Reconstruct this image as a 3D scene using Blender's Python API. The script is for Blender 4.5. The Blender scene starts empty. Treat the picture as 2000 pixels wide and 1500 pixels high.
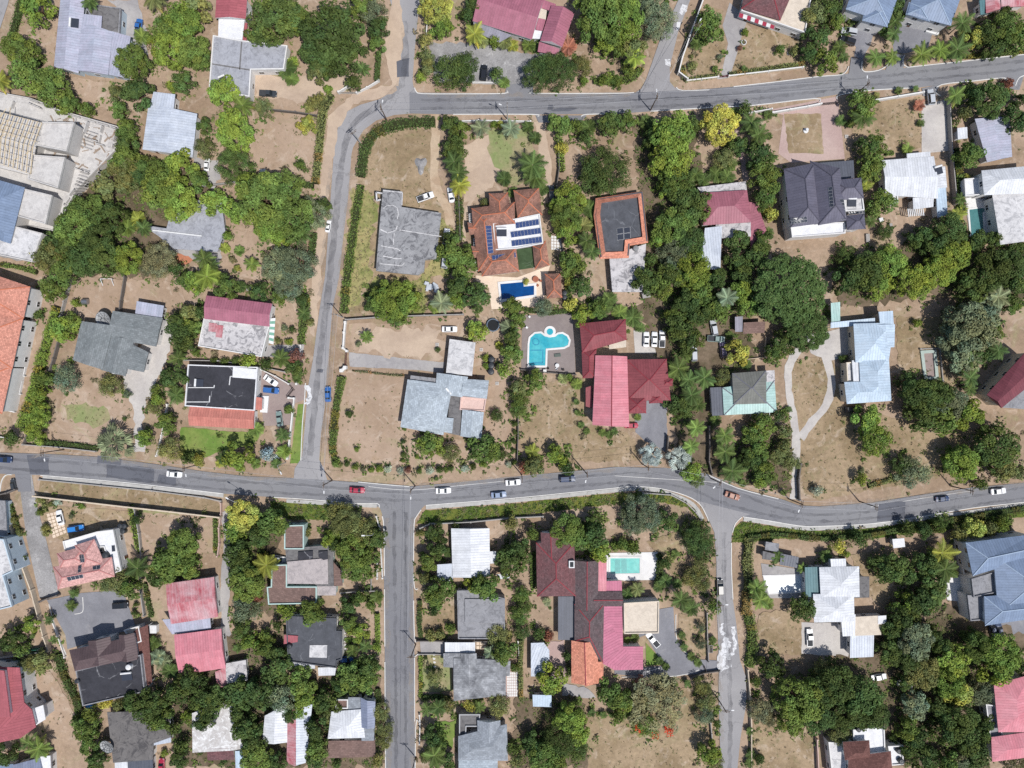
import bpy, bmesh, math, random
from mathutils import Vector, Matrix
from mathutils.bvhtree import BVHTree
from mathutils.geometry import tessellate_polygon
random.seed(7)
R = random.random
U = random.uniform
S = .15          # metres per photo pixel on the ground
HC = 206.0       # height the drone flies at
scene = bpy.context.scene
COL = scene.collection
SUN_EL = math.radians(62)
SUN_DIR = Vector((.65*math.cos(SUN_EL)/.9997, -.76*math.cos(SUN_EL)/.9997, math.sin(SUN_EL))).normalized()

def W(x, y, z=0.0):
    "place of a point of the photograph at height z"
    k = S*(HC-z)/HC
    return Vector(((x-1000)*k, (750-y)*k, z))
def pts_of(s):
    return [tuple(float(v) for v in p.split(',')) for p in s.split()]

# ------------------------------------------------------------------ materials
MATS = {}
def lin(c):
    c = c/255.0
    return c/12.92 if c <= .04045 else ((c+.055)/1.055)**2.4
KEXP = 1.36
def tone(r, g, b, k=None):
    k = k or KEXP
    return tuple(min(.82, lin(v)/k) for v in (r, g, b))
class NT:
    def __init__(self, name):
        self.m = bpy.data.materials.new(name); self.m.use_nodes = True
        self.t = self.m.node_tree; self.n = self.t.nodes; self.l = self.t.links
        self.b = self.n['Principled BSDF']
    def new(self, typ, **kw):
        o = self.n.new(typ)
        for k, v in kw.items(): setattr(o, k, v)
        return o
    def link(self, a, b): self.l.new(a, b)
    def pos(self):
        return self.new('ShaderNodeNewGeometry').outputs['Position']
    def noise(self, scale, detail=4, rough=.6, vec=None, dist=0):
        o = self.new('ShaderNodeTexNoise'); o.inputs['Scale'].default_value = scale
        o.inputs['Detail'].default_value = detail; o.inputs['Roughness'].default_value = rough
        o.inputs['Distortion'].default_value = dist
        self.link(vec if vec is not None else self.pos(), o.inputs['Vector']); return o.outputs['Fac']
    def ramp(self, f, a, b, lo=0.0, hi=1.0):
        o = self.new('ShaderNodeMapRange'); o.inputs['From Min'].default_value = a; o.inputs['From Max'].default_value = b
        o.inputs['To Min'].default_value = lo; o.inputs['To Max'].default_value = hi
        self.link(f, o.inputs['Value']); return o.outputs['Result']
    def mix(self, f, a, b, mode='MIX'):
        o = self.new('ShaderNodeMix', data_type='RGBA', blend_type=mode)
        for v, i in ((f, 0), (a, 6), (b, 7)):
            if hasattr(v, 'is_output'): self.link(v, o.inputs[i])
            elif isinstance(v, tuple): o.inputs[i].default_value = (*v[:3], 1)
            else: o.inputs[i].default_value = v
        return o.outputs[2]
    def math(self, op, a, b=None):
        o = self.new('ShaderNodeMath', operation=op)
        for v, i in ((a, 0), (b, 1)):
            if v is None: continue
            if hasattr(v, 'is_output'): self.link(v, o.inputs[i])
            else: o.inputs[i].default_value = v
        return o.outputs[0]
    def scale(self, col, f):
        o = self.new('ShaderNodeVectorMath', operation='SCALE')
        if isinstance(col, tuple): o.inputs[0].default_value = col[:3]
        else: self.link(col, o.inputs[0])
        self.link(f, o.inputs['Scale']); return o.outputs[0]
    def uv(self):
        o = self.new('ShaderNodeUVMap'); o.uv_map = 'UVMap'; return o.outputs[0]
    def sep(self, v):
        o = self.new('ShaderNodeSeparateXYZ'); self.link(v, o.inputs[0]); return o.outputs
    def bump(self, h, strength=.4, dist=.05):
        o = self.new('ShaderNodeBump'); o.inputs['Strength'].default_value = strength; o.inputs['Distance'].default_value = dist
        self.link(h, o.inputs['Height']); self.link(o.outputs[0], self.b.inputs['Normal'])
    def done(self, col, rough=.8, spec=.25, metal=0):
        if isinstance(col, tuple): self.b.inputs['Base Color'].default_value = (*col[:3], 1)
        else: self.link(col, self.b.inputs['Base Color'])
        self.b.inputs['Roughness'].default_value = rough
        self.b.inputs['Specular IOR Level'].default_value = spec
        self.b.inputs['Metallic'].default_value = metal
        return self.m
def plain(name, rgb, rough=.8, spec=.25, var=.12, metal=0, nscale=1.5):
    if name in MATS: return MATS[name]
    t = NT(name); c = tone(*rgb)
    f = t.ramp(t.noise(nscale, 5, .65), .3, .7, 1-var, 1+var)
    MATS[name] = t.done(t.scale(c, f), rough, spec, metal); return MATS[name]
def roof_mat(key, kind, c1, c2, amt, rough=.75, sc=.22):
    "kind: rib (sheet metal), tile, shing, conc, memb; c2 is the colour of its wear"
    t = NT('roof_'+key); a = tone(*c1); b = tone(*c2)
    big = t.ramp(t.noise(sc, 7, .68, dist=.4), .5-.22*amt, .78-.12*amt)
    fine = t.ramp(t.noise(3.2, 4, .7), .3, .7, .86, 1.1)
    mid = t.ramp(t.noise(.7, 5, .6), .3, .7, .9, 1.08)
    col = t.mix(t.math('MULTIPLY', big, min(1, amt*1.3) if kind != 'conc' else .4*amt), a, b if kind != 'memb' else tuple(v*1.35 for v in a))
    if kind == 'rib':      # rain streaks and faded sheets running down the slope
        mp = t.new('ShaderNodeMapping'); t.link(t.uv(), mp.inputs['Vector']); mp.inputs['Scale'].default_value = (1.3, .13, 1)
        st = t.ramp(t.noise(1.0, 5, .7, mp.outputs[0]), .5, .66)
        col = t.mix(t.math('MULTIPLY', st, min(.85, amt*.9)), col, b)
        wn = t.new('ShaderNodeTexWhiteNoise', noise_dimensions='2D'); fl = t.new('ShaderNodeVectorMath', operation='FLOOR')
        m2 = t.new('ShaderNodeMapping'); t.link(t.uv(), m2.inputs['Vector']); m2.inputs['Scale'].default_value = (1/2.28, 1/5.2, 1)
        t.link(m2.outputs[0], fl.inputs[0]); t.link(fl.outputs[0], wn.inputs['Vector'])
        col = t.scale(col, t.ramp(wn.outputs['Value'], 0, 1, .94, 1.06))
    col = t.scale(t.scale(col, fine), mid)
    uv = t.uv()
    if kind in ('rib', 'tile', 'shing'):
        s = t.sep(uv)
        if kind == 'rib':
            fr = t.math('FRACT', t.math('DIVIDE', s[0], .76))
            line = t.ramp(fr, .1, .16, .8, 1.0)
            t.bump(t.ramp(fr, .06, .2, 1, 0), .5, .05)
            fr2 = t.math('FRACT', t.math('DIVIDE', s[0], 3.04))
            line = t.math('MULTIPLY', line, t.ramp(fr2, .5, .52, .95, 1.02))
            col = t.scale(col, line)
        else:
            br = t.new('ShaderNodeTexBrick'); t.link(uv, br.inputs['Vector'])
            per = (.5, .42) if kind == 'tile' else (.9, .55)
            br.inputs['Scale'].default_value = 1; br.inputs['Brick Width'].default_value = per[0]
            br.inputs['Row Height'].default_value = per[1]; br.inputs['Mortar Size'].default_value = .05
            br.inputs['Mortar Smooth'].default_value = .4
            lo, hi = (.72, 1.22) if kind == 'tile' else (.82, 1.15)
            br.inputs['Color1'].default_value = (lo, lo, lo, 1); br.inputs['Color2'].default_value = (hi, hi, hi, 1)
            br.inputs['Mortar'].default_value = (.74, .74, .74, 1)
            col = t.mix(1.0, col, br.outputs['Color'], 'MULTIPLY')
            t.bump(br.outputs['Fac'], -.5, .05)
    elif kind == 'memb':
        v = t.new('ShaderNodeTexVoronoi', feature='DISTANCE_TO_EDGE'); v.inputs['Scale'].default_value = .16
        ns = t.new('ShaderNodeVectorMath', operation='ADD'); t.link(t.pos(), ns.inputs[0])
        nn = t.new('ShaderNodeTexNoise'); nn.inputs['Scale'].default_value = .6; t.link(t.pos(), nn.inputs['Vector'])
        t.link(nn.outputs['Color'], ns.inputs[1]); t.link(ns.outputs[0], v.inputs['Vector'])
        ln = t.ramp(v.outputs['Distance'], .004, .02, 1, 0)
        col = t.mix(t.math('MULTIPLY', t.math('MULTIPLY', ln, t.ramp(t.noise(.3, 4), .5, .6)), .5), col, b)
        sk = t.ramp(t.noise(2.2, 8, .85, dist=2.0), .62, .72)
        col = t.mix(t.math('MULTIPLY', t.math('MULTIPLY', sk, t.ramp(t.noise(.16, 3), .48, .62)), amt), col, b)
        col = t.mix(t.math('MULTIPLY', t.ramp(t.noise(.35, 7, .7, dist=1), .5, .6), .35), col, tuple(v*.6 for v in a))
    elif kind == 'conc':
        st = t.ramp(t.noise(.42, 8, .74, dist=1.6), .5, .58)
        col = t.mix(t.math('MULTIPLY', st, min(1, .85*amt)), col, b)
        sp = t.ramp(t.noise(1.7, 6, .8, dist=.8), .6, .7)
        col = t.mix(t.math('MULTIPLY', sp, .6*amt), col, tuple(v*.7 for v in b))
        t.bump(t.noise(6, 3), .15, .02)
    MATS[key] = t.done(col, rough, .3 if kind == 'rib' else .15); return MATS[key]

RT = {  # key: kind, colour, wear colour, amount, roughness
 'lavender': ('rib', (196,194,212), (178,190,206), .5, .5), 'bluesheet': ('rib', (190,205,218), (206,214,226), .5, .5),
 'silver': ('rib', (200,208,222), (224,230,240), .6, .45), 'whitesheet': ('rib', (236,238,242), (218,221,228), .4, .5),
 'lightblue': ('rib', (198,218,236), (214,228,242), .5, .5), 'slateblue': ('rib', (134,152,180), (146,164,190), .4, .5),
 'slate': ('rib', (150,158,182), (138,148,172), .4, .5), 'purplegrey': ('rib', (110,108,124), (124,121,136), .4, .55),
 'darkmetal': ('rib', (100,104,116), (88,92,104), .4, .5), 'crimson': ('rib', (184,118,136), (172,104,122), .4, .55),
 'crimsondark': ('rib', (160,86,92), (134,70,76), .6, .6), 'redold': ('rib', (192,86,98), (222,184,188), .8, .6),
 'pinkred': ('rib', (224,138,150), (232,162,172), .5, .55), 'claret': ('rib', (178,112,126), (162,96,110), .5, .55), 'pink': ('rib', (206,120,146), (214,134,158), .4, .6),
 'teal': ('rib', (96,136,142), (84,122,130), .4, .55), 'mint': ('rib', (176,212,206), (200,228,222), .6, .5),
 'salmon': ('tile', (226,176,170), (232,186,178), .4, .8), 'orange': ('tile', (226,160,140), (216,144,124), .5, .8),
 'orangebright': ('tile', (238,164,138), (222,140,114), .5, .8), 'coral': ('rib', (218,142,128), (186,110,100), .4, .7),
 'terracotta': ('tile', (196,142,122), (136,106,96), .95, .85), 'maroontile': ('tile', (124,94,96), (148,88,92), .4, .8),
 'darktile': ('tile', (112,100,102), (126,92,96), .4, .85), 'maroon': ('rib', (134,72,82), (112,62,72), .4, .6),
 'browntile': ('tile', (130,92,86), (110,78,72), .4, .8), 'brownmetal': ('rib', (108,90,92), (92,78,80), .4, .6),
 'greyshing': ('shing', (136,142,144), (152,156,158), .5, .9), 'lightshing': ('shing', (194,204,212), (178,188,198), .6, .9),
 'midshing': ('shing', (166,172,180), (150,156,164), .5, .9), 'blackshing': ('shing', (98,99,104), (190,192,196), .9, .9),
 'greyhip': ('rib', (134,134,128), (118,120,116), .5, .7), 'flatbrown': ('shing', (146,120,112), (128,108,102), .6, .95),
 'black': ('memb', (66,66,72), (200,200,204), .7, .85), 'charcoal': ('memb', (92,94,100), (150,152,158), .7, .85),
 'concrete': ('conc', (166,166,170), (118,118,122), .7, .95), 'concpale': ('conc', (184,186,194), (132,133,140), .6, .95), 'concdark': ('conc', (136,134,134), (92,90,92), .7, .95),
 'concwhite': ('conc', (232,230,230), (150,150,154), .6, .9), 'white': ('conc', (246,246,248), (226,228,232), .3, .8),
 'whitestain': ('conc', (228,224,224), (130,128,132), .9, .9), 'mottle': ('conc', (134,130,128), (86,84,86), 1.0, .95), 'ruin': ('conc', (180,180,182), (108,108,112), 1.0, .95), 'patchwhite': ('conc', (196,190,186), (252,252,252), 1.0, .9), 'pinkslab': ('conc', (200,190,188), (150,144,146), .6, .9),
 'raw': ('conc', (222,218,214), (184,180,178), .6, .95), 'cream': ('conc', (236,222,204), (206,192,176), .5, .9),
 'pinkflat': ('conc', (238,206,194), (224,190,180), .3, .9), 'wood': ('conc', (214,192,162), (186,160,132), .5, .9),
 'greynet': ('memb', (74,92,64), (120,134,110), .6, .95), 'redsmooth': ('rib', (184,104,112), (170,92,100), .3, .6),
 'purplish': ('rib', (160,158,170), (148,146,160), .4, .6),
}
def M(key):
    if key not in MATS: roof_mat(key, *RT[key])
    return MATS[key]

# ------------------------------------------------------------------ meshes
class MB:
    def __init__(self): self.v = []; self.f = []; self.mi = []; self.uvs = []
    def face(self, ps, mi=0, uv=True):
        ps = [Vector(p) for p in ps]; b = len(self.v); self.v += ps
        self.f.append(tuple(range(b, b+len(ps)))); self.mi.append(mi)
        if not uv: self.uvs += [(0, 0)]*len(ps); return
        n = Vector((0, 0, 0))
        for i in range(len(ps)):
            p, q = ps[i], ps[(i+1) % len(ps)]
            n += Vector(((p.y-q.y)*(p.z+q.z), (p.z-q.z)*(p.x+q.x), (p.x-q.x)*(p.y+q.y)))
        if n.length < 1e-9: n = Vector((0, 0, 1))
        n.normalize()
        if abs(n.z) > .999:
            u = (ps[1]-ps[0]); u.z = 0
            u = u.normalized() if u.length > 1e-6 else Vector((1, 0, 0))
        else: u = Vector((0, 0, 1)).cross(n).normalized()
        w = n.cross(u)
        self.uvs += [(p.dot(u), p.dot(w)) for p in ps]
    def prism(self, poly, z0, z1, mi=0, top=None, side=None, bottom=True):
        "poly: xy or xyz points, counter clockwise"
        P = [Vector((p[0], p[1], 0)) for p in poly]
        a = sum(P[i].x*P[(i+1) % len(P)].y-P[(i+1) % len(P)].x*P[i].y for i in range(len(P)))
        if a < 0: P.reverse()
        zs = Vector((0, 0, z1)); zb = Vector((0, 0, z0))
        tri = None
        if len(P) > 4: tri = tessellate_polygon([P])
        tm = mi if top is None else top; sm = mi if side is None else side
        if tri:
            for t in tri:
                q = [P[i] for i in t]
                ar = (q[1]-q[0]).cross(q[2]-q[0]).z
                if ar < 0: q.reverse()
                self.face([p+zs for p in q], tm)
                if bottom: self.face([p+zb for p in reversed(q)], sm)
            # one direction of texture for the whole top
        else:
            self.face([p+zs for p in P], tm)
            if bottom: self.face([p+zb for p in reversed(P)], sm)
        for i in range(len(P)):
            p, q = P[i], P[(i+1) % len(P)]
            self.face([p+zb, q+zb, q+zs, p+zs], sm)
    def box(self, c, size, rot=0.0, mi=0):
        c = Vector(c); hx, hy, hz = size[0]/2, size[1]/2, size[2]/2
        cs, sn = math.cos(rot), math.sin(rot)
        poly = [(c.x+x*cs-y*sn, c.y+x*sn+y*cs) for x, y in ((-hx, -hy), (hx, -hy), (hx, hy), (-hx, hy))]
        self.prism(poly, c.z-hz, c.z+hz, mi)
    def bar(self, a, b, w, h=None, mi=0):
        a, b = Vector(a), Vector(b); h = h or w
        d = (b-a).normalized()
        s = d.cross(Vector((0, 0, 1)))
        s = s.normalized() if s.length > 1e-4 else Vector((1, 0, 0))
        u = s.cross(d); s *= w/2; u *= h/2
        A = [a-s-u, a+s-u, a+s+u, a-s+u]; B = [b-s-u, b+s-u, b+s+u, b-s+u]
        self.face(A[::-1][::-1], mi); self.face(B[::-1], mi)
        for i in range(4):
            j = (i+1) % 4
            self.face([A[j], A[i], B[i], B[j]], mi)
    def tube(self, path, radii, n=7, mi=0, cap=True):
        rings = []
        for i, p in enumerate(path):
            p = Vector(p)
            d = (Vector(path[min(i+1, len(path)-1)])-Vector(path[max(i-1, 0)])).normalized()
            s = d.cross(Vector((0, 1, 0)) if abs(d.y) < .9 else Vector((1, 0, 0))).normalized(); t = d.cross(s)
            rings.append([p+(s*math.cos(6.2832*k/n)+t*math.sin(6.2832*k/n))*radii[i] for k in range(n)])
        for a, b in zip(rings, rings[1:]):
            for k in range(n):
                self.face([a[k], a[(k+1) % n], b[(k+1) % n], b[k]], mi, False)
        if cap:
            self.face(rings[0], mi, False); self.face(rings[-1], mi, False)
    def mesh(self, name, mats, smooth=False):
        me = bpy.data.meshes.new(name)
        me.from_pydata([tuple(v) for v in self.v], [], self.f)
        uv = me.uv_layers.new(name='UVMap')
        flat = [c for u in self.uvs for c in u]
        uv.data.foreach_set('uv', flat)
        for m in (mats if isinstance(mats, (list, tuple)) else [mats]): me.materials.append(m)
        me.polygons.foreach_set('material_index', self.mi)
        if smooth: me.polygons.foreach_set('use_smooth', [True]*len(self.f))
        me.update(); return me
    def build(self, name, mats, parent=None, smooth=False, origin=None):
        if origin is not None:
            o = Vector(origin); self.v = [v-o for v in self.v]
        me = self.mesh(name, mats, smooth)
        return link(name, me, parent, origin)
def link(name, me, parent=None, loc=None, rotz=0, scale=None):
    o = bpy.data.objects.new(name, me); COL.objects.link(o)
    if loc is not None: o.location = loc
    if rotz: o.rotation_euler = (0, 0, rotz)
    if scale is not None: o.scale = scale
    if parent is not None: o.parent = parent
    return o
def empty(name, loc, rotz=0):
    o = bpy.data.objects.new(name, None); COL.objects.link(o); o.location = loc; o.rotation_euler = (0, 0, rotz)
    o.empty_display_size = .5
    return o
USED = set()
def tag(o, label, cat, group=None):
    o['label'] = label; o['category'] = cat
    if group: o['group'] = group
    n = len(label.split())
    if n < 4 or n > 16: print('LABEL LENGTH', n, label)
    if label.lower() in USED: print('LABEL TWICE', label)
    USED.add(label.lower())
    return o
def struct(o):
    o['kind'] = 'structure'; return o

def inset(poly, d):
    "move each edge of a polygon (xy) inwards by d"
    P = [Vector((p[0], p[1])) for p in poly]; n = len(P)
    a = sum(P[i].x*P[(i+1) % n].y-P[(i+1) % n].x*P[i].y for i in range(n))
    if a < 0: P.reverse()
    out = []
    for i in range(n):
        p, c, q = P[i-1], P[i], P[(i+1) % n]
        e1 = (c-p).normalized(); e2 = (q-c).normalized()
        n1 = Vector((-e1.y, e1.x)); n2 = Vector((-e2.y, e2.x))
        m = n1+n2
        k = m.length_squared
        m = m*(2/k) if k > .3 else n1*1.0
        out.append(c+m*d)
    return out
def inside(p, poly):
    x, y = p[0], p[1]; r = False; n = len(poly)
    for i in range(n):
        a, b = poly[i], poly[(i+1) % n]
        if (a[1] > y) != (b[1] > y) and x < (b[0]-a[0])*(y-a[1])/(b[1]-a[1])+a[0]: r = not r
    return r
LM = []      # landmarks for the labels of the plants: short name, photo x, photo y
SUN_S, SKY_S, EXPO = 4.0, .095, 0.12
# ------------------------------------------------------------------ houses
white_trim = plain('white_trim', (240,240,240), .6)
glass_dark = NT('window_glass').done((.02,.025,.03), .12, .5)
WALLC = {'w': (240,238,236), 'c': (232,220,200), 'g': (190,190,192), 'p': (232,200,190), 'b': (206,222,234), 't': (196,176,150), 'm': (196,220,214), 'o': (232,190,160), 'r': (208,204,200)}
def wallm(k): return plain('wall_paint_'+k, WALLC[k], .85, .15, .08, nscale=.8)
def win_mesh():
    m = MB()
    m.box((0, 0, 0), (1.5, .08, 1.2), 0, 0)
    m.box((-.36, -.045, 0), (.62, .03, 1.02), 0, 1); m.box((.36, -.045, 0), (.62, .03, 1.02), 0, 1)
    return m.mesh('window', [white_trim, glass_dark])
WIN = win_mesh()
def door_mesh():
    m = MB(); m.box((0, 0, 1.05), (1.1, .08, 2.1), 0, 0); m.box((0, -.05, 1.03), (.9, .04, 1.96), 0, 1)
    m.box((.34, -.085, 1.0), (.06, .05, .16), 0, 0)
    return m.mesh('door', [white_trim, plain('door_wood', (120,84,60), .6)])
DOOR = door_mesh()
panel_m = None
def mk_panel():
    t = NT('solar_panel_cells'); s = t.sep(t.uv())
    fx = t.math('FRACT', t.math('MULTIPLY', s[0], 2.0)); fy = t.math('FRACT', t.math('MULTIPLY', s[1], 2.0))
    g = t.math('MAXIMUM', t.ramp(fx, .04, .06, 1, 0), t.ramp(fy, .04, .06, 1, 0))
    return t.done(t.mix(t.math('MULTIPLY', g, .35), (.035,.06,.16), (.2,.24,.34)), .2, .5)
PANEL = mk_panel()
def mk_panel2():
    t = NT('dark_solar_panel_cells')
    return t.done(t.scale((.04,.045,.06), t.ramp(t.noise(2), .3, .7, .9, 1.1)), .2, .5)
PANELD = mk_panel2()

def roof_solid(typ, E, z, rise, ax, inward=.97):
    """E: four eave corners (xy), returns faces list (points, slot) of a closed roof body and its ridge lines"""
    E = [Vector((p[0], p[1], z)) for p in E]
    a = sum(E[i].x*E[(i+1) % 4].y-E[(i+1) % 4].x*E[i].y for i in range(4))
    if a < 0: E = [E[0], E[3], E[2], E[1]]; ax = {'0': '1', '1': '0'}.get(ax, ax)
    l0 = (E[1]-E[0]).length+(E[2]-E[3]).length; l1 = (E[2]-E[1]).length+(E[3]-E[0]).length
    if ax == 'a': ax = '0' if l0 >= l1 else '1'
    if ax == '1': E = E[1:]+E[:1]; l0, l1 = l1, l0
    up = Vector((0, 0, rise)); th = Vector((0, 0, -.16))
    m0 = (E[3]+E[0])/2; m1 = (E[1]+E[2])/2
    faces = []; ridges = []
    if typ == 'H':
        ins = min(l1/4, l0/4*.96)/(l0/2)
        r0 = m0.lerp(m1, ins)+up; r1 = m1.lerp(m0, ins)+up
        faces += [([E[0], E[1], r1, r0], 0), ([E[2], E[3], r0, r1], 0), ([E[1], E[2], r1], 0), ([E[3], E[0], r0], 0)]
        ridges = [(r0, r1), (E[0], r0), (E[3], r0), (E[1], r1), (E[2], r1)]
    elif typ == 'G':
        r0, r1 = m0+up, m1+up
        faces += [([E[0], E[1], r1, r0], 0), ([E[2], E[3], r0, r1], 0), ([E[1], E[2], r1], 1), ([E[3], E[0], r0], 1)]
        ridges = [(r0, r1)]
    B = [p+th for p in E]
    for i in range(4):
        j = (i+1) % 4
        faces.append(([B[i], B[j], E[j], E[i]], 1))
    faces.append((B[::-1], 1))
    return faces, ridges

HOUSES = {}
class House: pass
def house(short, name, label, wall, parts, cat='house', over=.55, lx=None, roof_cap=None, nowin=False):
    h = House(); h.parts = []; allp = []
    for line in parts.strip().split('\n'):
        line = line.strip()
        if not line: continue
        hd, pp, *rest = [q.strip() for q in line.split('|')]
        hd = hd.split(); typ, mk, z = hd[0], hd[1], float(hd[2]); rise = float(hd[3]) if len(hd) > 3 else 0
        opt = hd[4:] ; pts = pts_of(pp); allp += pts
        h.parts.append((typ, mk, z, rise, opt, pts, rest[0] if rest else None))
    cx = sum(p[0] for p in allp)/len(allp); cy = sum(p[1] for p in allp)/len(allp)
    h.c = (cx, cy); LM.append((lx or short, cx, cy))
    root = empty(name, W(cx, cy, 0)); O = Vector(root.location); h.root = root
    tag(root, label, cat)
    h.bv = []; wm = MB(); wpolys = []; caps = MB(); openings = []
    wallmat = wallm(wall)
    for i, (typ, mk, z, rise, opt, pts, plab) in enumerate(h.parts):
        z += .011*i
        E = [W(x, y, z) for x, y in pts]
        m = MB()
        ax = '0' if 'r0' in opt else '1' if 'r1' in opt else 'a'
        if typ in 'GH':
            faces, ridges = roof_solid(typ, E, z, rise, ax)
            for f, sl in faces: m.face([p-O for p in f], sl)
            for a, b in ridges: caps.bar(a-O+Vector((0, 0, .03)), b-O+Vector((0, 0, .03)), .26, .1)
        elif typ == 'S':      # one slope, high along its first edge
            P = [Vector((p.x, p.y, z)) for p in E]; P[0].z += rise; P[1].z += rise
            a = sum(P[k].x*P[(k+1) % 4].y-P[(k+1) % 4].x*P[k].y for k in range(4))
            if a < 0: P = [P[1], P[0], P[3], P[2]]
            Q = [p+Vector((0, 0, -.16)) for p in P]
            m.face([p-O for p in P], 0); m.face([p-O for p in reversed(Q)], 1)
            for k in range(4):
                j = (k+1) % 4; m.face([Q[k]-O, Q[j]-O, P[j]-O, P[k]-O], 1)
        else:
            m.prism([p-O for p in E], z-.25, z, 0, 0, 1)
        ro = m.build('awning' if 'aw' in opt else 'roof', [M(mk), white_trim if 'wt' in opt else M(mk)], root)
        if plab: ro['label'] = plab
        h.bv.append(([v+O for v in m.v], m.f))
        if typ == 'F' and 'par' in opt:   # parapet
            q = MB(); inn = inset(E, .28); out = inset(E, -.03)
            n = len(out); zz0, zz1 = z-.3-O.z, z+.42
            for k in range(n):
                j = (k+1) % n
                a, b, c, d = out[k], out[j], inn[j], inn[k]
                q.prism([(a.x-O.x, a.y-O.y), (b.x-O.x, b.y-O.y), (c.x-O.x, c.y-O.y), (d.x-O.x, d.y-O.y)], zz0, zz1)
            pm = [o for o in opt if o.startswith('pm=')]
            q.build('parapet', M(pm[0][3:]) if pm else wallmat, root)
        if 'open' in opt:
            p_ = MB()
            for v in inset(E, .35): p_.box((v.x-O.x, v.y-O.y, (z-.2)/2), (.18, .18, z-.2))
            p_.build('post', white_trim, root)
        elif 'aw' not in opt:
            ov = .12 if typ == 'F' and 'par' in opt else over
            ip = inset(E, ov); wpolys.append((ip, z, 'nw' in opt))
            wm.prism([(p.x-O.x, p.y-O.y) for p in ip], -.3, z-.17-.003*i)
    if wm.f: wm.build('wall', wallmat, root)
    if roof_cap and caps.f:
        caps.build('ridge_cap', plain('cap_'+roof_cap, {'o': (206,124,92), 'w': (226,226,230), 'r': (150,60,70), 'p': (206,140,136), 'g': (120,120,130), 'b': (166,184,206), 'k': (88,86,100)}[roof_cap], .7), root)
    # windows and one door on the walls that no other part hides
    nw = 0; dd = False
    if not nowin:
        for k, (ip, z, skip) in enumerate(wpolys):
            if skip or z < 2.5: continue
            n = len(ip)
            for i in range(n):
                a, b = ip[i], ip[(i+1) % n]; L = (b-a).length
                if L < 2.6: continue
                d = (b-a)/L; nrm = Vector((d.y, -d.x)); cnt = max(1, int(L/4.2))
                for j in range(cnt):
                    p = a+d*(L*(j+.5)/cnt); t = p+nrm*.4
                    hid = max([w[1] for q, w in enumerate(wpolys) if q != k and inside(t, w[0])]+[0])
                    rot = math.atan2(d.y, d.x)
                    if not dd and cnt > 1 and hid < 1:
                        link('door', DOOR, root, (p.x+nrm.x*.03-O.x, p.y+nrm.y*.03-O.y, .05), rot); dd = True; continue
                    levels = [1.55] if z < 5.4 else [1.5, z-1.5]
                    for zz in levels:
                        if nw > 26 or zz < hid+.5: continue
                        link('window', WIN, root, (p.x+nrm.x*.03-O.x, p.y+nrm.y*.03-O.y, zz), rot); nw += 1
    vs = []; fs = []
    for v, f in h.bv:
        b = len(vs); vs += v; fs += [tuple(i+b for i in q) for q in f]
    h.tree = BVHTree.FromPolygons([tuple(v) for v in vs], fs)
    h.O = O; HOUSES[short] = h; return h
def on_roof(h, x, y):
    z = 4.0
    for _ in range(4):
        p = W(x, y, z); hit = h.tree.ray_cast(Vector((p.x, p.y, 60)), Vector((0, 0, -1)))
        if hit[0] is None: break
        z = hit[0].z
    return W(x, y, z)
PQ = {}
def panels(h, quad, nu, nv, dark=False, lift=.16):
    q = pts_of(quad)
    C = [on_roof(h, *p) for p in q]
    zmin = [c.z+lift for c in C]
    C = [Vector((c.x, c.y, z)) for c, z in zip(C, zmin)]
    for i in range(nu):
        for j in range(nv):
            def at(u, v):
                return C[0].lerp(C[1], u).lerp(C[3].lerp(C[2], u), v)
            g = .03
            P = [at((i+g)/nu, (j+g)/nv), at((i+1-g)/nu, (j+g)/nv), at((i+1-g)/nu, (j+1-g)/nv), at((i+g)/nu, (j+1-g)/nv)]
            n = (P[1]-P[0]).cross(P[3]-P[0])
            if n.z < 0: P = [P[0], P[3], P[2], P[1]]
            m = MB(); c = sum(P, Vector())/4
            T = [p-c for p in P]; Bm = [p+Vector((0, 0, -.07)) for p in T]
            I = [p*.96+Vector((0, 0, .004)) for p in T]
            m.face(T, 1); m.face(Bm[::-1], 1); m.face(I, 0)
            for k in range(4): m.face([Bm[k], Bm[(k+1) % 4], T[(k+1) % 4], T[k]], 1)
            o = m.build('solar_panel', [PANELD if dark else PANEL, white_trim], h.root); o.location = c-h.O
def heater(h, x, y, rot=0, w=2.4):
    p = on_roof(h, x, y)-h.O
    m = MB(); m.box((0, 0, .35), (w, 2.0, .1), 0, 0)
    for sx in (-w/2+.1, w/2-.1):
        m.box((sx, .7, .15), (.08, .08, .3), 0, 1); m.box((sx, -.7, .15), (.08, .08, .3), 0, 1)
    o = m.build('solar_heater', [PANELD, white_trim], h.root); o.location = p; o.rotation_euler = (.12, 0, rot)
    t = MB(); t.tube([(-w/2, 1.25, .5), (w/2, 1.25, .5)], [.3, .3], 10); t.build('heater_tank', white_trim, o)
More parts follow.
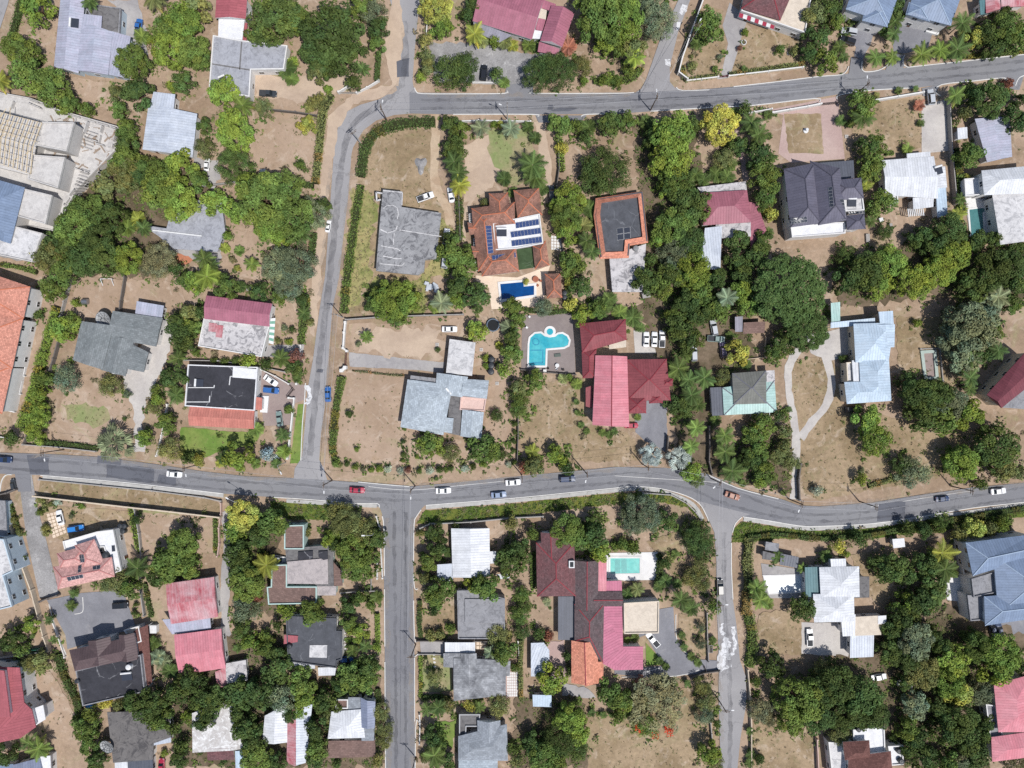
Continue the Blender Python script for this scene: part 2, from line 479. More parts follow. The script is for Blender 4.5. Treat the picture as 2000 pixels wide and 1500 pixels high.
# type material eave-height rise options | photo corners at eave height | label of the part
h1 = house('lavender metal house', 'bungalow', 'wide lavender grey sheet metal roofed house in the top left corner', 'b', '''
F concdark 3.4 0 par pm=concrete | 163,7 237,17 234,66 196,60
G lavender 3.9 1.0 wt r1 | 119,-12 166,-4 153,143 105,131
G lavender 4.1 1.0 r1 | 160,24 199,31 198,58 220,63 | 
S lavender 3.7 .3 | 219,62 256,72 243,152 210,145
'''.replace('G lavender 4.1 1.0 r1 | 160,24 199,31 198,58 220,63 | ', 'G lavender 4.1 .8 r1 | 160,45 220,62 211,146 150,138\nF lavender 4.2 | 162,27 199,31 197,62 158,56'))
heater(h1, 147, 46, 1.5, 2.6)
h2 = house('silver metal house', 'bungalow', 'silver white sheet metal roofed house between garden trees beside the unfinished building', 'w', '''
G silver 3.9 .9 wt r1 | 290,205 385,222 376,307 278,292
F silver 4.0 | 300,179 342,184 338,222 291,214
''')
h3 = house('unfinished building', 'unfinished_building', 'raw concrete building under construction with a bare timber roof frame', 'r', '''
F raw 3.2 0 par pm=raw | -60,170 60,192 140,222 240,250 228,292 150,372 108,452 -60,420
F raw 8.4 0 par pm=raw | 84,239 146,240 131,296 70,284
F raw 8.2 0 par pm=raw | 64,303 128,308 114,368 56,350
F raw 8.0 0 par pm=raw | 44,368 103,382 90,438 34,422
F concwhite 7.6 0 par pm=raw | 25,441 84,456 64,512 -40,490
H slateblue 8.6 1.8 | -60,335 48,366 20,476 -90,440
F raw 7.0 0 nw | -50,205 82,240 58,342 -70,310
''', cat='building site', over=.3)
m = MB()
for k in range(15):
    f = k/14
    a = W(-40+122*f, 209+31*f, 9.0); b = W(-62+122*f, 300+40*f, 8.4); c = (a+b)/2+Vector((0, 0, 1.5))
    m.bar(a-h3.O, c-h3.O, .14, .2); m.bar(c-h3.O, b-h3.O, .14, .2)
for k in range(9):
    f = k/8
    a = W(-40-22*f, 209+91*f, 9+1.2*math.sin(f*3.14)); b = W(82-22*f, 240+100*f, 9+1.2*math.sin(f*3.14))
    m.bar(a-h3.O, b-h3.O, .1, .12)
for k in range(40):
    f, g = R(), R(); c = W(-40+110*f-15*g, 212+28*f+85*g, 7.1)-h3.O
    m.bar(c, c+Vector((U(-3,3), U(-3,3), .1)), .16, .1)
m.build('roof_frame', plain('raw_timber', (226,206,172), .8), h3.root)
m = MB()      # half built room walls and loose boards on the slab
for (x0, y0, x1, y1) in ((60,196,140,226), (140,226,232,254), (232,254,222,290), (150,232,146,252), (176,240,166,270), (204,248,196,280), (166,270,196,280), (146,252,166,262), (222,290,190,282), (150,372,128,402), (132,400,112,436), (150,330,176,340), (60,204,84,214), (30,200,26,216)):
    a, b = W(x0, y0, 3.2)-h3.O, W(x1, y1, 3.2)-h3.O; d = (b-a); L = d.length; d.normalize(); s_ = Vector((-d.y, d.x, 0))*.11
    q = 0
    while q < L:
        e = min(L, q+U(1.2,3.5)); m = MB(); m.prism([tuple(v) for v in (a+d*q-s_, a+d*e-s_, a+d*e+s_, a+d*q+s_)], 3.2, 3.2+U(.5,1.9)); m.build('room_wall', M('raw'), h3.root); q = e+U(.2,.9)
m = MB()
for k in range(90):
    x, y = U(100,225), U(225,330)
    if y < 180+.3*x+10 or y > 372-.9*(x-150): continue
    c = W(x, y, 3.25)-h3.O; m.box((c.x, c.y, 3.26+R()*.2), (U(.4,2.6), U(.1,.5), .1), U(0,3))
m.build('debris', plain('debris_boards', (168,150,134), .9, .1, .3), h3.root)
m = MB()
for k in range(8):
    x, y = 152+k*1.5*4.2, 258-k*0; 
for (x0, y0, x1, y1) in ((170,255,190,262), (158,330,174,335), (155,350,170,356)):
    for k in range(6):
        f = k/5
        m.bar(W(x0-f*12, y0+f*30, 4.6)-h3.O, W(x1-f*12, y1+f*30, 4.6)-h3.O, .1)
        m.bar(W(x0-f*12, y0+f*30, 3.3)-h3.O, W(x0-f*12, y0+f*30, 4.6)-h3.O, .1)
        m.bar(W(x1-f*12, y1+f*30, 3.3)-h3.O, W(x1-f*12, y1+f*30, 4.6)-h3.O, .1)
m.build('scaffold', plain('scaffold_grey', (130,126,124), .7), h3.root)
h4 = house('orange tiled house', 'two_storey_house', 'large orange tiled roof house at the left edge beside white planters', 'w', '''
H orange 7 2.6 r1 | -90,510 59,560 46,622 -100,600
H orange 7 2.2 r1 | -120,590 45,622 24,720 -130,720
H orange 6.8 2.0 r1 | -130,690 24,716 4,808 -140,800
''', roof_cap='o')
for k, (x, y) in enumerate(((68,580), (57,612), (50,642), (47,690), (42,720), (34,755), (22,790))):
    m = MB(); c = W(x, y, 0)-h4.O
    for dx, dy, lx_, ly in ((0,1.9,3.2,.25), (0,-1.9,3.2,.25), (1.5,0,.25,3.6), (-1.5,0,.25,3.6)):
        m.box((c.x+dx, c.y+dy, .45), (lx_, ly, .9), -.2)
    o = m.build('planter_box', white_trim, h4.root)
h5 = house('grey shingle house', 'bungalow', 'grey shingled low roof house with a giant dish behind it', 'w', '''
G greyshing 3.7 .5 r0 | 220,607 318,621 305,677 212,660
G greyshing 3.9 .7 r1 | 159,627 222,636 200,722 142,703
G greyshing 3.6 .5 r1 | 214,655 262,664 245,735 196,722
G greyshing 3.5 .4 r0 | 240,664 290,688 281,727 234,718
F lavender 3.2 | 267,588 320,597 316,622 264,612
F white 3.1 | 220,716 240,719 239,732 218,730
''')
h6 = house('crimson and white house', 'bungalow', 'house with a crimson metal roof above a stained white terrace', 'w', '''
G crimson 4.6 1.0 wt r0 | 403,577 532,593 526,638 399,623
F whitestain 3.3 0 par | 399,622 527,636 511,697 388,676
F redold 3.5 0 nw | 408,630 424,632 423,649 407,647
F redold 3.5 0 nw | 423,634 436,636 433,660 421,658
''')
m = MB()
for k in range(9):
    f0, f1 = k/9, (k+1)/9
    a, b = W(527-2*f0, 622+48*f0, 3.1), W(527-2*f1, 622+48*f1, 3.1); c, d = W(538-4*f1, 621+52*f1, 2.5), W(538-4*f0, 621+52*f0, 2.5)
    m.face([p-h6.O for p in (a, d, c, b)], k % 2)
m.build('awning', [white_trim, plain('awning_green', (130,180,160), .7)], h6.root)
h7 = house('black flat roofed house', 'bungalow', 'house with a black flat roof and a coral tiled front strip', 'w', '''
F black 3.8 0 par pm=white | 368,712 504,717 498,802 362,793
G coral 3.5 .9 r0 | 371,793 497,802 496,838 369,831
F white 4.0 0 nw | 455,717 503,721 502,741 454,737
F coral 3.3 0 nw | 497,775 512,777 511,801 496,800
''', over=.3)
for (x, y) in ((515,795),):
    m = MB(); m.prism([tuple(W(*p)-h7.O) for p in ((511,773), (526,773), (523,806), (509,805))], 0, .5); m.build('porch', white_trim, h7.root)
m = MB()
for a in ('368,757 418,757', '418,757 419,752', '362,785 409,785', '410,773 409,786', '440,795 441,800', '448,752 450,735 454,735'):
    q = pts_of(a)
    for p, r in zip(q, q[1:]): m.bar(W(*p, 3.9)-h7.O, W(*r, 3.9)-h7.O, .22, .3)
m.build('roof_kerb', white_trim, h7.root)
heater(h7, 391, 748, 1.5, 2.2)
h8 = house('grey concrete house', 'bungalow', 'grey concrete roofed house with a red brown upper block at the top edge', 'w', '''
F concpale 3.6 0 par | 417,70 472,80 562,90 555,136 491,137 488,190 409,176
F white 3.9 | 427,35 478,37 473,78 426,71
G redsmooth 5.6 .8 wt r1 | 423,-12 483,-8 480,37 420,35
F redsmooth 3.0 0 nw | 474,44 483,45 481,80 472,80
''')
m = MB()
for a in ('472,80 468,136', '415,125 491,137'):
    q = pts_of(a); m.bar(W(*q[0], 3.7)-h8.O, W(*q[1], 3.7)-h8.O, .3, .2)
m.build('roof_joint', M('concdark'), h8.root)
heater(h8, 437, 158, .4, 2.0)
h9 = house('ruined concrete roof', 'bungalow', 'derelict low house with a mottled grey concrete roof under garden trees', 'g', '''
F concpale 2.9 0 | 284,440 325,446 330,428 398,385 432,392 440,452 424,492 340,486
''')
m = MB(); m.bar(W(292,449,3.1)-h9.O, W(394,461,3.1)-h9.O, .35, .3); m.build('roof_kerb', white_trim, h9.root)
h10 = house('derelict grey flat house', 'derelict_house', 'abandoned house with a cracked grey flat concrete roof in a weedy field', 'g', '''
F ruin 3.6 | 748,370 786,374 784,404 862,416 852,505 830,507 828,529 815,537 734,529 743,420
''', over=.35)
m = MB()
for a in ('748,372 786,376 785,400', '749,407 755,402 768,401 776,406 778,418 776,428', '743,448 757,455 773,450 776,441', '744,480 776,486', '776,486 782,490', '748,500 772,505 784,505', '742,515 785,519 790,513', '770,455 768,478', '780,449 862,462'):
    q = pts_of(a)
    for p, r in zip(q, q[1:]):
        m.bar(W(*p, 3.66)-h10.O, W(*r, 3.66)-h10.O, U(.18,.34), .06)
m.build('roof_crack_filler', M('concwhite'), h10.root)
m = MB()
for a in ('735,376 748,378', '735,376 736,392', '736,392 744,390'):
    q = pts_of(a); m.bar(W(*q[0], 3.1)-h10.O, W(*q[1], 3.1)-h10.O, .4, .3); m.bar(W(*q[0], 0)-h10.O, W(*q[0], 3.1)-h10.O, .3, .3)
m.build('porch_frame', M('concwhite'), h10.root)
h11 = house('wine red metal house', 'bungalow', 'house with long wine red sheet metal roofs above a gravel yard', 'w', '''
G crimson 4.2 1.5 wt r0 | 944,-36 1061,2 1039,77 923,41
G crimson 4.4 1.5 wt r1 | 1077,10 1122,26 1098,92 1055,80
F crimson 3.9 | 1030,-12 1086,8 1078,22 1028,6
F cream 3.7 | 1033,8 1068,20 1066,38 1048,34
S crimson 3.6 .5 nw | 1053,83 1093,97 1088,107 1050,101
F white 3.3 | 1043,56 1060,59 1056,76 1039,75
S purplish 3.1 .4 open | 925,42 1000,70 975,83 924,60
F crimson 3.6 | 1050,35 1066,38 1060,60 1046,58
''')
h12 = house('striped awning house', 'bungalow', 'house with maroon tiled hip roof and a red and white striped awning', 'w', '''
F cream 4.0 0 par | 1540,-46 1588,-30 1572,65 1447,22 1462,-20
H maroontile 4.6 2.0 | 1462,-48 1553,-25 1524,40 1448,17
''', roof_cap='r')
m = MB()
for k in range(9):
    f0, f1 = k/9, (k+1)/9
    a, b = W(1445+68*f0, 24+26*f0, 3.0), W(1445+68*f1, 24+26*f1, 3.0); c, d = W(1443+68*f1, 33+24*f1, 2.3), W(1443+68*f0, 33+24*f0, 2.3)
    m.face([p-h12.O for p in (a, d, c, b)], k % 2)
m.build('awning', [plain('awning_red', (178,60,84), .7), white_trim], h12.root)
h13 = house('left blue grey hip house', 'two_storey_house', 'blue grey ribbed hip roof house above the driveway with two parked cars', 'w', '''
H slateblue 6.2 2.2 r1 | 1672,-40 1757,-15 1736,45 1652,18
H slateblue 5.9 1.6 r1 | 1690,8 1741,20 1733,53 1684,40
''', roof_cap='b')
h14 = house('right blue grey hip house', 'two_storey_house', 'blue grey ribbed hip roof house above an empty grey forecourt', 'w', '''
H slateblue 6.2 2.2 r1 | 1792,-40 1880,-15 1857,50 1772,28
H slateblue 5.9 1.5 r1 | 1775,5 1818,12 1815,42 1769,28
''', roof_cap='b')
m = MB(); q = [W(*p)-h14.O for p in ((1809,53), (1834,57), (1830,71), (1806,64))]
m.prism([tuple(p) for p in q], 0, .7); m.build('planter_box', white_trim, h14.root)
h15 = house('red and teal shed house', 'cottage', 'small cottage with red gable and teal lean-to at the top right', 'w', '''
G redold 3.8 .8 r1 | 1924,-16 1952,-12 1955,18 1926,26
S teal 3.3 .4 | 1911,2 1926,0 1927,27 1915,29
S redold 3.2 .4 | 1953,-12 2003,-14 2006,12 1956,14
''')
h16 = house('orange rimmed house', 'bungalow', 'house with a dark flat roof framed by an orange tiled rim', 'w', '''
F whitestain 3.2 0 | 1190,500 1262,476 1255,570 1196,570
F charcoal 3.9 0 | 1168,389 1255,374 1265,470 1230,476 1228,499 1173,502 1163,420
''', over=.3)
E = [W(x, y, 4.2) for x, y in pts_of('1164,386 1256,372 1267,473 1231,479 1229,503 1172,505 1160,420')]
Ei = inset(E, 1.7); n = len(Ei)
q = [Vector((p.x, p.y, 0)) for p in E]
a = sum(q[i].x*q[(i+1) % n].y-q[(i+1) % n].x*q[i].y for i in range(n))
if a < 0: q.reverse()
m = MB()
for k in range(n):
    j = (k+1) % n; z0 = Vector((0, 0, 3.5)); z1 = Vector((0, 0, 4.7)); O = h16.O
    a, b, c, d = q[k]+z0, q[j]+z0, Vector((*Ei[j], 0))+z1, Vector((*Ei[k], 0))+z1
    m.face([a-O, b-O, c-O, d-O]); dn = Vector((0, 0, -.9))
    m.face([d-O, c-O, c+dn-O, d+dn-O])
m.build('tiled_rim', M('orangebright'), h16.root)
panels(h16, '1204,446 1231,443 1232,466 1205,470', 2, 2, True)
h17 = house('claret red house', 'bungalow', 'claret red metal roofed house squeezed between dense trees', 'w', '''
H claret 4.6 1.5 | 1361,377 1459,371 1468,434 1374,440
F claret 3.3 0 open | 1461,394 1479,397 1497,450 1467,487 1463,436
F whitestain 3.5 | 1362,366 1457,354 1459,373 1374,382
F whitestain 3.4 | 1398,437 1466,434 1467,462 1400,466
S silver 3.1 .5 open | 1376,446 1409,442 1407,526 1368,526
''')
h18 = house('purple grey villa', 'two_storey_house', 'big purple grey hip roofed villa with roof solar panels and white balcony', 'w', '''
H purplegrey 7.0 2.8 r1 | 1531,330 1592,318 1604,436 1544,444
H purplegrey 7.1 3.2 r1 | 1582,314 1640,328 1654,430 1598,440
H purplegrey 6.8 1.6 | 1624,352 1682,347 1687,387 1630,392
H purplegrey 6.6 1.5 | 1652,421 1688,417 1691,447 1655,449
F concwhite 6.0 0 par | 1646,388 1684,386 1687,411 1650,413
F white 5.2 0 par | 1543,440 1650,434 1650,456 1546,464
F darkmetal 3.2 | 1600,318 1667,313 1669,347 1634,352
''', roof_cap='k')
panels(h18, '1617,366 1625,365 1628,404 1620,405', 1, 6, True)
panels(h18, '1639,389 1648,389 1652,429 1642,430', 1, 6, True)
panels(h18, '1656,412 1687,408 1689,417 1658,420', 6, 1, True)
panels(h18, '1543,427 1575,423 1577,434 1545,438', 5, 2, True)
heater(h18, 1663, 397, 0, 2.4)
h19 = house('pale metal bungalow', 'bungalow', 'pale white sheet roofed bungalow with a light blue lean-to and striped patio', 'w', '''
G whitesheet 3.9 .8 r0 | 1722,313 1824,305 1832,388 1729,381
F whitesheet 3.7 | 1771,300 1817,296 1818,312 1772,316
G whitesheet 3.7 .5 r1 | 1818,328 1846,325 1850,366 1822,370
F whitesheet 3.5 | 1783,386 1824,386 1823,404 1784,409
S lightblue 3.3 .4 | 1826,368 1846,366 1851,420 1831,425
F white 3.3 0 par | 1729,380 1752,380 1753,397 1740,399
''')
heater(h19, 1832, 334, .3, 2.2)
m = MB()
for k in range(9):
    f = k/8; m.bar(W(1773+29*f, 408-1*f, 2.6)-h19.O, W(1775+29*f, 423-2*f, 2.6)-h19.O, .25)
for p in ((1773,408), (1802,407), (1775,423), (1804,421)): m.bar(W(*p)-h19.O, W(*p, 2.6)-h19.O, .15)
m.build('pergola', white_trim, h19.root)
h20 = house('white ribbed poolside house', 'two_storey_house', 'white ribbed metal hip roof house beside the teal pool', 'w', '''
H whitesheet 6.2 1.8 | 1917,333 2030,322 2030,377 1922,381
G concwhite 5.2 .6 r1 | 1938,381 2020,372 2030,468 1954,478
F white 3.4 0 par | 1882,350 1918,347 1922,380 1884,384
''')
h20b = house('grey lavender outbuilding', 'outbuilding', 'pale lavender sheet roofed outbuilding half hidden by trees at the right edge', 'w', '''
G lavender 3.6 .6 r1 | 1904,232 1972,228 1977,306 1928,317
F whitesheet 3.0 | 1870,250 1889,248 1890,270 1871,272
''')
h21 = house('terracotta villa', 'villa', 'terracotta tiled villa with rows of blue solar panels beside a blue pool', 'w', '''
F white 4.3 0 par | 963,436 1005,428 1054,418 1061,476 1009,486 966,489
H terracotta 4.2 1.9 | 1003,372 1053,367 1059,420 1011,425
H terracotta 4.1 1.6 r1 | 955,378 992,376 1000,436 958,440
H terracotta 4.3 1.9 r0 | 921,407 1005,395 1006,437 924,445
H terracotta 4.2 1.8 r1 | 922,415 965,412 978,520 934,530
H terracotta 4.1 1.9 r0 | 936,492 1008,484 1014,530 941,540
H terracotta 4.0 1.4 r1 | 1040,480 1066,470 1073,518 1045,526
G terracotta 3.7 .8 r0 | 913,434 940,440 940,455 917,459
G terracotta 3.7 .8 r0 | 920,480 946,486 944,500 926,504
F greynet 3.0 0 open | 1009,487 1041,483 1045,522 1013,527
''', roof_cap='o')
panels(h21, '948,441 960,441 964,494 953,496', 1, 8)
panels(h21, '1007,435 1052,428 1053,440 1008,447', 7, 1, lift=.35)
panels(h21, '997,453 1056,445 1057,457 999,465', 9, 1, lift=.35)
panels(h21, '999,470 1058,462 1060,474 1000,482', 9, 1, lift=.35)
panels(h21, '960,499 1007,493 1008,503 962,508', 7, 1)
heater(h21, 980, 455, 0, 2.8)
m = MB()
for (x, y) in ((916,418), (925,466), (928,512)):
    for k in range(5): m.bar(W(x, y+k*4, 2.6)-h21.O, W(x+7, y+k*4, 2.6)-h21.O, .16)
    m.bar(W(x, y, 2.5)-h21.O, W(x+1, y+18, 2.5)-h21.O, .14); m.bar(W(x, y, 0)-h21.O, W(x, y, 2.5)-h21.O, .14); m.bar(W(x+1, y+18, 0)-h21.O, W(x+1, y+18, 2.5)-h21.O, .14)
m.build('pergola', white_trim, h21.root)
hc = house('terracotta cabana', 'pool_cabana', 'small terracotta tiled hip roof cabana beside the blue pool', 'o', '''
H terracotta 3.2 1.2 | 1064,535 1095,534 1098,581 1068,583
''', cat='cabana', roof_cap='o')
h22 = house('pale shingle house', 'bungalow', 'pale grey shingled house with a detached flat garage block and dry lawns', 'p', '''
F concwhite 3.6 | 878,662 929,669 922,734 871,729
H lightshing 4.1 1.3 r1 | 796,741 884,752 866,850 782,834
G lightshing 4.0 .9 r1 | 853,728 914,736 903,776 850,768
G lightshing 3.9 .7 r0 | 906,740 955,743 951,779 900,773
F pinkflat 3.3 0 par | 900,774 950,779 946,803 898,800
F concdark 3.2 | 878,768 902,772 899,851 874,846
G lightshing 3.8 .7 r1 | 903,800 945,805 940,857 899,852
F concrete 3.3 | 802,733 853,739 851,754 800,749
F lightshing 3.6 0 nw | 865,815 886,817 883,846 864,844
''', lx='pale shingle house')
m = MB(); m.bar(W(871,758,4.9)-h22.O, W(881,770,4.7)-h22.O, .5, .25); m.build('roof_flashing', white_trim, h22.root)
h23 = house('red hip roofed mansion', 'mansion', 'large red hip roofed mansion with a long pink red central gable', 'w', '''
H crimsondark 5.0 1.8 | 1132,632 1222,623 1224,664 1137,689
H crimsondark 4.6 1.2 | 1136,684 1165,682 1163,738 1138,739
G pinkred 5.6 1.6 wt r1 | 1163,694 1225,696 1229,834 1157,830
H redmid 5.2 2.2 wt | 1223,702 1302,701 1310,782 1225,782
H redmid 5.0 1.7 wt r1 | 1223,772 1263,774 1262,807 1224,808
H redmid 5.0 1.0 wt r1 | 1265,770 1297,770 1294,787 1268,788
H redmid 5.0 1.0 wt r0 | 1290,733 1315,740 1313,753 1290,762
F crimsondark 3.6 0 nw | 1144,757 1157,753 1157,797 1144,794
F cream 3.6 | 1189,668 1223,664 1223,678 1190,682
'''.replace('redmid', 'crimsondark'), roof_cap='r')
h24 = house('mint and grey house', 'bungalow', 'house with a raised grey hip roof over a pale mint metal skirt', 'w', '''
H mint 3.7 1.0 wt | 1411,757 1513,742 1517,805 1414,811
H greyhip 4.6 1.9 | 1430,729 1496,724 1497,788 1433,790
F darkmetal 3.3 | 1387,757 1411,756 1414,811 1391,812
S whitestain 3.6 .3 nw | 1496,724 1512,723 1514,765 1498,767
''', roof_cap='g')
m = MB()
for (x, y) in ((1473,807), (1496,806)):
    for dx, dy, lx_, ly in ((0,.7,2.2,.15), (0,-.7,2.2,.15), (1.05,0,.15,1.5), (-1.05,0,.15,1.5)):
        c = W(x, y+2, 2.7)-h24.O; m.box((c.x+dx, c.y+dy, 2.7), (lx_, ly, .15))
m.build('window_hood', white_trim, h24.root)
h25 = house('light blue metal house', 'bungalow', 'long light blue ribbed metal roof house beside a looping dirt drive', 'c', '''
H lightblue 5.2 1.5 r1 | 1667,632 1746,630 1736,706 1671,708
F lightblue 5.3 | 1716,609 1744,607 1746,640 1720,640
G lightblue 5.1 .8 r1 | 1705,635 1748,633 1747,678 1715,680
H lightblue 5.0 1.6 r1 | 1678,700 1736,696 1741,782 1682,786
H lightblue 4.9 1.2 r0 | 1649,746 1735,744 1740,783 1654,789
F whitesheet 4.6 | 1664,704 1684,702 1684,748 1667,749
F concwhite 3.8 0 par | 1652,708 1665,707 1668,746 1654,747
S lightblue 3.4 .3 open | 1622,630 1708,621 1710,633 1622,641
S mint 3.2 .3 open | 1622,592 1640,590 1641,634 1624,637
''')
h26 = house('diagonal maroon house', 'two_storey_house', 'maroon roofed house set diagonally at the right edge with a grey terrace', 'c', '''
G maroon 6.4 1.6 | 1927,771 2006,684 2050,722 1956,797
F concrete 4.6 | 1958,796 2030,735 2060,780 2040,802
''')
h27 = house('salmon hip house', 'two_storey_house', 'salmon tiled hip roofed house with dark solar panels and white flat wings', 'w', '''
F white 4.6 0 par | 124,1057 190,1038 222,1034 238,1114 222,1120 204,1068 128,1074
H salmon 6.2 1.8 r1 | 146,1065 184,1053 206,1105 160,1112
H salmon 6.0 1.5 r0 | 111,1081 165,1066 175,1105 117,1110
H salmon 5.9 1.8 r0 | 104,1107 218,1088 224,1126 113,1151
''', roof_cap='p')
panels(h27, '118,1137 198,1120 201,1130 124,1147', 8, 1, True)
panels(h27, '130,1127 162,1121 164,1128 134,1135', 4, 1, True)
panels(h27, '155,1084 164,1083 166,1098 157,1099', 2, 2, True)
panels(h27, '153,1105 160,1103 159,1117 152,1119', 1, 2, True)
panels(h27, '181,1106 197,1103 196,1111 182,1113', 2, 1, True)
panels(h27, '218,1065 225,1064 226,1077 219,1078', 1, 1, True)
h28 = house('white walled left edge house', 'two_storey_house', 'tall white flat roofed house with many windows cut off by the left edge', 'b', '''
F concwhite 7.2 0 par | -80,1045 9,1053 27,1115 8,1124 25,1184 -60,1205
F concrete 3.6 | -40,975 10,978 14,1046 -30,1050
''')
h29 = house('streaked red shed house', 'workshop', 'long red metal roof patched with white above a lavender strip', 'w', '''
G redold 4.2 .8 r0 | 324,1140 418,1127 426,1205 334,1219
F lavender 3.3 | 317,1210 410,1203 412,1228 336,1239
''', cat='house')
h29b = house('pink red metal house', 'bungalow', 'pink red metal roofed house below the lavender strip', 'w', '''
G pinkred 4.2 .8 r0 | 340,1240 432,1228 441,1305 350,1318
F redold 2.7 | 420,1312 443,1303 445,1338 424,1345
F whitestain 2.9 | 440,1296 480,1289 484,1329 443,1335
''')
h30 = house('brown and black roof house', 'house', 'house with brown tiled front gables and a black flat rear roof', 'w', '''
F black 4.6 0 par pm=concrete | 149,1309 276,1278 284,1350 163,1378
H brownmetal 5.0 1.8 r0 | 135,1270 264,1242 270,1284 146,1311
G brownmetal 5.2 1.6 r1 | 172,1252 215,1243 222,1292 178,1300
G brownmetal 5.1 1.3 r1 | 232,1240 262,1236 268,1288 238,1292
S browntile 3.2 .4 open | 262,1232 290,1219 297,1332 284,1346
F cream 3.2 0 par | 243,1230 272,1222 278,1252 262,1258
''')
heater(h30, 249, 1321, .1, 3.0)
h31 = house('maroon window wall house', 'two_storey_house', 'maroon roofed house with a white wall of windows in the bottom left corner', 'w', '''
F redsmooth 6.8 0 | -90,1300 38,1304 47,1372 62,1386 70,1420 40,1442 -60,1462
F redsmooth 8.6 0 | -90,1300 8,1310 20,1400 -60,1405
F white 5.0 0 nw | 62,1385 84,1377 89,1405 68,1418
''')
h32 = house('mottled grey flat house', 'bungalow', 'mottled grey flat roofed house with a mesh dish on its left corner', 'w', '''
F mottle 3.4 0 | 209,1391 330,1388 334,1440 300,1452 298,1484 221,1490
F silver 3.2 | 300,1425 332,1388 334,1450 300,1456
F darkmetal 3.0 | 250,1484 298,1482 300,1520 250,1520
F whitesheet 2.9 | 224,1489 249,1488 250,1520 225,1520
''')
h33 = house('patchy white flat house', 'bungalow', 'patchy white flat roofed house with a small maroon tiled porch', 'w', '''
F whitepatch 3.5 0 | 375,1393 433,1372 456,1380 475,1462 455,1466 376,1470
S maroontile 3.0 .5 open wt | 406,1461 457,1459 458,1484 405,1485
F lightblue 3.0 | 459,1467 477,1466 479,1520 461,1520
'''.replace('whitepatch', 'patchwhite'))
h34 = house('white metal garden house', 'bungalow', 'white sheet roofed house left of a half maroon half silver gable', 'w', '''
G whitesheet 3.8 .7 r1 | 517,1398 561,1372 561,1450 512,1452
F white 3.2 | 541,1434 561,1434 561,1447 541,1448
''')
h34b = house('half maroon half silver gable', 'long_shed', 'long narrow gable roof that is half faded maroon and half silver', 'w', '''
S redold 3.7 -.9 | 561,1378 580,1382 579,1492 560,1490
S silver 3.7 .9 | 580,1378 580,1492 597,1490 610,1376
'''.replace('S redold 3.7 -.9 | 561,1378 580,1382 579,1492 560,1490', 'S redold 3.7 .8 | 580,1382 579,1494 560,1490 561,1390'), cat='shed')
h35 = house('white and brown flat house', 'bungalow', 'white metal roofed house with a brown front terrace by the south street', 'w', '''
H whitesheet 4.0 .9 | 647,1390 707,1385 713,1441 640,1443
G slate 4.1 .9 r1 | 704,1362 733,1370 732,1421 706,1421
F midshing 3.6 | 680,1362 706,1362 706,1388 680,1390
F flatbrown 3.4 0 par | 655,1365 680,1365 680,1383 656,1383
F flatbrown 3.2 | 641,1447 733,1446 733,1478 640,1481
F midshing 3.5 | 706,1420 732,1420 730,1447 706,1447
''')
h36 = house('charcoal house', 'bungalow', 'charcoal grey roofed house with a pale square patch and white awnings', 'w', '''
F charcoal 3.7 0 par pm=charcoal | 559,1202 657,1207 657,1231 668,1232 668,1287 659,1290 658,1304 563,1291
F concwhite 3.85 0 nw | 605,1260 639,1260 638,1285 604,1284
F whitesheet 3.4 0 open | 565,1288 615,1288 615,1306 564,1305
F whitesheet 3.1 0 open | 621,1304 657,1303 654,1319 622,1320
F redsmooth 3.95 0 nw | 555,1240 582,1242 581,1254 554,1258
''')
h37 = house('brown flat roofed house', 'bungalow', 'corner house with flat brown roofs around a pale stained concrete deck', 'm', '''
F flatbrown 4.4 0 par | 556,1026 594,1025 594,1072 556,1072
F concdark 3.5 | 557,1072 650,1064 652,1145 620,1145 560,1100
F pinkslab 3.9 | 561,1097 640,1090 641,1141 561,1140
F flatbrown 3.6 0 par | 531,1103 561,1102 561,1145 619,1145 619,1178 525,1180 522,1146 530,1145
F flatbrown 3.0 | 650,1096 667,1116 669,1144 652,1145
F pinkslab 3.2 | 619,1143 657,1145 656,1163 620,1163
F black 3.95 0 nw | 582,1078 611,1076 611,1091 582,1095
F black 3.93 0 nw | 622,1077 640,1076 640,1092 632,1094 622,1088
''', over=.3)
h38 = house('stained white metal house', 'bungalow', 'blotchy white sheet metal roofed house with a blue white side shed', 'w', '''
G whiteblotch 3.8 .7 r1 | 881,1032 956,1032 957,1126 884,1128
S silver 3.1 .4 open | 854,1102 883,1100 885,1134 854,1136
F whitesheet 3.3 | 956,1077 969,1077 968,1100 957,1101
F whitesheet 3.0 | 968,1122 992,1120 996,1129 978,1131
'''.replace('whiteblotch', 'whitesheet'))
h39 = house('grey concrete terrace house', 'bungalow', 'grey concrete flat roofed house hemmed in by trees beside the mansion plot', 'g', '''
F concrete 3.4 0 par pm=concrete | 893,1153 917,1152 986,1168 986,1247 895,1247
F concrete 3.8 0 | 908,1170 985,1170 985,1218 908,1216
''', over=.3)
h40 = house('black shingle house', 'bungalow', 'black weathered shingle house with a white ribbed carport and chequered patio', 'w', '''
G blackshing 3.9 .6 r1 | 900,1276 931,1276 931,1336 900,1336
F blackshing 3.6 | 866,1276 902,1276 902,1334 885,1334 885,1304 866,1303
G blackshing 3.8 .6 r0 | 886,1285 988,1290 988,1358 886,1369
F blackshing 3.4 | 975,1290 997,1291 996,1320 975,1322
S whitesheet 3.0 .3 open | 869,1254 928,1254 928,1275 869,1275
''')
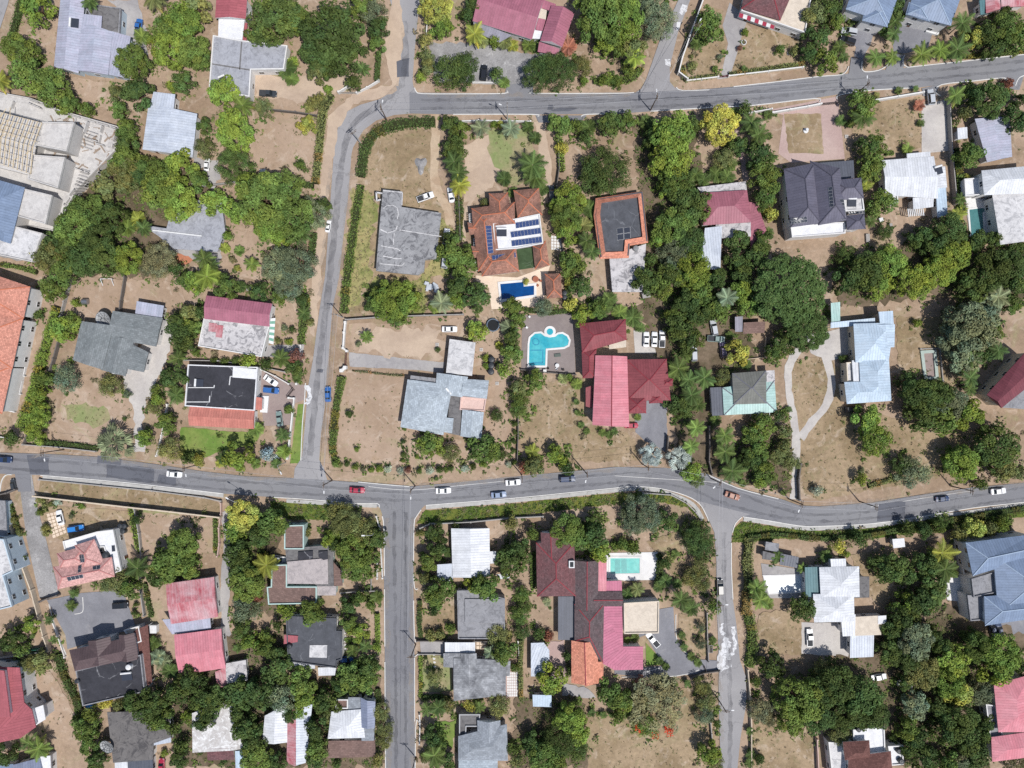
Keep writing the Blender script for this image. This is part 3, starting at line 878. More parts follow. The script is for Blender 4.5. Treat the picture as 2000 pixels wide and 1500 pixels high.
h41 = house('grey hip house', 'bungalow', 'grey shingled hip roof house at the bottom edge with a walled courtyard', 'g', '''
H midshing 4.2 1.4 wt | 895,1438 990,1414 992,1486 895,1486
G midshing 4.1 1.3 wt r1 | 932,1407 977,1407 979,1452 933,1452
G lightshing 3.8 .8 wt r0 | 896,1466 972,1466 972,1530 896,1530
F concdark 3.0 0 par | 897,1394 938,1394 936,1418 911,1418 910,1438 897,1438
''')
h42 = house('maroon tiled mansion', 'mansion', 'rambling dark maroon tiled mansion with pink flat wings and orange annex', 'w', '''
H maroontile 4.8 1.7 r1 wt | 1047,1060 1122,1060 1124,1164 1049,1165
G maroontile 5.0 1.2 wt r1 | 1056,1040 1094,1040 1096,1090 1058,1090
G darktile 4.6 1.2 r1 | 1123,1095 1169,1095 1168,1190 1123,1190
F pinkred 4.2 | 1158,1091 1185,1092 1184,1166 1168,1167
G darktile 4.3 1.0 r0 | 1160,1155 1215,1155 1216,1186 1158,1186
H darktile 4.4 1.2 r1 | 1122,1180 1180,1180 1178,1294 1122,1252
F pink 4.4 | 1175,1184 1215,1182 1217,1263 1256,1263 1256,1308 1200,1309 1177,1296
F pink 4.0 0 | 1183,1135 1214,1134 1215,1156 1184,1156
F cream 4.3 0 par pm=cream | 1218,1177 1287,1173 1286,1236 1219,1237
G orangebright 4.4 1.4 r1 | 1116,1251 1166,1253 1170,1335 1116,1334
F orangebright 4.3 | 1160,1292 1179,1293 1178,1332 1143,1341 1143,1330
F darkmetal 3.3 0 | 1090,1165 1123,1165 1123,1250 1090,1250
''', roof_cap='r')
m = MB(); q = [W(x, y, 6)-h42.O for x, y in ((1111,1095), (1122,1095), (1122,1109), (1111,1109))]
m.prism([tuple(p) for p in q], 5.0, 6.3, 0); q = inset(q, .3); m.prism([tuple(p) for p in q], 6.31, 6.34, 1)
m.build('skylight', [white_trim, glass_dark], h42.root)
h43 = house('pale metal annex', 'annex', 'pale lavender sheet roofed annex left of the orange annex roof', 'w', '''
F silver 3.2 | 1037,1256 1062,1255 1073,1270 1073,1296 1058,1322 1037,1321
''', cat='annex')
h44 = house('small light blue shed', 'garden_shed', 'small light blue metal roofed shed below the flowering lime tree', 'w', '''
S lightblue 2.8 .3 | 1040,1356 1077,1357 1077,1381 1041,1380
''', cat='shed')
h45 = house('white metal hip house', 'bungalow', 'white metal hip roofed house with a teal lean-to and cream side blocks', 'w', '''
H whitesheet 5.0 1.5 r1 | 1600,1108 1678,1106 1679,1166 1603,1168
F whitesheet 4.9 | 1622,1092 1652,1091 1653,1112 1624,1114
H whitesheet 4.9 1.4 r1 | 1588,1160 1668,1162 1669,1214 1590,1216
F teal 4.2 | 1572,1108 1601,1107 1603,1165 1574,1166
F concdark 3.4 | 1676,1126 1698,1126 1698,1167 1650,1169 1650,1160
F cream 4.0 0 | 1668,1205 1722,1202 1721,1240 1669,1242
F white 4.1 0 | 1715,1203 1731,1202 1731,1218 1715,1219
S silver 3.5 .3 | 1660,1240 1706,1240 1706,1283 1660,1285
F whitesheet 4.2 | 1642,1200 1671,1200 1670,1242 1646,1243
''')
h46 = house('pool pump sheds', 'pool_shed', 'low grey sheds with a dark panel roof above the glaring white pool', 'g', '''
F concrete 2.8 | 1496,1058 1522,1062 1520,1078 1494,1074
F concdark 2.7 | 1490,1076 1514,1082 1512,1095 1489,1092
F darkmetal 2.9 | 1525,1081 1560,1088 1558,1110 1523,1103
''', cat='shed')
h47 = house('slate blue mansion', 'two_storey_house', 'slate blue hip roofed mansion with stained concrete terraces at the right edge', 'w', '''
H slateblue 7.0 2.2 r0 | 1886,1060 2020,1043 2030,1085 1900,1125
H slateblue 6.9 2.4 r1 | 1940,1085 2030,1070 2040,1190 1950,1200
H slateblue 6.8 1.8 r0 | 1922,1165 2040,1155 2040,1205 1924,1222
F concrete 5.6 0 par pm=concrete | 1896,1130 1946,1115 1952,1155 1900,1166
F concrete 5.0 0 par pm=concrete | 1888,1162 1918,1162 1922,1210 1894,1212
''', roof_cap='b')
h48 = house('faded red long house', 'bungalow', 'faded red ribbed roof house at the lower right edge beside grey yards', 'w', '''
H redfade 4.8 1.6 r1 | 1941,1337 2012,1318 2016,1430 1950,1430
H redfade 4.7 1.2 r0 | 1936,1440 2020,1428 2020,1478 1938,1488
F concrete 3.4 0 par | 1924,1374 1948,1378 1957,1438 1932,1440
'''.replace('redfade', 'pinkred'))
h49 = house('brown hip and white house', 'two_storey_house', 'brown hip roofed house with white flat wings at the bottom right', 'w', '''
F white 4.2 0 par | 1665,1424 1726,1418 1728,1472 1698,1474 1666,1448
F white 3.6 0 par | 1733,1456 1763,1455 1763,1492 1740,1494
H browntile 6.0 1.6 wt | 1646,1449 1698,1446 1700,1480 1650,1485
H browntile 5.8 1.6 wt | 1657,1478 1740,1467 1744,1520 1655,1530
F concwhite 3.4 0 par | 1617,1448 1648,1451 1655,1520 1625,1520
''')
h50 = house('brown sheet sheds', 'garden_shed', 'pair of weathered brown sheet metal sheds in shade of the giant round tree', 't', '''
S purplish 2.6 .3 | 1435,619 1450,618 1450,648 1436,648
S flatbrown 2.7 .3 | 1452,630 1494,628 1493,650 1451,652
''', cat='shed')
h51 = house('white cube shed', 'garden_shed', 'small white flat roofed cube shed alone below the grassy bank', 'w', '''
F white 2.6 | 1743,1053 1766,1051 1768,1068 1745,1071
''', cat='shed', nowin=True)
h52 = house('bottom left blue grey roofs', 'bungalow', 'cluster of blue grey and white roofs cut off by the bottom left corner', 'w', '''
G slate 3.8 .8 | 25,1494 78,1480 90,1530 25,1540
F white 3.6 | 76,1478 98,1476 100,1520 80,1522
F slateblue 3.2 | -20,1496 26,1492 26,1530 -20,1530
''')
# ------------------------------------------------------------------ ground
def ground_mat(key, c1, c2, c3=None, s1=.05, s2=.9, a=.42, b=.6, rough=.95, grain=.16):
    if key in ('soil', 'tan', 'field', 'sand', 'litter'):
        c1, c2, c3 = [c and (c[0]+6, c[1]+6, c[2]+4) for c in (c1, c2, c3)]
    t = NT('ground_'+key); A, B = tone(*c1), tone(*c2)
    f = t.ramp(t.noise(s1, 7, .62, dist=.6), a, b)
    col = t.mix(f, A, B)
    if c3:
        g = t.ramp(t.noise(s1*3.1, 6, .66, dist=.8), .56, .72)
        col = t.mix(t.math('MULTIPLY', g, .75), col, tone(*c3))
    if key in ('soil', 'tan', 'field'):     # faded grass and trodden pale earth
        gr = t.math('MULTIPLY', t.ramp(t.noise(.085, 7, .7, dist=1.2), .56, .7), .55)
        col = t.mix(gr, col, tone(168,164,122))
        pw = t.math('MULTIPLY', t.ramp(t.noise(.14, 6, .66, dist=2.2), .55, .66), .5)
        col = t.mix(pw, col, tone(214,196,178))
        dk = t.math('MULTIPLY', t.ramp(t.noise(.6, 6, .75, dist=1.0), .58, .7), .35)
        col = t.mix(dk, col, tone(132,116,98))
    col = t.scale(col, t.ramp(t.noise(s2, 6, .72), .3, .7, 1-grain, 1+grain))
    col = t.scale(col, t.ramp(t.noise(s2*5, 3, .7), .3, .7, 1-grain*.6, 1+grain*.6))
    t.bump(t.noise(2.5, 5, .7), .35, .08)
    MATS[key] = t.done(col, rough, .08); return MATS[key]
ground_mat('soil', (182,158,138), (158,135,115), (130,116,94), .045)
ground_mat('tan', (186,162,143), (170,146,126), (178,152,126), .06, grain=.1)
ground_mat('field', (172,150,124), (148,128,102), (132,126,92), .09, grain=.2)
ground_mat('litter', (128,112,96), (100,88,72), (84,82,58), .12, grain=.22)
ground_mat('sand', (204,182,162), (190,168,150), None, .1, grain=.08)
ground_mat('weeds', (176,166,116), (138,144,88), (180,152,112), .16, grain=.24)
ground_mat('lawn', (118,146,72), (140,154,86), (160,150,106), .12, grain=.14)
ground_mat('drylawn', (150,158,108), (172,160,126), (126,146,88), .12, grain=.14)
ground_mat('verge', (92,112,50), (122,126,62), (136,100,74), .12, grain=.3)
ground_mat('gravel', (172,170,170), (150,148,148), (212,210,208), .12, 2.2, grain=.24)
ground_mat('concrete_paving', (188,184,182), (170,166,166), (150,147,148), .12, 1.2, grain=.08)
ground_mat('pale_concrete', (214,208,202), (198,192,188), (180,174,172), .12, 1.2, grain=.08)
ground_mat('grey_paving', (150,150,156), (138,138,144), (164,162,164), .1, 1.2, grain=.09)
ground_mat('brown_paving', (150,136,130), (140,126,122), (166,150,142), .1, 1.2, grain=.09)
ground_mat('deck_brown', (158,147,144), (146,135,133), (160,148,144), .12, 1.2, grain=.08)
ground_mat('pink_paving', (204,180,172), (194,168,162), None, .1, 1.4, grain=.1)
ground_mat('mauve_paving', (172,156,150), (164,147,143), None, .1, 1.4, grain=.07)
ground_mat('cream_deck', (250,230,208), (240,218,196), None, .2, 1.4, grain=.05)
ground_mat('white_deck', (250,248,246), (236,234,232), None, .2, 1.4, grain=.04)
ground_mat('redearth', (204,138,108), (188,128,102), None, .2, 1, grain=.14)
ground_mat('dirt_track', (206,184,158), (190,164,138), None, .2, 1, grain=.12)
def asphalt(key, c, c2):
    t = NT('asphalt_'+key)
    col = t.mix(t.ramp(t.noise(.035, 6, .6, dist=.8), .4, .62), tone(*c), tone(*c2))
    st = t.ramp(t.noise(.22, 6, .7, dist=1.5), .6, .74)
    col = t.mix(t.math('MULTIPLY', st, .35), col, tone(108,108,114))
    col = t.scale(col, t.ramp(t.noise(4, 5, .75), .3, .7, .9, 1.1))
    v = t.new('ShaderNodeTexVoronoi', feature='DISTANCE_TO_EDGE'); v.inputs['Scale'].default_value = .09
    ad = t.new('ShaderNodeVectorMath', operation='ADD'); t.link(t.pos(), ad.inputs[0])
    nn = t.new('ShaderNodeTexNoise'); nn.inputs['Scale'].default_value = .3; nn.inputs['Detail'].default_value = 6; t.link(t.pos(), nn.inputs['Vector'])
    sc = t.new('ShaderNodeVectorMath', operation='SCALE'); t.link(nn.outputs['Color'], sc.inputs[0]); sc.inputs['Scale'].default_value = 7
    t.link(sc.outputs[0], ad.inputs[1]); t.link(ad.outputs[0], v.inputs['Vector'])
    col = t.scale(col, t.ramp(v.outputs['Distance'], .004, .014, .8, 1))
    t.bump(t.noise(8, 3), .2, .02)
    MATS[key] = t.done(col, .9, .12)
asphalt('asphalt', (149,149,152), (136,136,141))
asphalt('asphalt_pale', (174,172,173), (162,160,162))
asphalt('asphalt_dark', (114,116,124), (108,110,118))
kerb_m = plain('kerb_paint', (232,230,226), .8, .1, .12, nscale=.6)
kerb_g = plain('kerb_concrete', (196,194,190), .9, .1, .15, nscale=.6)
GN = [0]
PAVED = []; SOFT = []
def patch(name, mk, pts, rough=0.0, layer=None):
    """sheet of ground; rough = metres of raggedness along its edge"""
    GN[0] += 1; z = .02+.0016*GN[0] if layer is None else layer
    pp = pts_of(pts) if isinstance(pts, str) else pts
    (SOFT if mk in ('field','weeds','lawn','drylawn','verge','tan','litter','redearth') else PAVED).append((mk, pp))
    P = [W(x, y, 0) for x, y in pp]
    if rough:
        Q = []
        for i, p in enumerate(P):
            q = P[(i+1) % len(P)]; L = (q-p).length; n = max(1, int(L/1.3)); d = (q-p).normalized() if L else Vector((1,0,0)); s = Vector((-d.y, d.x, 0))
            for k in range(n): Q.append(p.lerp(q, k/n)+s*U(-rough, rough)+d*U(-.3, .3))
        P = Q
    m = MB(); V = [Vector((p.x, p.y, z)) for p in P]
    for t in tessellate_polygon([V]):
        q = [V[i] for i in t]
        ar = (q[1]-q[0]).cross(q[2]-q[0]).z
        if abs(ar) < 1e-9: continue
        if ar < 0: q.reverse()
        m.face(q)
    return struct(m.build(name, M(mk) if mk not in MATS else MATS[mk]))
def smooth_line(pts, n=4):
    P = [Vector((p[0], p[1])) for p in pts]
    if len(P) < 3: return P
    out = []
    for i in range(len(P)-1):
        a, b, c, d = P[max(i-1,0)], P[i], P[i+1], P[min(i+2, len(P)-1)]
        for k in range(n):
            t = k/n
            out.append(.5*((2*b)+(c-a)*t+(2*a-5*b+4*c-d)*t*t+(3*b-a-3*c+d)*t**3))
    out.append(P[-1]); return out
def strip_pts(pts, w):
    "photo points of a band of half width w/2 (in photo pixels) along a smoothed line"
    P = smooth_line(pts); L = []; Rr = []
    for i, p in enumerate(P):
        d = (P[min(i+1, len(P)-1)]-P[max(i-1, 0)]).normalized(); s = Vector((-d.y, d.x))*w/2
        L.append(tuple(p+s)); Rr.append(tuple(p-s))
    return L+Rr[::-1]
m = MB(); m.face([(-1500,-1500,0), (1500,-1500,0), (1500,1500,0), (-1500,1500,0)]); struct(m.build('ground', MATS['soil']))

P_ = patch
P_('dry_grass', 'field', '705,262 850,250 860,380 890,430 868,520 840,560 820,610 670,612 672,560 690,430', 1.2)
P_('weedy_grass', 'weeds', '690,365 735,380 730,430 722,540 690,600 664,612 668,540 680,440', 1.2)
P_('weedy_grass', 'weeds', '845,420 880,440 900,480 880,540 840,540 830,610 720,600 730,545 815,545 850,500', 1)
P_('dirt_track', 'dirt_track', strip_pts([(849,222),(850,280),(848,330),(853,370),(872,405),(880,440)], 17), .3)
P_('yard', 'tan', '668,724 800,738 788,840 790,905 655,908 662,830', .3)
P_('yard', 'tan', '682,634 900,622 985,645 1000,700 990,800 1010,905 930,912 800,918 800,860 945,860 955,740 870,720 690,690', .4)
P_('yard', 'field', '1020,745 1140,740 1150,830 1240,850 1252,900 1100,905 1020,880 1014,800', .6)
P_('gravel_yard', 'gravel', '838,82 925,85 1010,100 1065,108 1062,122 1040,150 1036,182 998,184 988,166 848,158', .5)
P_('yard', 'tan', '508,205 630,205 625,240 612,350 520,350 480,300 500,240', .5)
P_('driveway', 'sand', '500,140 560,150 650,140 690,150 668,178 640,185 600,205 560,195 500,190', .6)
P_('yard', 'tan', '85,870 260,880 270,800 240,760 150,740 120,790', .6)
P_('grass', 'drylawn', '118,790 160,785 210,800 214,815 190,835 130,820', 1.0)
P_('yard', 'field', '1318,128 1352,30 1385,10 1412,20 1412,60 1420,85 1400,150 1340,158', .3)
P_('yard', 'field', '1428,140 1447,62 1500,50 1565,70 1575,122', .3)
P_('driveway', 'concrete_paving', '1425,5 1445,22 1458,45 1450,65 1444,90 1428,142 1425,152 1402,155 1410,140 1422,85 1411,50', 0)
P_('driveway', 'grey_paving', '1664,45 1708,58 1700,88 1690,104 1684,118 1668,110 1672,92 1660,80', 0)
P_('driveway', 'grey_paving', '1748,42 1808,58 1822,62 1812,95 1762,105 1745,100 1742,70', 0)
P_('yard', 'field', '1700,198 1800,190 1800,290 1750,300 1670,300 1665,250', .5)
P_('driveway', 'pale_concrete', '1800,205 1846,195 1852,295 1800,300', 0)
P_('driveway', 'pink_paving', '1500,215 1636,188 1650,310 1545,318 1520,300 1530,225', 0)
P_('lawn', 'field', '1531,222 1604,222 1608,300 1540,300', .2)
P_('flower_bed', 'litter', '133,1166 162,1160 161,1188 155,1197 140,1196', .1)
P_('driveway', 'pink_paving', '1432,240 1442,245 1462,350 1452,355', .2)
P_('gravel_yard', 'sand', '905,285 960,262 982,340 960,365 930,385 908,395', .5)
P_('lawn', 'drylawn', '955,252 1035,250 1050,340 1000,365 978,340 952,300', .5)
P_('driveway', 'sand', '1045,240 1062,235 1078,330 1076,400 1062,400', .3)
P_('path', 'sand', strip_pts([(925,385),(912,410),(906,450),(908,500),(915,540)], 7), .1)
P_('pool_deck', 'cream_deck', '930,538 1010,542 1075,518 1066,545 1062,598 960,604 955,562 930,556', 0)
P_('pool_deck', 'deck_brown', '1020,616 1120,612 1124,730 1018,720', 0)
P_('driveway', 'concrete_paving', '680,688 868,708 866,728 800,722 683,716', .1)
P_('yard', 'sand', '700,640 860,640 866,700 700,688', 1.5)
P_('driveway', 'grey_paving', '1228,785 1302,782 1304,885 1262,862 1242,845 1240,810', .2)
P_('car_park', 'pale_concrete', '1237,645 1300,644 1305,690 1240,690', 0)
P_('driveway', 'pale_concrete', '1358,690 1380,680 1382,800 1386,890 1372,912 1360,840', 0)
P_('yard', 'brown_paving', '1370,645 1412,650 1410,735 1380,740', .6)
P_('yard', 'field', '1540,700 1625,700 1645,800 1760,820 1900,840 1960,900 1800,940 1600,975 1560,965 1560,880 1535,800', .5)
P_('driveway', 'pale_concrete', strip_pts([(1610,690),(1624,740),(1614,790),(1585,825),(1564,855)], 16), .2)
P_('driveway', 'pale_concrete', strip_pts([(1560,680),(1541,715),(1541,760),(1551,820),(1555,880),(1553,930),(1548,975)], 15), .2)
P_('dry_grass', 'field', strip_pts([(1566,720),(1556,760),(1568,810)], 18), .3)
P_('yard', 'pale_concrete', '1575,655 1655,640 1658,690 1625,705 1585,690', .3)
P_('yard', 'field', '1750,620 1900,620 1900,700 1870,760 1752,760', .6)
P_('brown_field', 'field', '80,936 200,948 400,972 432,984 430,1006 250,986 74,966', 0)
P_('driveway', 'gravel', '36,930 62,925 72,985 92,1060 116,1162 78,1168 52,1050', 0)
P_('car_park', 'grey_paving', '92,1172 160,1158 240,1152 266,1225 132,1268 128,1240', 0)
P_('yard', 'field', '75,985 255,998 262,1040 180,1040 120,1055 92,1040', .2)
P_('lawn', 'drylawn', '262,992 350,1000 350,1018 310,1022 270,1010', .6)
P_('yard', 'tan', '258,1000 425,1010 428,1080 400,1080 290,1100 265,1050', .3)
P_('yard', 'tan', '50,1310 100,1310 150,1400 155,1425 90,1430 70,1370', .4)
P_('yard', 'tan', '0,1120 30,1120 70,1180 95,1270 0,1290', .3)
P_('lawn', 'lawn', '352,834 500,846 505,856 495,868 430,880 400,895 352,880', .2)
P_('lawn', 'lawn', '582,790 595,790 588,905 566,905', .1)
P_('driveway', 'mauve_paving', '510,724 580,750 600,752 596,780 572,790 570,830 515,832 510,780', 0)
P_('driveway', 'concrete_paving', '515,675 595,672 590,700 512,697', .1)
P_('driveway', 'pale_concrete', '240,720 320,620 345,640 318,720 300,760 280,800 282,880 262,885 262,800 245,760', .5)
P_('path', 'concrete_paving', strip_pts([(436,1000),(447,1060),(440,1110),(440,1200),(446,1270)], 17), .3)
P_('driveway', 'concrete_paving', '210,0 268,0 285,60 290,110 260,85 236,60 240,20', .4)
P_('yard', 'tan', '25,60 110,0 120,0 104,130 130,150 215,160 230,220 150,190 110,150', .6)
P_('yard', 'gravel', '-20,190 60,195 240,250 225,300 160,365 110,440 60,512 -20,500', .4)
P_('yard', 'tan', '234,385 260,365 290,385 292,415 262,432 238,415', .6)
P_('redearth_patch', 'redearth', '345,495 380,490 384,510 340,524', .6)
P_('yard', 'concrete_paving', '375,370 420,350 440,420 430,520 360,500 280,470 330,430', .6)
P_('yard', 'tan', '455,450 520,450 540,480 530,560 465,540 445,500', .5)
P_('yard', 'tan', '150,540 240,545 236,620 140,620', .4)
P_('yard', 'tan', '250,545 350,550 370,600 240,600', .4)
P_('yard', 'concrete_paving', '380,310 425,315 430,350 385,370', .5)
P_('verge', 'verge', '812,1024 830,997 1000,984 1200,964 1290,961 1340,980 1372,1015 1378,1030 1340,990 1280,978 1200,984 1000,1008 830,1022', .3)
P_('verge', 'verge', '1432,1035 1450,1018 1520,1030 1600,1036 1700,1032 1800,1018 2040,982 2040,1002 1880,1030 1700,1052 1540,1052 1450,1058 1430,1060', .3)
P_('verge', 'verge', '530,980 620,984 700,992 640,1014 565,1014 530,1000', .3)
P_('yard', 'field', '820,1172 890,1172 890,1240 822,1245', .4)
P_('lawn', 'drylawn', '822,1278 880,1280 884,1350 822,1352', .2)
P_('lawn', 'lawn', '850,1410 890,1408 885,1460 860,1455', .4)
P_('yard', 'field', '1140,1400 1230,1370 1360,1340 1396,1400 1400,1520 1130,1520', .6)
P_('driveway', 'grey_paving', '1255,1195 1315,1185 1318,1240 1330,1270 1355,1287 1402,1290 1402,1312 1340,1318 1260,1322 1200,1316 1200,1308 1296,1300 1260,1240 1248,1245 1245,1210', 0)
P_('grass', 'lawn', '1261,1255 1284,1280 1304,1298 1262,1300', 0)
P_('yard', 'field', '1325,1200 1385,1205 1382,1280 1350,1280 1328,1250', .3)
P_('yard', 'field', '1262,1060 1320,1040 1345,1120 1340,1180 1290,1090', .5)
P_('yard', 'field', '1480,1200 1565,1180 1570,1275 1480,1280', .5)
P_('yard', 'pale_concrete', '1566,1216 1668,1216 1668,1240 1662,1283 1565,1276', .2)
P_('pool_deck', 'concrete_paving', '1486,1100 1562,1112 1566,1168 1495,1168', 0)
P_('pool_deck', 'white_deck', '1182,1080 1284,1078 1283,1132 1220,1134 1182,1128', 0)
P_('pool_deck', 'white_deck', '1884,384 1926,380 1934,460 1894,466', 0)
P_('patio', 'white_deck', '1836,1130 1879,1126 1880,1175 1850,1172', 0)
P_('yard', 'field', '1470,1400 1585,1400 1590,1520 1465,1520', .5)
P_('yard', 'field', '1660,1080 1740,1075 1790,1120 1770,1160 1720,1190 1680,1150', .6)
P_('yard', 'grey_paving', '1888,1208 2030,1190 2040,1262 1960,1262 1905,1240', .2)
P_('yard', 'pink_paving', '1036,1256 1102,1250 1110,1330 1075,1325', .3)
P_('yard', 'concrete_paving', '1095,1330 1150,1345 1165,1365 1100,1360', .5)
P_('driveway', 'concrete_paving', '820,1252 868,1254 866,1276 822,1275', 0)
P_('patio', 'pink_paving', '988,1310 1012,1310 1012,1360 988,1362', 0)
P_('leaf_litter', 'litter', '100,420 250,330 390,330 440,400 330,440 300,540 120,530', 1.5)
P_('leaf_litter', 'litter', '440,1240 560,1240 560,1340 660,1310 740,1300 750,1500 350,1500 330,1340', 1.5)
P_('leaf_litter', 'litter', '1620,1290 1860,1180 2020,1250 1940,1340 1930,1500 1770,1500 1640,1420', 1.5)
P_('leaf_litter', 'litter', '1240,240 1360,240 1370,480 1450,520 1480,700 1300,760 1250,600', 1.5)
P_('leaf_litter', 'litter', '1620,500 1800,480 2020,480 2020,580 1800,580 1640,600', 1.5)
P_('leaf_litter', 'litter', '1300,700 1390,700 1400,900 1540,840 1545,960 1330,915', 1)
P_('leaf_litter', 'litter', '1010,1360 1140,1360 1145,1500 1000,1500', 1)
P_('leaf_litter', 'litter', '450,1000 540,1000 555,1200 460,1200', 1)
P_('verge', 'sand', '690,180 770,165 775,178 745,190 690,205 660,250 648,330 636,470 622,600 612,660 602,640 612,540 625,360 640,230', .5)
P_('verge', 'sand', '766,0 782,0 790,60 778,170 766,170 750,90', .3)

# roads
roads = [
 ('north_street', 'asphalt_pale', '752,-60 762,0 772,40 773,100 771,160 762,182 742,194 704,205 680,217 662,242 655,272 652,300 645,400 640,470 635,540 625,600 617,660 612,700 601,760 597,820 590,893 576,915 574,934 640,940 634,918 624,898 627,850 634,800 640,720 645,660 650,600 663,540 670,470 680,390 687,300 690,288 710,255 735,236 770,225 805,222 830,222 830,184 813,180 808,170 806,158 810,100 820,0 825,-60'),
 ('side_street', 'asphalt_pale', '1338,-60 1325,0 1290,75 1262,155 1252,174 1240,182 1236,215 1330,210 1335,178 1318,172 1308,160 1308,130 1325,60 1348,0 1360,-60'),
 ('top_road', 'asphalt', '800,181 985,183 1240,181 1335,178 1440,169 1600,150 1640,146 1700,139 1800,130 2000,107 2200,82 2200,122 2000,147 1960,153 1838,166 1790,172 1700,177 1635,185 1585,193 1470,207 1270,218 1200,223 1040,224 880,224 800,222'),
 ('main_road', 'asphalt', '-200,868 0,884 100,887 190,892 300,906 400,921 480,930 570,934 630,937 700,942 800,950 900,942 1000,932 1100,922 1200,912 1300,914 1380,925 1400,933 1440,952 1530,976 1560,987 1600,989 1700,982 1800,966 1900,952 2000,943 2200,922 2200,955 2000,980 1900,991 1800,1008 1700,1022 1600,1027 1560,1026 1500,1016 1445,1008 1400,1000 1370,985 1340,968 1290,954 1240,950 1200,953 1000,973 830,987 812,991 740,990 700,982 600,975 535,971 437,964 300,948 200,938 80,928 0,925 -200,910'),
 ('south_street', 'asphalt', '735,982 832,985 823,994 812,1010 808,1040 808,1200 810,1290 810,1600 754,1600 753,1460 752,1320 751,1200 750,1100 748,1010 744,996'),
 ('patched_street', 'asphalt_pale', '1362,978 1383,1012 1395,1040 1399,1100 1399,1160 1402,1240 1404,1310 1403,1360 1405,1420 1410,1600 1440,1600 1440,1500 1446,1440 1458,1370 1456,1320 1445,1290 1438,1220 1431,1170 1428,1100 1428,1050 1432,1027 1446,1010 1465,1004'),
 ('corner_street', 'asphalt_pale', '-30,-40 28,-40 16,10 -10,90 -30,120'),
 ('driveway_mouth', 'asphalt', '986,185 990,166 1042,160 1041,184'), ('driveway_mouth', 'asphalt', '1657,147 1662,112 1686,118 1684,142'), ('driveway_mouth', 'asphalt', '1728,140 1742,104 1766,108 1764,134'),
 ('driveway_mouth', 'asphalt', '1800,173 1802,188 1826,190 1834,166'), ('driveway_mouth', 'asphalt', '1958,152 1974,176 1990,176 2000,146'),
 ('driveway_mouth', 'asphalt', '1046,226 1052,240 1134,240 1146,226'), ('driveway_mouth', 'asphalt', '30,926 60,926 62,960 36,960'),
]
for i, (n_, mk, p) in enumerate(roads): patch(n_, mk, p, 0, .17+.004*i)
for i, p in enumerate(('210,906 302,913 300,942 208,932', '248,912 300,918 296,944 244,938', '310,926 345,930 343,948 308,944', '52,888 96,890 96,926 60,926', '1715,984 1768,978 1766,1014 1712,1018', '1095,210 1130,212 1110,218 1072,218', '190,890 238,896 236,910 190,904', '1070,205 1080,205 1078,216 1068,216', '775,120 800,112 798,150 776,150', '620,720 632,722 630,728 618,727')):
    patch('asphalt_patch', 'asphalt_dark', p, .1, .202+.002*i)
def stain_mat(name, rgb, lo, hi, sc, mx=1.0):
    t = NT(name); t.done(tone(*rgb), .8, .2)
    tr = t.new('ShaderNodeBsdfTransparent'); ms = t.new('ShaderNodeMixShader')
    f = t.math('MULTIPLY', t.ramp(t.noise(sc, 7, .75, dist=1.0), lo, hi), mx)
    t.link(f, ms.inputs[0]); t.link(tr.outputs[0], ms.inputs[1]); t.link(t.b.outputs[0], ms.inputs[2]); t.link(ms.outputs[0], t.n['Material Output'].inputs['Surface'])
    MATS[name] = t.m
stain_mat('water_stain_salt', (236,236,238), .34, .5, .9)
stain_mat('tyre_wear', (96,96,102), .36, .7, .16, .38)
stain_mat('dust_wear', (190,178,166), .42, .72, .2, .6)
for p, w in (([(0,895),(200,909),(400,935),(600,948),(800,962),(1000,945),(1200,926),(1300,926),(1400,950),(1560,1002),(1700,998),(2000,952)], 5), ([(0,914),(200,929),(400,953),(600,965),(800,977),(1000,963),(1200,943),(1330,950),(1420,985),(1560,1015),(1700,1012),(2000,972)], 5),
             ([(770,1000),(772,1200),(774,1500)], 6), ([(793,1000),(792,1200),(794,1500)], 6), ([(820,196),(1240,195),(1440,183),(1700,152),(2000,120)], 5), ([(820,212),(1240,210),(1460,195),(1700,167),(2000,136)], 5),
             ([(790,40),(788,150),(740,205),(690,245),(668,320),(652,470),(638,600),(620,740),(606,890)], 12), ([(1414,1040),(1414,1180),(1425,1330),(1425,1500)], 8)):
    patch('tyre_wear', 'tyre_wear', strip_pts(p, w), .25, .262+.001*w)
for p in ([(822,186),(985,186),(1230,185)], [(645,330),(636,470),(622,600)], [(688,330),(672,470),(656,600),(640,760),(628,890)], [(0,888),(200,895),(400,924),(560,936)], [(820,950),(1000,935),(1200,916)], [(1600,988),(1800,968),(2000,945)], [(756,1010),(757,1200),(760,1500)], [(806,1010),(804,1200),(806,1500)], [(1400,1060),(1404,1240),(1410,1450)]):
    patch('roadside_dust', 'dust_wear', strip_pts(p, 8), .4, .275)

for i, p in enumerate((strip_pts([(1412,1215),(1408,1225),(1414,1240)], 4), strip_pts([(1418,1245),(1414,1260),(1408,1275),(1404,1300)], 9), strip_pts([(1432,1222),(1434,1240),(1436,1262),(1430,1275),(1420,1288)], 5), strip_pts([(1422,1250),(1418,1270),(1412,1290),(1402,1308)], 12), strip_pts([(1428,1297),(1418,1304),(1402,1307)], 4))):
    patch('lime_spill', 'water_stain_salt', p, .5, .224+.002*i)
for i, p in enumerate((strip_pts([(1338,10),(1330,30)], 8), strip_pts([(1326,45),(1322,60)], 7), strip_pts([(1305,118),(1302,130)], 9), strip_pts([(600,750),(604,775),(598,790)], 8))):
    patch('lime_spill', 'water_stain_salt', p, .6, .236+.002*i)
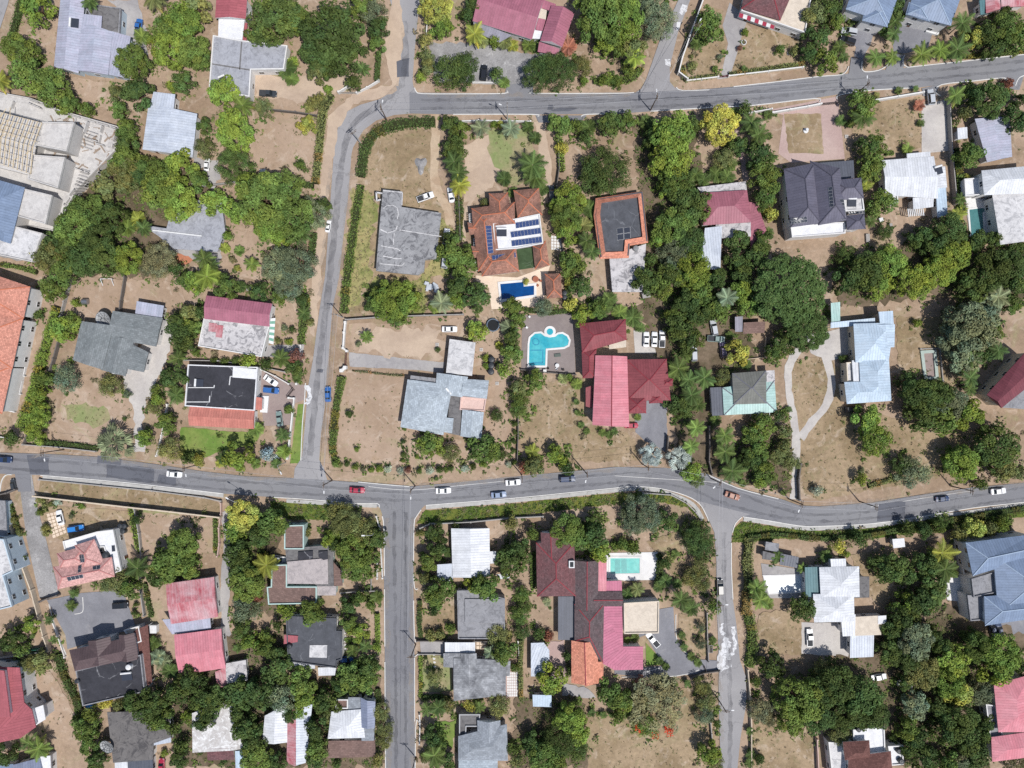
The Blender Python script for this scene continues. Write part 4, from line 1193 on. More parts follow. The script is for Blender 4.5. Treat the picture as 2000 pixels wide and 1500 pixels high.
# kerbs
kerb_n = [0]
def kerb(pts, w=1.6, h=.13, mat=None, name='kerb', z0=.17):
    P = [W(x, y, 0) for x, y in [tuple(p) for p in smooth_line(pts_of(pts), 3)]]
    m = MB(); ww = w*S/2; n = len(P); L = []; Rr = []
    for i, p in enumerate(P):
        d = (P[min(i+1, n-1)]-P[max(i-1, 0)]).normalized(); s = Vector((-d.y, d.x, 0))*ww
        L.append(p+s); Rr.append(p-s)
    z1 = Vector((0, 0, z0+h+.0007*(kerb_n[0] % 9))); zb = Vector((0, 0, 0)); kerb_n[0] += 1
    for i in range(n-1):
        m.face([Rr[i]+z1, Rr[i+1]+z1, L[i+1]+z1, L[i]+z1]); m.face([L[i]+zb, L[i]+z1, L[i+1]+z1, L[i+1]+zb]); m.face([Rr[i+1]+zb, Rr[i+1]+z1, Rr[i]+z1, Rr[i]+zb])
    for i in (0, n-1): m.face([L[i]+zb, Rr[i]+zb, Rr[i]+z1, L[i]+z1])
    return struct(m.build(name, mat or kerb_m))
for k in ('810,172 813,179 825,183.5 900,184 985,183 990,178', '1040,180 1045,183 1200,183 1238,181.5', '1320,171 1333,177.5 1385,176', '1432,170 1520,160 1600,150 1640,147 1652,140 1657,130',
          '1683,120 1682,134 1690,141 1715,138 1732,128 1738,116', '1766,108 1762,120 1770,131 1800,129 2000,107 2200,82', '1836,188 1826,180 1838,166 1900,159 1960,153 1972,163', '1982,168 1990,152 2010,146',
          '885,224 1040,224 1050,228', '1135,228 1146,224 1200,223', '1270,218 1400,210 1470,206.5 1590,193 1600,200', '1634,194 1640,186 1700,177 1790,172',
          '80,928 200,938 300,948 437,964', '535,971 600,975 700,983 737,983 741,991', '747,1008 750,1030 751,1100 751,1124', '751,1150 752,1262', '752,1292 753,1460 754,1600',
          '823,995 814,1008 809,1024 808,1096', '808,1120 810,1148 816,1150', '808,1172 810,1245 815,1253', '818,1276 811,1282 810,1290 810,1408', '818,1410 812,1420 811,1600',
          '832,986.5 1000,973 1200,953 1240,950 1290,954 1340,968 1366,984 1378,1004 1384,1018', '1430,1040 1436,1022 1448,1010', '1450,1009 1500,1016.5 1560,1026.5 1600,1027.5 1700,1022.5 1800,1008.5 1900,991.5 2000,980.5 2200,955',
          '1,960 4,940 12,928 24,927', '700,941 740,945 800,950', '1380,926 1440,953 1520,974', '597,748 595,785 591,830 588,900', '1428,1060 1428,1110 1431,1170'):
    kerb(k)
for k in ('437,968 300,953 200,943 84,933', '560,978 690,986 736,988', '832,991 1000,978 1200,958 1245,955 1290,959 1335,974 1358,990 1372,1014', '1452,1014 1500,1021 1560,1031 1600,1032 1700,1027 1800,1013 2000,985'):
    kerb(k, 7, .05, kerb_g, 'pavement')
for k in ('1262,1312 1296,1302', '1214,1322 1320,1320 1365,1308', '1320,1200 1321,1245 1335,1270 1355,1288', '96,1180 112,1235 130,1278', '162,1166 163,1190 158,1197 146,1199'):
    kerb(k, 1.4, .12, None, 'kerb', .05)
kerb('1200,929 1290,935 1340,938 1400,942', .8, .006, None, 'road_line', .185)
kerb('1700,990 1800,973 1900,958', .8, .006, None, 'road_line', .185)
kerb('720,950 800,957 900,948 1000,938', .8, .006, None, 'road_line', .185)
# stepping slabs
def slabs(quad, nu, nv, key='cream_deck', gap=.18):
    q = [W(*p) for p in pts_of(quad)]; m = MB()
    for i in range(nu):
        for j in range(nv):
            def at(u, v): return q[0].lerp(q[1], u).lerp(q[3].lerp(q[2], u), v)
            g = gap/2
            P = [at((i+g)/nu, (j+g)/nv), at((i+1-g)/nu, (j+g)/nv), at((i+1-g)/nu, (j+1-g)/nv), at((i+g)/nu, (j+1-g)/nv)]
            m.prism([(p.x, p.y) for p in P], 0, .22)
    return struct(m.build('paving_slabs', MATS[key]))
slabs('91,1003 118,997 132,1040 104,1052', 4, 7)
slabs('990,1312 1011,1312 1011,1360 990,1360', 5, 9, 'white_deck')
slabs('1076,460 1098,462 1098,490 1076,488', 4, 5, 'white_deck')
slabs('930,1253 950,1253 950,1268 930,1268', 3, 2)
for pts in ([(848,1278),(848,1286),(849,1293),(849,1301)], [(675,1228),(675,1236),(675,1244),(675,1252),(675,1260),(675,1268)]):
    m = MB()
    for x, y in pts: m.tube([W(x, y, 0), W(x, y, .18)], [.4, .4], 10)
    struct(m.build('stepping_stones', MATS['white_deck']))

# ------------------------------------------------------------------ walls and fences
def wall(name, pts, h, t, mat, label, cat='wall', cop=None, posts=0):
    P = [W(x, y, 0) for x, y in pts_of(pts)]
    n = len(P); L = []; Rr = []
    for i, p in enumerate(P):
        d0 = (p-P[i-1]).normalized() if i else None; d1 = (P[i+1]-p).normalized() if i < n-1 else None
        d = ((d0 or d1)+(d1 or d0)).normalized(); s = Vector((-d.y, d.x, 0))*t/2
        L.append(p+s); Rr.append(p-s)
    c = P[n//2]; root = empty(name, c); tag(root, label, cat)
    m = MB()
    for i in range(n-1):
        m.prism([(q.x-c.x, q.y-c.y) for q in (Rr[i], Rr[i+1], L[i+1], L[i])], -.2, h)
    m.build('wall_panel' if cat != 'fence' else 'fence_panel', mat, root)
    if cop is not None:
        k = MB()
        for i in range(n-1):
            d = (P[i+1]-P[i]).normalized(); s = Vector((-d.y, d.x, 0))*(t/2+.05)
            k.prism([(q.x-c.x, q.y-c.y) for q in (P[i]-s, P[i+1]-s, P[i+1]+s, P[i]+s)], h+.002+.003*i, h+.1+.003*i)
        k.build('coping', cop, root)
    k = MB(); w = t+.16
    for i, p in enumerate(P):
        k = MB(); k.box((0, 0, (h+.2)/2), (w, w, h+.24)); o = k.build('pillar', cop or mat, root); o.location = p-c
    return root
ww, wg, wc = plain('wall_white', (240,238,234), .85, .1, .1), plain('wall_grey', (176,172,168), .95, .1, .15), plain('wall_cream', (222,206,184), .9, .1, .12)
wp, wd = plain('wall_pinkish', (214,186,176), .9, .1, .12), plain('wall_dark', (120,114,110), .95, .1, .15)
wall('garden_wall', '1376,-10 1352,55 1330,118 1323,146 1340,159', 2.0, .25, wg, 'tall grey garden wall with a dark shadow along the side street', cop=ww)
wall('garden_wall', '1341,160 1370,157 1401,153', 1.1, .25, wc, 'low cream garden wall left of the striped awning house gate', cop=ww)
wall('garden_wall', '1422,151 1500,142 1566,134', 1.1, .25, wc, 'low cream garden wall right of the striped awning house gate', cop=ww)
wall('garden_wall', '835,48 832,95 829,140', 1.3, .25, ww, 'low white wall along the north street beside the gravel yard')
wall('garden_wall', '924,163 985,164', 1.0, .25, ww, 'short white wall in front of the black car on gravel')
wall('garden_wall', '663,183 686,169', 1.5, .3, ww, 'short white gate wall at the bend of the north street')
wall('garden_wall', '698,184 718,174 741,160', 1.3, .25, ww, 'white garden wall right of the bend gate')
wall('boundary_wall', '530,217 580,222 624,229', 1.6, .25, wd, 'thin dark boundary wall above the plot with the yellow shrub')
wall('boundary_wall', '505,352 400,365 380,362', 1.2, .25, wg, 'grey boundary wall below the white parked car in the upper left gardens')
wall('garden_wall', '1706,199 1750,192 1798,184', 1.6, .3, ww, 'white wall above the dry yard with a silver suv at its gate', cop=ww)
wall('garden_wall', '1506,223 1540,217 1575,211 1600,206', 1.5, .3, ww, 'white zigzag wall above the small square lawn', cop=ww)
wall('garden_wall', '1437,228 1470,222 1504,216', 1.5, .25, ww, 'white wall half hidden under trees below the top road')
wall('boundary_wall', '1848,200 1853,300 1862,400', 1.9, .25, wg, 'long grey boundary wall right of the pale concrete driveway')
wall('garden_wall', '892,240 935,238 990,239 1036,240', 1.4, .25, ww, 'white wall with planting along the villa lawn', cop=None)
wall('boundary_wall', '896,300 897,390 900,470', 1.7, .25, wd, 'dark boundary wall between the derelict field and the villa')
wall('boundary_wall', '1088,240 1092,330 1082,400 1105,520', 1.7, .25, wd, 'dark boundary wall right of the terracotta villa')
wall('boundary_wall', '678,625 760,619 830,617 905,615', 1.8, .25, wg, 'pale grey boundary wall below the derelict field')
wall('garden_wall', '676,630 674,650 672,680 679,686', 1.4, .5, ww, 'thick white curved wall beside the street above the concrete driveway')
wall('garden_wall', '676,718 669,724', 1.6, .8, ww, 'stubby white gate pillar wall at the concrete driveway')
wall('pool_wall', '1018,722 1070,728 1124,732', 1.2, .25, wd, 'dark wall along the bottom of the freeform pool deck')
wall('boundary_wall', '1012,800 1012,850 1010,905', 1.5, .25, wd, 'dark boundary wall left of the mansion dry lawn')
wall('boundary_wall', '75,967 170,978 256,988 340,997 434,1008', 2.3, .3, wd, 'long dark topped wall below the strip of dry field', cop=wc)
wall('roadside_wall', '80,936 200,948 300,958 400,971 433,978', .9, .3, wg, 'low grey roadside wall above the strip of dry field')
wall('garden_wall', '434,982 434,1004 430,1030 431,1060 427,1085', 1.2, .25, wp, 'pinkish wall along the narrow lane on the left')
wall('boundary_wall', '10,978 28,1030 46,1090 68,1150 92,1240 102,1268', 1.9, .3, wc, 'long cream boundary wall running down from the main road on the left')
wall('garden_wall', '84,1172 100,1166 118,1160', 1.7, .3, wd, 'dark wall below the salmon house forecourt')
wall('garden_wall', '102,1206 115,1240 129,1282', .8, .25, ww, 'low white wall along the left of the grey car park')
wall('boundary_wall', '266,992 275,1040 280,1090 276,1140 285,1200', 1.4, .25, wg, 'grey boundary wall right of the salmon hip house')
wall('retaining_wall', '822,1030 840,1022 920,1018 1000,1010 1060,1007', 1.6, .3, wg, 'grey retaining wall below the grassy bank left')
wall('retaining_wall', '1255,962 1310,966 1340,982 1358,1000 1368,1014', 1.0, .3, wg, 'curved grey retaining wall inside the road junction')
wall('garden_wall', '748,1128 742,1030 736,1008', .9, .25, ww, 'low white wall at the corner of the brown flat roofed house')
wall('garden_wall', '738,1098 738,1128', 1.2, .25, ww, 'short white wall above the corner house driveway')
wall('boundary_wall', '668,1156 700,1153 738,1152', 1.3, .25, wg, 'grey wall below the corner house driveway')
wall('boundary_wall', '815,1249 880,1249 975,1250', 1.5, .25, wd, 'dark boundary wall above the white ribbed carport')
wall('garden_wall', '819,1276 850,1276 866,1277', .9, .22, wg, 'low grey wall in front of the black shingle house lawn')
wall('garden_wall', '820,1394 821,1410 820,1450', 1.0, .25, ww, 'low white wall beside the south street near the bottom')
wall('garden_wall', '1012,1250 1014,1283', 1.2, .25, ww, 'short white wall right of the flowering tree')
wall('boundary_wall', '560,727 500,715 430,705 365,704', 1.5, .25, wg, 'grey boundary wall above the black flat roofed house')
wall('garden_wall', '512,722 540,735 566,750', 1.2, .25, ww, 'slanted white wall above the white and blue cars')
wall('garden_wall', '566,777 576,778 573,805 568,850 563,895', 1.1, .4, ww, 'white street wall beside the mauve forecourt', cop=None)
wall('garden_wall', '589,675 587,698', 1.0, .25, ww, 'short white gate wall beside the crimson and white house')
wall('garden_wall', '582,728 581,750', 1.2, .4, ww, 'short white wall stub above the forecourt gate')
wall('boundary_wall', '50,868 120,873 190,881', 1.3, .25, wg, 'grey street wall below the giant dish garden')
wall('boundary_wall', '126,640 110,700 80,790 52,865', 1.6, .3, wd, 'dark boundary wall beside the long spiky hedge')
wall('boundary_wall', '142,545 130,590 122,620', 1.5, .25, wg, 'grey boundary wall left of the goal frame yard')
wall('boundary_wall', '248,542 240,590 236,625', 1.6, .25, wd, 'dark boundary wall between the two back yards below the tree belt')
wall('boundary_wall', '329,790 318,850 308,890', 1.0, .25, ww, 'white boundary wall left of the green lawn')
wall('gate_wall', '1303,852 1301,880 1306,900', 2.0, .3, wd, 'dark gate wall beside the pale silver palm on the right road')
wall('gate_wall', '1382,832 1383,870 1382,900 1388,925', 2.0, .3, wd, 'long dark wall between the driveway and the palm garden')
wall('boundary_wall', '1558,975 1556,935 1560,905', 1.8, .35, wd, 'dark gate wall at the bottom of the looping dirt drive')
wall('terrace_wall', '1796,682 1834,680 1840,745', .6, .3, wg, 'low grey foundation wall right of the light blue house')
wall('boundary_wall', '1458,1305 1463,1360 1465,1420 1465,1500', 1.5, .25, wc, 'cream wall along the right of the patched street')
wall('boundary_wall', '1386,1408 1388,1430 1390,1452', 1.3, .25, wg, 'short grey wall left of the patched street')
wall('gate_wall', '1348,1322 1372,1312 1402,1308', 1.3, .25, wd, 'dark gate wall at the end of the curved drive')
wall('boundary_wall', '1379,1195 1380,1250 1382,1290', 1.3, .2, wg, 'grey wall left of the lime spill on the patched street')
wall('boundary_wall', '1872,1050 1872,1095 1878,1130 1880,1180', 1.7, .3, ww, 'white wall left of the slate blue mansion')
wall('boundary_wall', '1592,1440 1596,1520', 1.6, .3, wp, 'pinkish wall left of the brown hip house at the bottom')
wall('boundary_wall', '730,1350 733,1400 736,1420', 1.0, .3, wc, 'cream wall right of the white and brown house')
wall('garden_wall', '20,855 0,852 -40,850', 1.2, .25, ww, 'white wall end at the far left above the main road')
wall('boundary_wall', '0,966 18,962 35,955', 1.4, .35, wd, 'dark angled gate wall at the far left below the main road')
wall('boundary_wall', '0,1283 60,1274 100,1268', 1.6, .25, wg, 'grey wall with a green gate below the left edge yard')
wall('fence', '1455,702 1492,698 1494,660', 1.0, .15, wc, 'low cream edging around the plot beside the yellow tree', cat='fence')

# gates
gate_m = plain('gate_dark', (62,54,52), .6)
def gate(a, b, h, label, mat=gate_m):
    A, B = W(*a), W(*b); d = B-A; L = d.length; root = empty('driveway_gate', (A+B)/2, math.atan2(d.y, d.x)); tag(root, label, 'gate')
    f = MB(); f.box((0, 0, h-.06), (L, .09, .1)); f.box((0, 0, .2), (L, .09, .1))
    for x in (-L/2+.05, 0, L/2-.05): f.box((x, 0, h/2), (.1, .1, h))
    f.build('gate_frame', mat, root)
    g = MB(); n = max(4, int(L/.28))
    for i in range(n): g.box((-L/2+L*(i+.5)/n, 0, h/2+.05), (.09, .04, h-.3))
    g.build('gate_bars', mat, root)
gate((678,688), (676,717), 1.6, 'dark red sliding gate across the concrete driveway', plain('gate_red', (112,66,60), .6))
gate((568,752), (576,762), 1.6, 'upper dark gate leaf standing open at the mauve forecourt')
gate((573,762), (562,776), 1.6, 'lower dark gate leaf standing open at the mauve forecourt')
gate((664,183), (697,184), 1.4, 'pale metal gate at the bend of the north street', plain('gate_pale', (190,188,184), .6))
gate((1402,152), (1422,150), 1.1, 'maroon gate across the paved drive of the striped awning house', plain('gate_maroon', (120,60,66), .6))
gate((1602,206), (1634,203), 1.5, 'dark gate across the pink paved drive')
gate((726,1128), (726,1152), 1.2, 'pale gate across the corner house driveway', plain('gate_pale', (190,188,184), .6))
gate((1374,1298), (1378,1310), 1.6, 'small dark gate leaf at the curved drive by the lime spill')
gate((1693,88), (1706,92), 1.8, 'dark sliding gate of the left blue grey hip house forecourt')
# ------------------------------------------------------------------ swimming pools
def water_mat(name, c1, c2, rough=.08):
    t = NT('water_'+name)
    f = t.ramp(t.noise(.35, 3, .5), .35, .65); col = t.mix(f, tone(*c1), tone(*c2))
    v = t.new('ShaderNodeTexVoronoi', feature='SMOOTH_F1'); v.inputs['Scale'].default_value = 1.4
    t.link(t.pos(), v.inputs['Vector']); col = t.scale(col, t.ramp(v.outputs['Distance'], .2, .7, .94, 1.08))
    t.bump(t.noise(1.6, 3, .6), .12, .04)
    return t.done(col, rough, .4)
def pool(label, short, outline, wmat, smooth=False, cw=.7, details=(), zc=.3):
    pts = pts_of(outline)
    if smooth: pts = [tuple(p) for p in smooth_line(pts+[pts[0]], 6)][:-1]
    P = [W(x, y) for x, y in pts]; c = sum(P, Vector())/len(P); root = empty('swimming_pool', c); tag(root, label, 'swimming pool')
    LM.append((short, sum(p[0] for p in pts)/len(pts), sum(p[1] for p in pts)/len(pts)))
    m = MB(); m.prism([(p.x-c.x, p.y-c.y) for p in P], .02, .2); m.build('water', wmat, root)
    out = inset(P, -cw); q = [Vector((p.x, p.y)) for p in P]
    a = sum(q[i].x*q[(i+1) % len(q)].y-q[(i+1) % len(q)].x*q[i].y for i in range(len(q)))
    if a < 0: q.reverse()
    k = MB(); n = len(q)
    for i in range(n):
        j = (i+1) % n
        k.prism([(p.x-c.x, p.y-c.y) for p in (out[i], out[j], q[j], q[i])], .0, zc)
    k.build('coping', MATS['white_deck'], root)
    for nm, line, w, mat in details:
        d = MB(); L = [W(*p)-c for p in pts_of(line)]
        for a, b in zip(L, L[1:]):
            d.bar(a+Vector((0,0,.205)), b+Vector((0,0,.205)), w, .012)
        d.build(nm, mat, root)
    return root
w_blue = water_mat('deep_blue', (24,84,150), (18,70,130)); w_turq = water_mat('turquoise', (98,202,212), (62,178,198))
w_aqua = water_mat('aqua', (130,214,206), (150,226,216)); w_teal = water_mat('teal', (96,146,146), (84,136,138)); w_glare = water_mat('painted_glare', (250,252,255), (224,240,252), .25)  # last one: white sun glare painted into the water colour
lineb = plain('pool_step_tile', (58,156,188), .4)
pool('deep blue L shaped swimming pool on a cream deck', 'blue pool', '977,555 1022,551 1023,560 1043,558 1043,576 980,585', w_blue)
pool('turquoise freeform swimming pool with a square bay and a round spa', 'freeform pool', '1034,672 1036,660 1045,652 1056,651 1064,657 1074,659 1084,658 1090,653 1098,652 1107,657 1111,665 1109,674 1101,678 1066,681 1065,714 1033,714', w_turq, False, .55,
     (('pool_step', '1036,684 1062,684', .3, lineb), ('pool_step', '1037,708 1060,708 1060,686', .35, lineb), ('pool_step', '1035,711 1063,711', .3, lineb), ('spa_ring', '1040,664 1044,661 1050,662 1053,666 1052,672 1046,674 1041,671 1040,664', .3, lineb)))
m = MB()
c = W(1074, 648); root = empty('round_spa', c); tag(root, 'small round turquoise spa touching the top of the freeform pool', 'spa')
m.tube([(0,0,0), (0,0,.32)], [1.7, 1.7], 24); m.build('coping', MATS['white_deck'], root)
m = MB(); m.tube([(0,0,.2), (0,0,.34)], [.95, .95], 20); m.build('water', w_turq, root)
pool('aqua rectangular swimming pool on a white terrace beside the maroon mansion', 'aqua pool', '1192,1090 1249,1090 1249,1119 1192,1120', w_aqua, False, .6, (('pool_step', '1206,1092 1206,1118', 1.6, plain('pool_dark_tile', (96,180,176), .4)), ('pool_step', '1218,1092 1219,1118', 1.6, plain('pool_dark_tile', (96,180,176), .4))))  # two darker teal bands across the pool
pool('rectangular swimming pool with white sun glare painted into its water colour', 'glaring white pool', '1493,1126 1563,1124 1565,1154 1503,1157', w_glare, False, .5)
pool('teal rectangular swimming pool with a round corner tub', 'teal pool', '1892,410 1916,407 1920,407 1924,412 1918,416 1920,458 1896,461', w_teal, False, .5)

# ------------------------------------------------------------------ cars
def paint_mat():
    t = NT('car_paint'); o = t.new('ShaderNodeObjectInfo')
    t.b.inputs['Coat Weight'].default_value = .6; t.b.inputs['Coat Roughness'].default_value = .05
    return t.done(t.scale(o.outputs['Color'], t.ramp(t.noise(3), .3, .7, .96, 1.04)), .35, .5)
PAINT = paint_mat(); tyre_m = plain('tyre_rubber', (40,40,42), .9); rim_m = plain('wheel_rim', (170,172,176), .35, .5)
lampw = plain('headlight_glass', (236,240,244), .2, .6); lampr = plain('taillight_glass', (150,30,30), .3, .5)
def loft(st, mi=0):
    """st: list of (x, halfwidth, zlow, zhigh, shoulder) along the car -> closed skin"""
    m = MB(); rings = []
    for x, hw, zl, zh, sh in st:
        rings.append([Vector((x, y, z)) for y, z in ((-hw*.92, zl), (hw*.92, zl), (hw, (zl+zh)/2), (hw*.97, zh-.08), (hw*sh, zh), (0, zh+.025), (-hw*sh, zh), (-hw*.97, zh-.08), (-hw, (zl+zh)/2))])
    n = 9
    for a, b in zip(rings, rings[1:]):
        for k in range(n):
            j = (k+1) % n; m.face([a[k], b[k], b[j], a[j]], mi, False)
    m.face(rings[0], mi, False); m.face(rings[-1][::-1], mi, False)
    return m
def car_proto(kind):
    P = {}
    if kind == 'sedan': L, w, body, cab = 4.5, .88, [(-2.25,.72,.4,.72,.75),(-2.15,.84,.25,.92,.8),(-1.3,.88,.22,.97,.82),(0,.89,.22,.95,.84),(1.2,.88,.22,.92,.8),(2.0,.82,.25,.78,.75),(2.25,.66,.38,.62,.7)], ((-1.55,.96), (-.95,1.42), (.35,1.44), (1.05,.93))
    elif kind == 'suv': L, w, body, cab = 4.6, .93, [(-2.3,.86,.4,1.0,.85),(-2.2,.92,.3,1.1,.85),(0,.94,.28,1.08,.85),(1.2,.93,.28,1.05,.82),(2.1,.88,.3,.95,.78),(2.3,.74,.42,.75,.75)], ((-2.2,1.1), (-1.9,1.72), (.4,1.75), (1.15,1.05))
    else: L, w, body, cab = 5.1, .93, [(-2.55,.9,.45,1.0,.9),(-2.45,.92,.35,1.05,.9),(-.3,.93,.3,1.05,.86),(.6,.93,.3,1.05,.85),(1.5,.92,.3,1.03,.82),(2.4,.88,.32,.95,.78),(2.55,.76,.45,.75,.75)], ((-.55,1.05), (-.35,1.68), (.75,1.7), (1.4,1.04))
    m = loft(body)
    (xb, zb), (xr, zr), (xf, zf), (xw, zw) = cab; hb, ht = w*.86, w*.7
    # roof panel and pillars in body colour
    T = [Vector((xr, -ht, zr)), Vector((xf, -ht, zf)), Vector((xf, ht, zf)), Vector((xr, ht, zr))]
    Bq = [Vector((xb, -hb, zb-.05)), Vector((xw, -hb, zw-.05)), Vector((xw, hb, zw-.05)), Vector((xb, hb, zb-.05))]
    up = Vector((0,0,.05))
    m.face([p+up for p in T]); 
    for i in range(4):
        j = (i+1) % 4; m.face([T[i], T[j], T[j]+up, T[i]+up])
    for i in range(4): m.bar(Bq[i], T[i]+up*.5, .09, .09)
    if kind == 'pickup':   # open tray
        m2 = MB(); m2.face([Vector((-2.4,-.75,1.085)), Vector((-.6,-.75,1.085)), Vector((-.6,.75,1.085)), Vector((-2.4,.75,1.085))]); P['cargo_bed'] = (m2.mesh('cargo_bed', plain('bed_liner', (70,72,76), .8)), None)
    P['body'] = (m.mesh('body', PAINT, False), None)
    def quad(nm, a): q = MB(); q.face(a); P[nm] = (q.mesh(nm, glass_dark), None)
    quad('windscreen', [Bq[1], Bq[2], T[2], T[1]]); quad('rear_window', [Bq[3], Bq[0], T[0], T[3]])
    q = MB(); q.face([Bq[0], Bq[1], T[1], T[0]]); q.face([Bq[2], Bq[3], T[3], T[2]]); P['side_windows'] = (q.mesh('side_glass', glass_dark), None)
    wl = MB(); wl.tube([(0,-.11,0), (0,.11,0)], [.33,.33], 14)
    rm = MB(); rm.tube([(0,-.12,0), (0,.12,0)], [.2,.2], 10)
    P['_wheel'] = (wl.mesh('wheel', tyre_m), rm.mesh('rim', rim_m)); P['_wx'] = (L*.29, w-.1)
    h = MB(); h.box((0,0,0), (.12,.36,.14)); P['_head'] = (h.mesh('headlight', lampw), Vector((L/2-.12, w*.62, .72 if kind == 'sedan' else .85)))
    h = MB(); h.box((0,0,0), (.1,.34,.16)); P['_tail'] = (h.mesh('taillight', lampr), Vector((-L/2+.07, w*.66, .8 if kind == 'sedan' else .9)))
    return P
PROTO = {k: car_proto(k) for k in ('sedan', 'suv', 'pickup')}
CARC = {'white': (.78,.78,.78), 'blue': (.03,.12,.35), 'bright_blue': (.03,.2,.55), 'black': (.015,.016,.02), 'red': (.35,.02,.05), 'silver': (.45,.47,.5), 'navy': (.02,.04,.1), 'steel': (.22,.28,.4), 'copper': (.3,.12,.07), 'sage': (.2,.27,.25), 'plum': (.12,.09,.15), 'dark': (.04,.045,.05)}
def car(x, y, ang, kind, colr, label, group='cars parked in yards', z=.0, sc=1.0):
    "ang: heading in the photograph, degrees, 0 = right, 90 = up"
    road = group.startswith('cars on')
    g = .19 if road else .12
    p = W(x, y, .7); root = empty('car' if road else 'parked_car', (p.x, p.y, g), math.radians(ang)); tag(root, label, 'car' if kind != 'pickup' else 'pickup truck', group)
    root.scale = (sc, sc, sc)
    P = PROTO[kind]; c = (*CARC[colr], 1)
    for k, v in P.items():
        if k.startswith('_'): continue
        o = link({'side_windows': 'side_window'}.get(k, k), v[0], root); o.color = c
    wx, wy = P['_wx']
    for sx in (-1, 1):
        for sy in (-1, 1):
            w_ = link('wheel', P['_wheel'][0], root, (sx*wx, sy*wy, .33)); link('rim', P['_wheel'][1], w_)
    for sy in (-1, 1):
        q = P['_head'][1]; link('headlight', P['_head'][0], root, (q.x, sy*q.y, q.z))
        q = P['_tail'][1]; link('taillight', P['_tail'][0], root, (q.x, sy*q.y, q.z))
RD = 'cars on the roads'
for a in (
 (9,897,-4,'suv','navy','dark navy car at the left end of the main road',RD), (341,926,-5,'sedan','white','white car driving on the main road above the dry field strip',RD),
 (698,957,-3,'sedan','red','red car half in tree shade on the main road',RD), (866,958,2,'sedan','white','white car driving just right of the south street junction',RD),
 (1002,942,4,'sedan','white','white car ahead of the silver blue car on the main road',RD), (974,966,5,'sedan','steel','silver blue car close to the lower kerb of the main road',RD),
 (1108,935,3,'suv','navy','dark blue car partly under a roadside tree on the main road',RD), (1430,968,-18,'sedan','copper','copper coloured car at the right hand junction',RD),
 (1840,974,6,'sedan','navy','small navy car on the main road at the right',RD,0,.9), (1949,959,6,'sedan','white','white car at the far right of the main road',RD),
 (1406,1146,92,'suv','black','black suv driving down the patched street',RD), (641,770,92,'sedan','blue','blue car parked on the verge of the north street',RD),
 (1817,190,96,'suv','silver','silver suv waiting at the gate beside the top road',RD), (26,946,100,'suv','dark','dark car in the driveway mouth below the main road',RD,0,.7),
 (831,385,20,'pickup','white','long white pickup parked in the dry field',), (881,381,100,'sedan','white','white car parked beside the palms on the dirt track',),
 (872,462,84,'suv','white','white suv at the right corner of the derelict house',), (869,509,84,'suv','silver','pale car half under the tree beside the derelict house',),
 (878,643,0,'sedan','white','white car alone on the bare yard above the flat garage',), (529,743,-35,'sedan','white','white car slanted on the mauve forecourt',),
 (530,762,-6,'suv','blue','dark blue open topped car beside the slanted white car',), (546,818,98,'sedan','sage','grey green car near the planting on the mauve forecourt',),
 (1275,1249,130,'pickup','white','white and black van angled on the curved drive',), (1581,1245,92,'pickup','white','white pickup on the stained patio beside the white hip house',),
 (1716,1322,8,'sedan','white','small white car under the lower right trees by dry grass',), (1767,1336,-12,'sedan','white','white car in the shade between two trees at lower right',),
 (1233,831,0,'sedan','red','red car peeping out from under the pink red gable','cars parked in yards',0,.9), (1262,663,88,'sedan','white','leftmost of the three white cars on the pale car park',),
 (1278,663,88,'sedan','white','middle one of the three white cars on the pale car park',), (1293,662,88,'pickup','white','rightmost white truck of the three on the pale car park',),
 (118,1011,104,'sedan','white','white car with black roof on the paving slabs',), (149,1032,8,'suv','bright_blue','bright blue and white car above the salmon hip house',),
 (236,1182,3,'suv','black','black car on the grey car park',), (945,142,84,'suv','black','black suv on the pale gravel yard',),
 (524,183,-4,'pickup','dark','dark pickup with grey bed beside the grey concrete house',), (271,54,80,'pickup','blue','blue truck tucked behind a small palm at top left',),
 (404,322,86,'sedan','white','white car by the silver metal house driveway','cars parked in yards',0,.85), (1658,62,170,'suv','silver','silver suv on the left blue grey forecourt',),
 (1655,80,160,'suv','black','black car hidden by palms on the left blue grey forecourt',), (677,1287,2,'suv','blue','blue car in the driveway of the charcoal house','cars parked in yards',0,.85),
 (545,1091,-10,'sedan','white','white car under a palm beside the brown flat roofed house',), (1077,378,92,'suv','dark','dark car in shade right of the terracotta villa',),
 (1077,394,90,'sedan','dark','second dark car below the first beside the terracotta villa',), (1412,683,96,'suv','plum','plum coloured van partly under the yellow tree',),
 (1665,799,3,'suv','black','black car in shade below the light blue metal house',), (1938,1227,100,'sedan','navy','left one of two navy cars below the slate mansion',),
 (1951,1230,100,'sedan','navy','right one of two navy cars below the slate mansion',), (316,1496,90,'sedan','red','red car at the bottom edge beside the mottled flat house',),
 (1355,690,92,'suv','silver','pale green white van half under the tree left of the brown yard',), (1398,662,-4,'pickup','sage','small pale flatbed truck on the brown yard',),
 (1394,640,100,'suv','silver','pale vehicle under the tree at the top of the brown yard',), (641,442,80,'sedan','white','white car bonnet showing under the silver green tree','cars parked in yards',0,.8),
): car(*a)
# the open black pond tub left of the lime spill
m = MB()
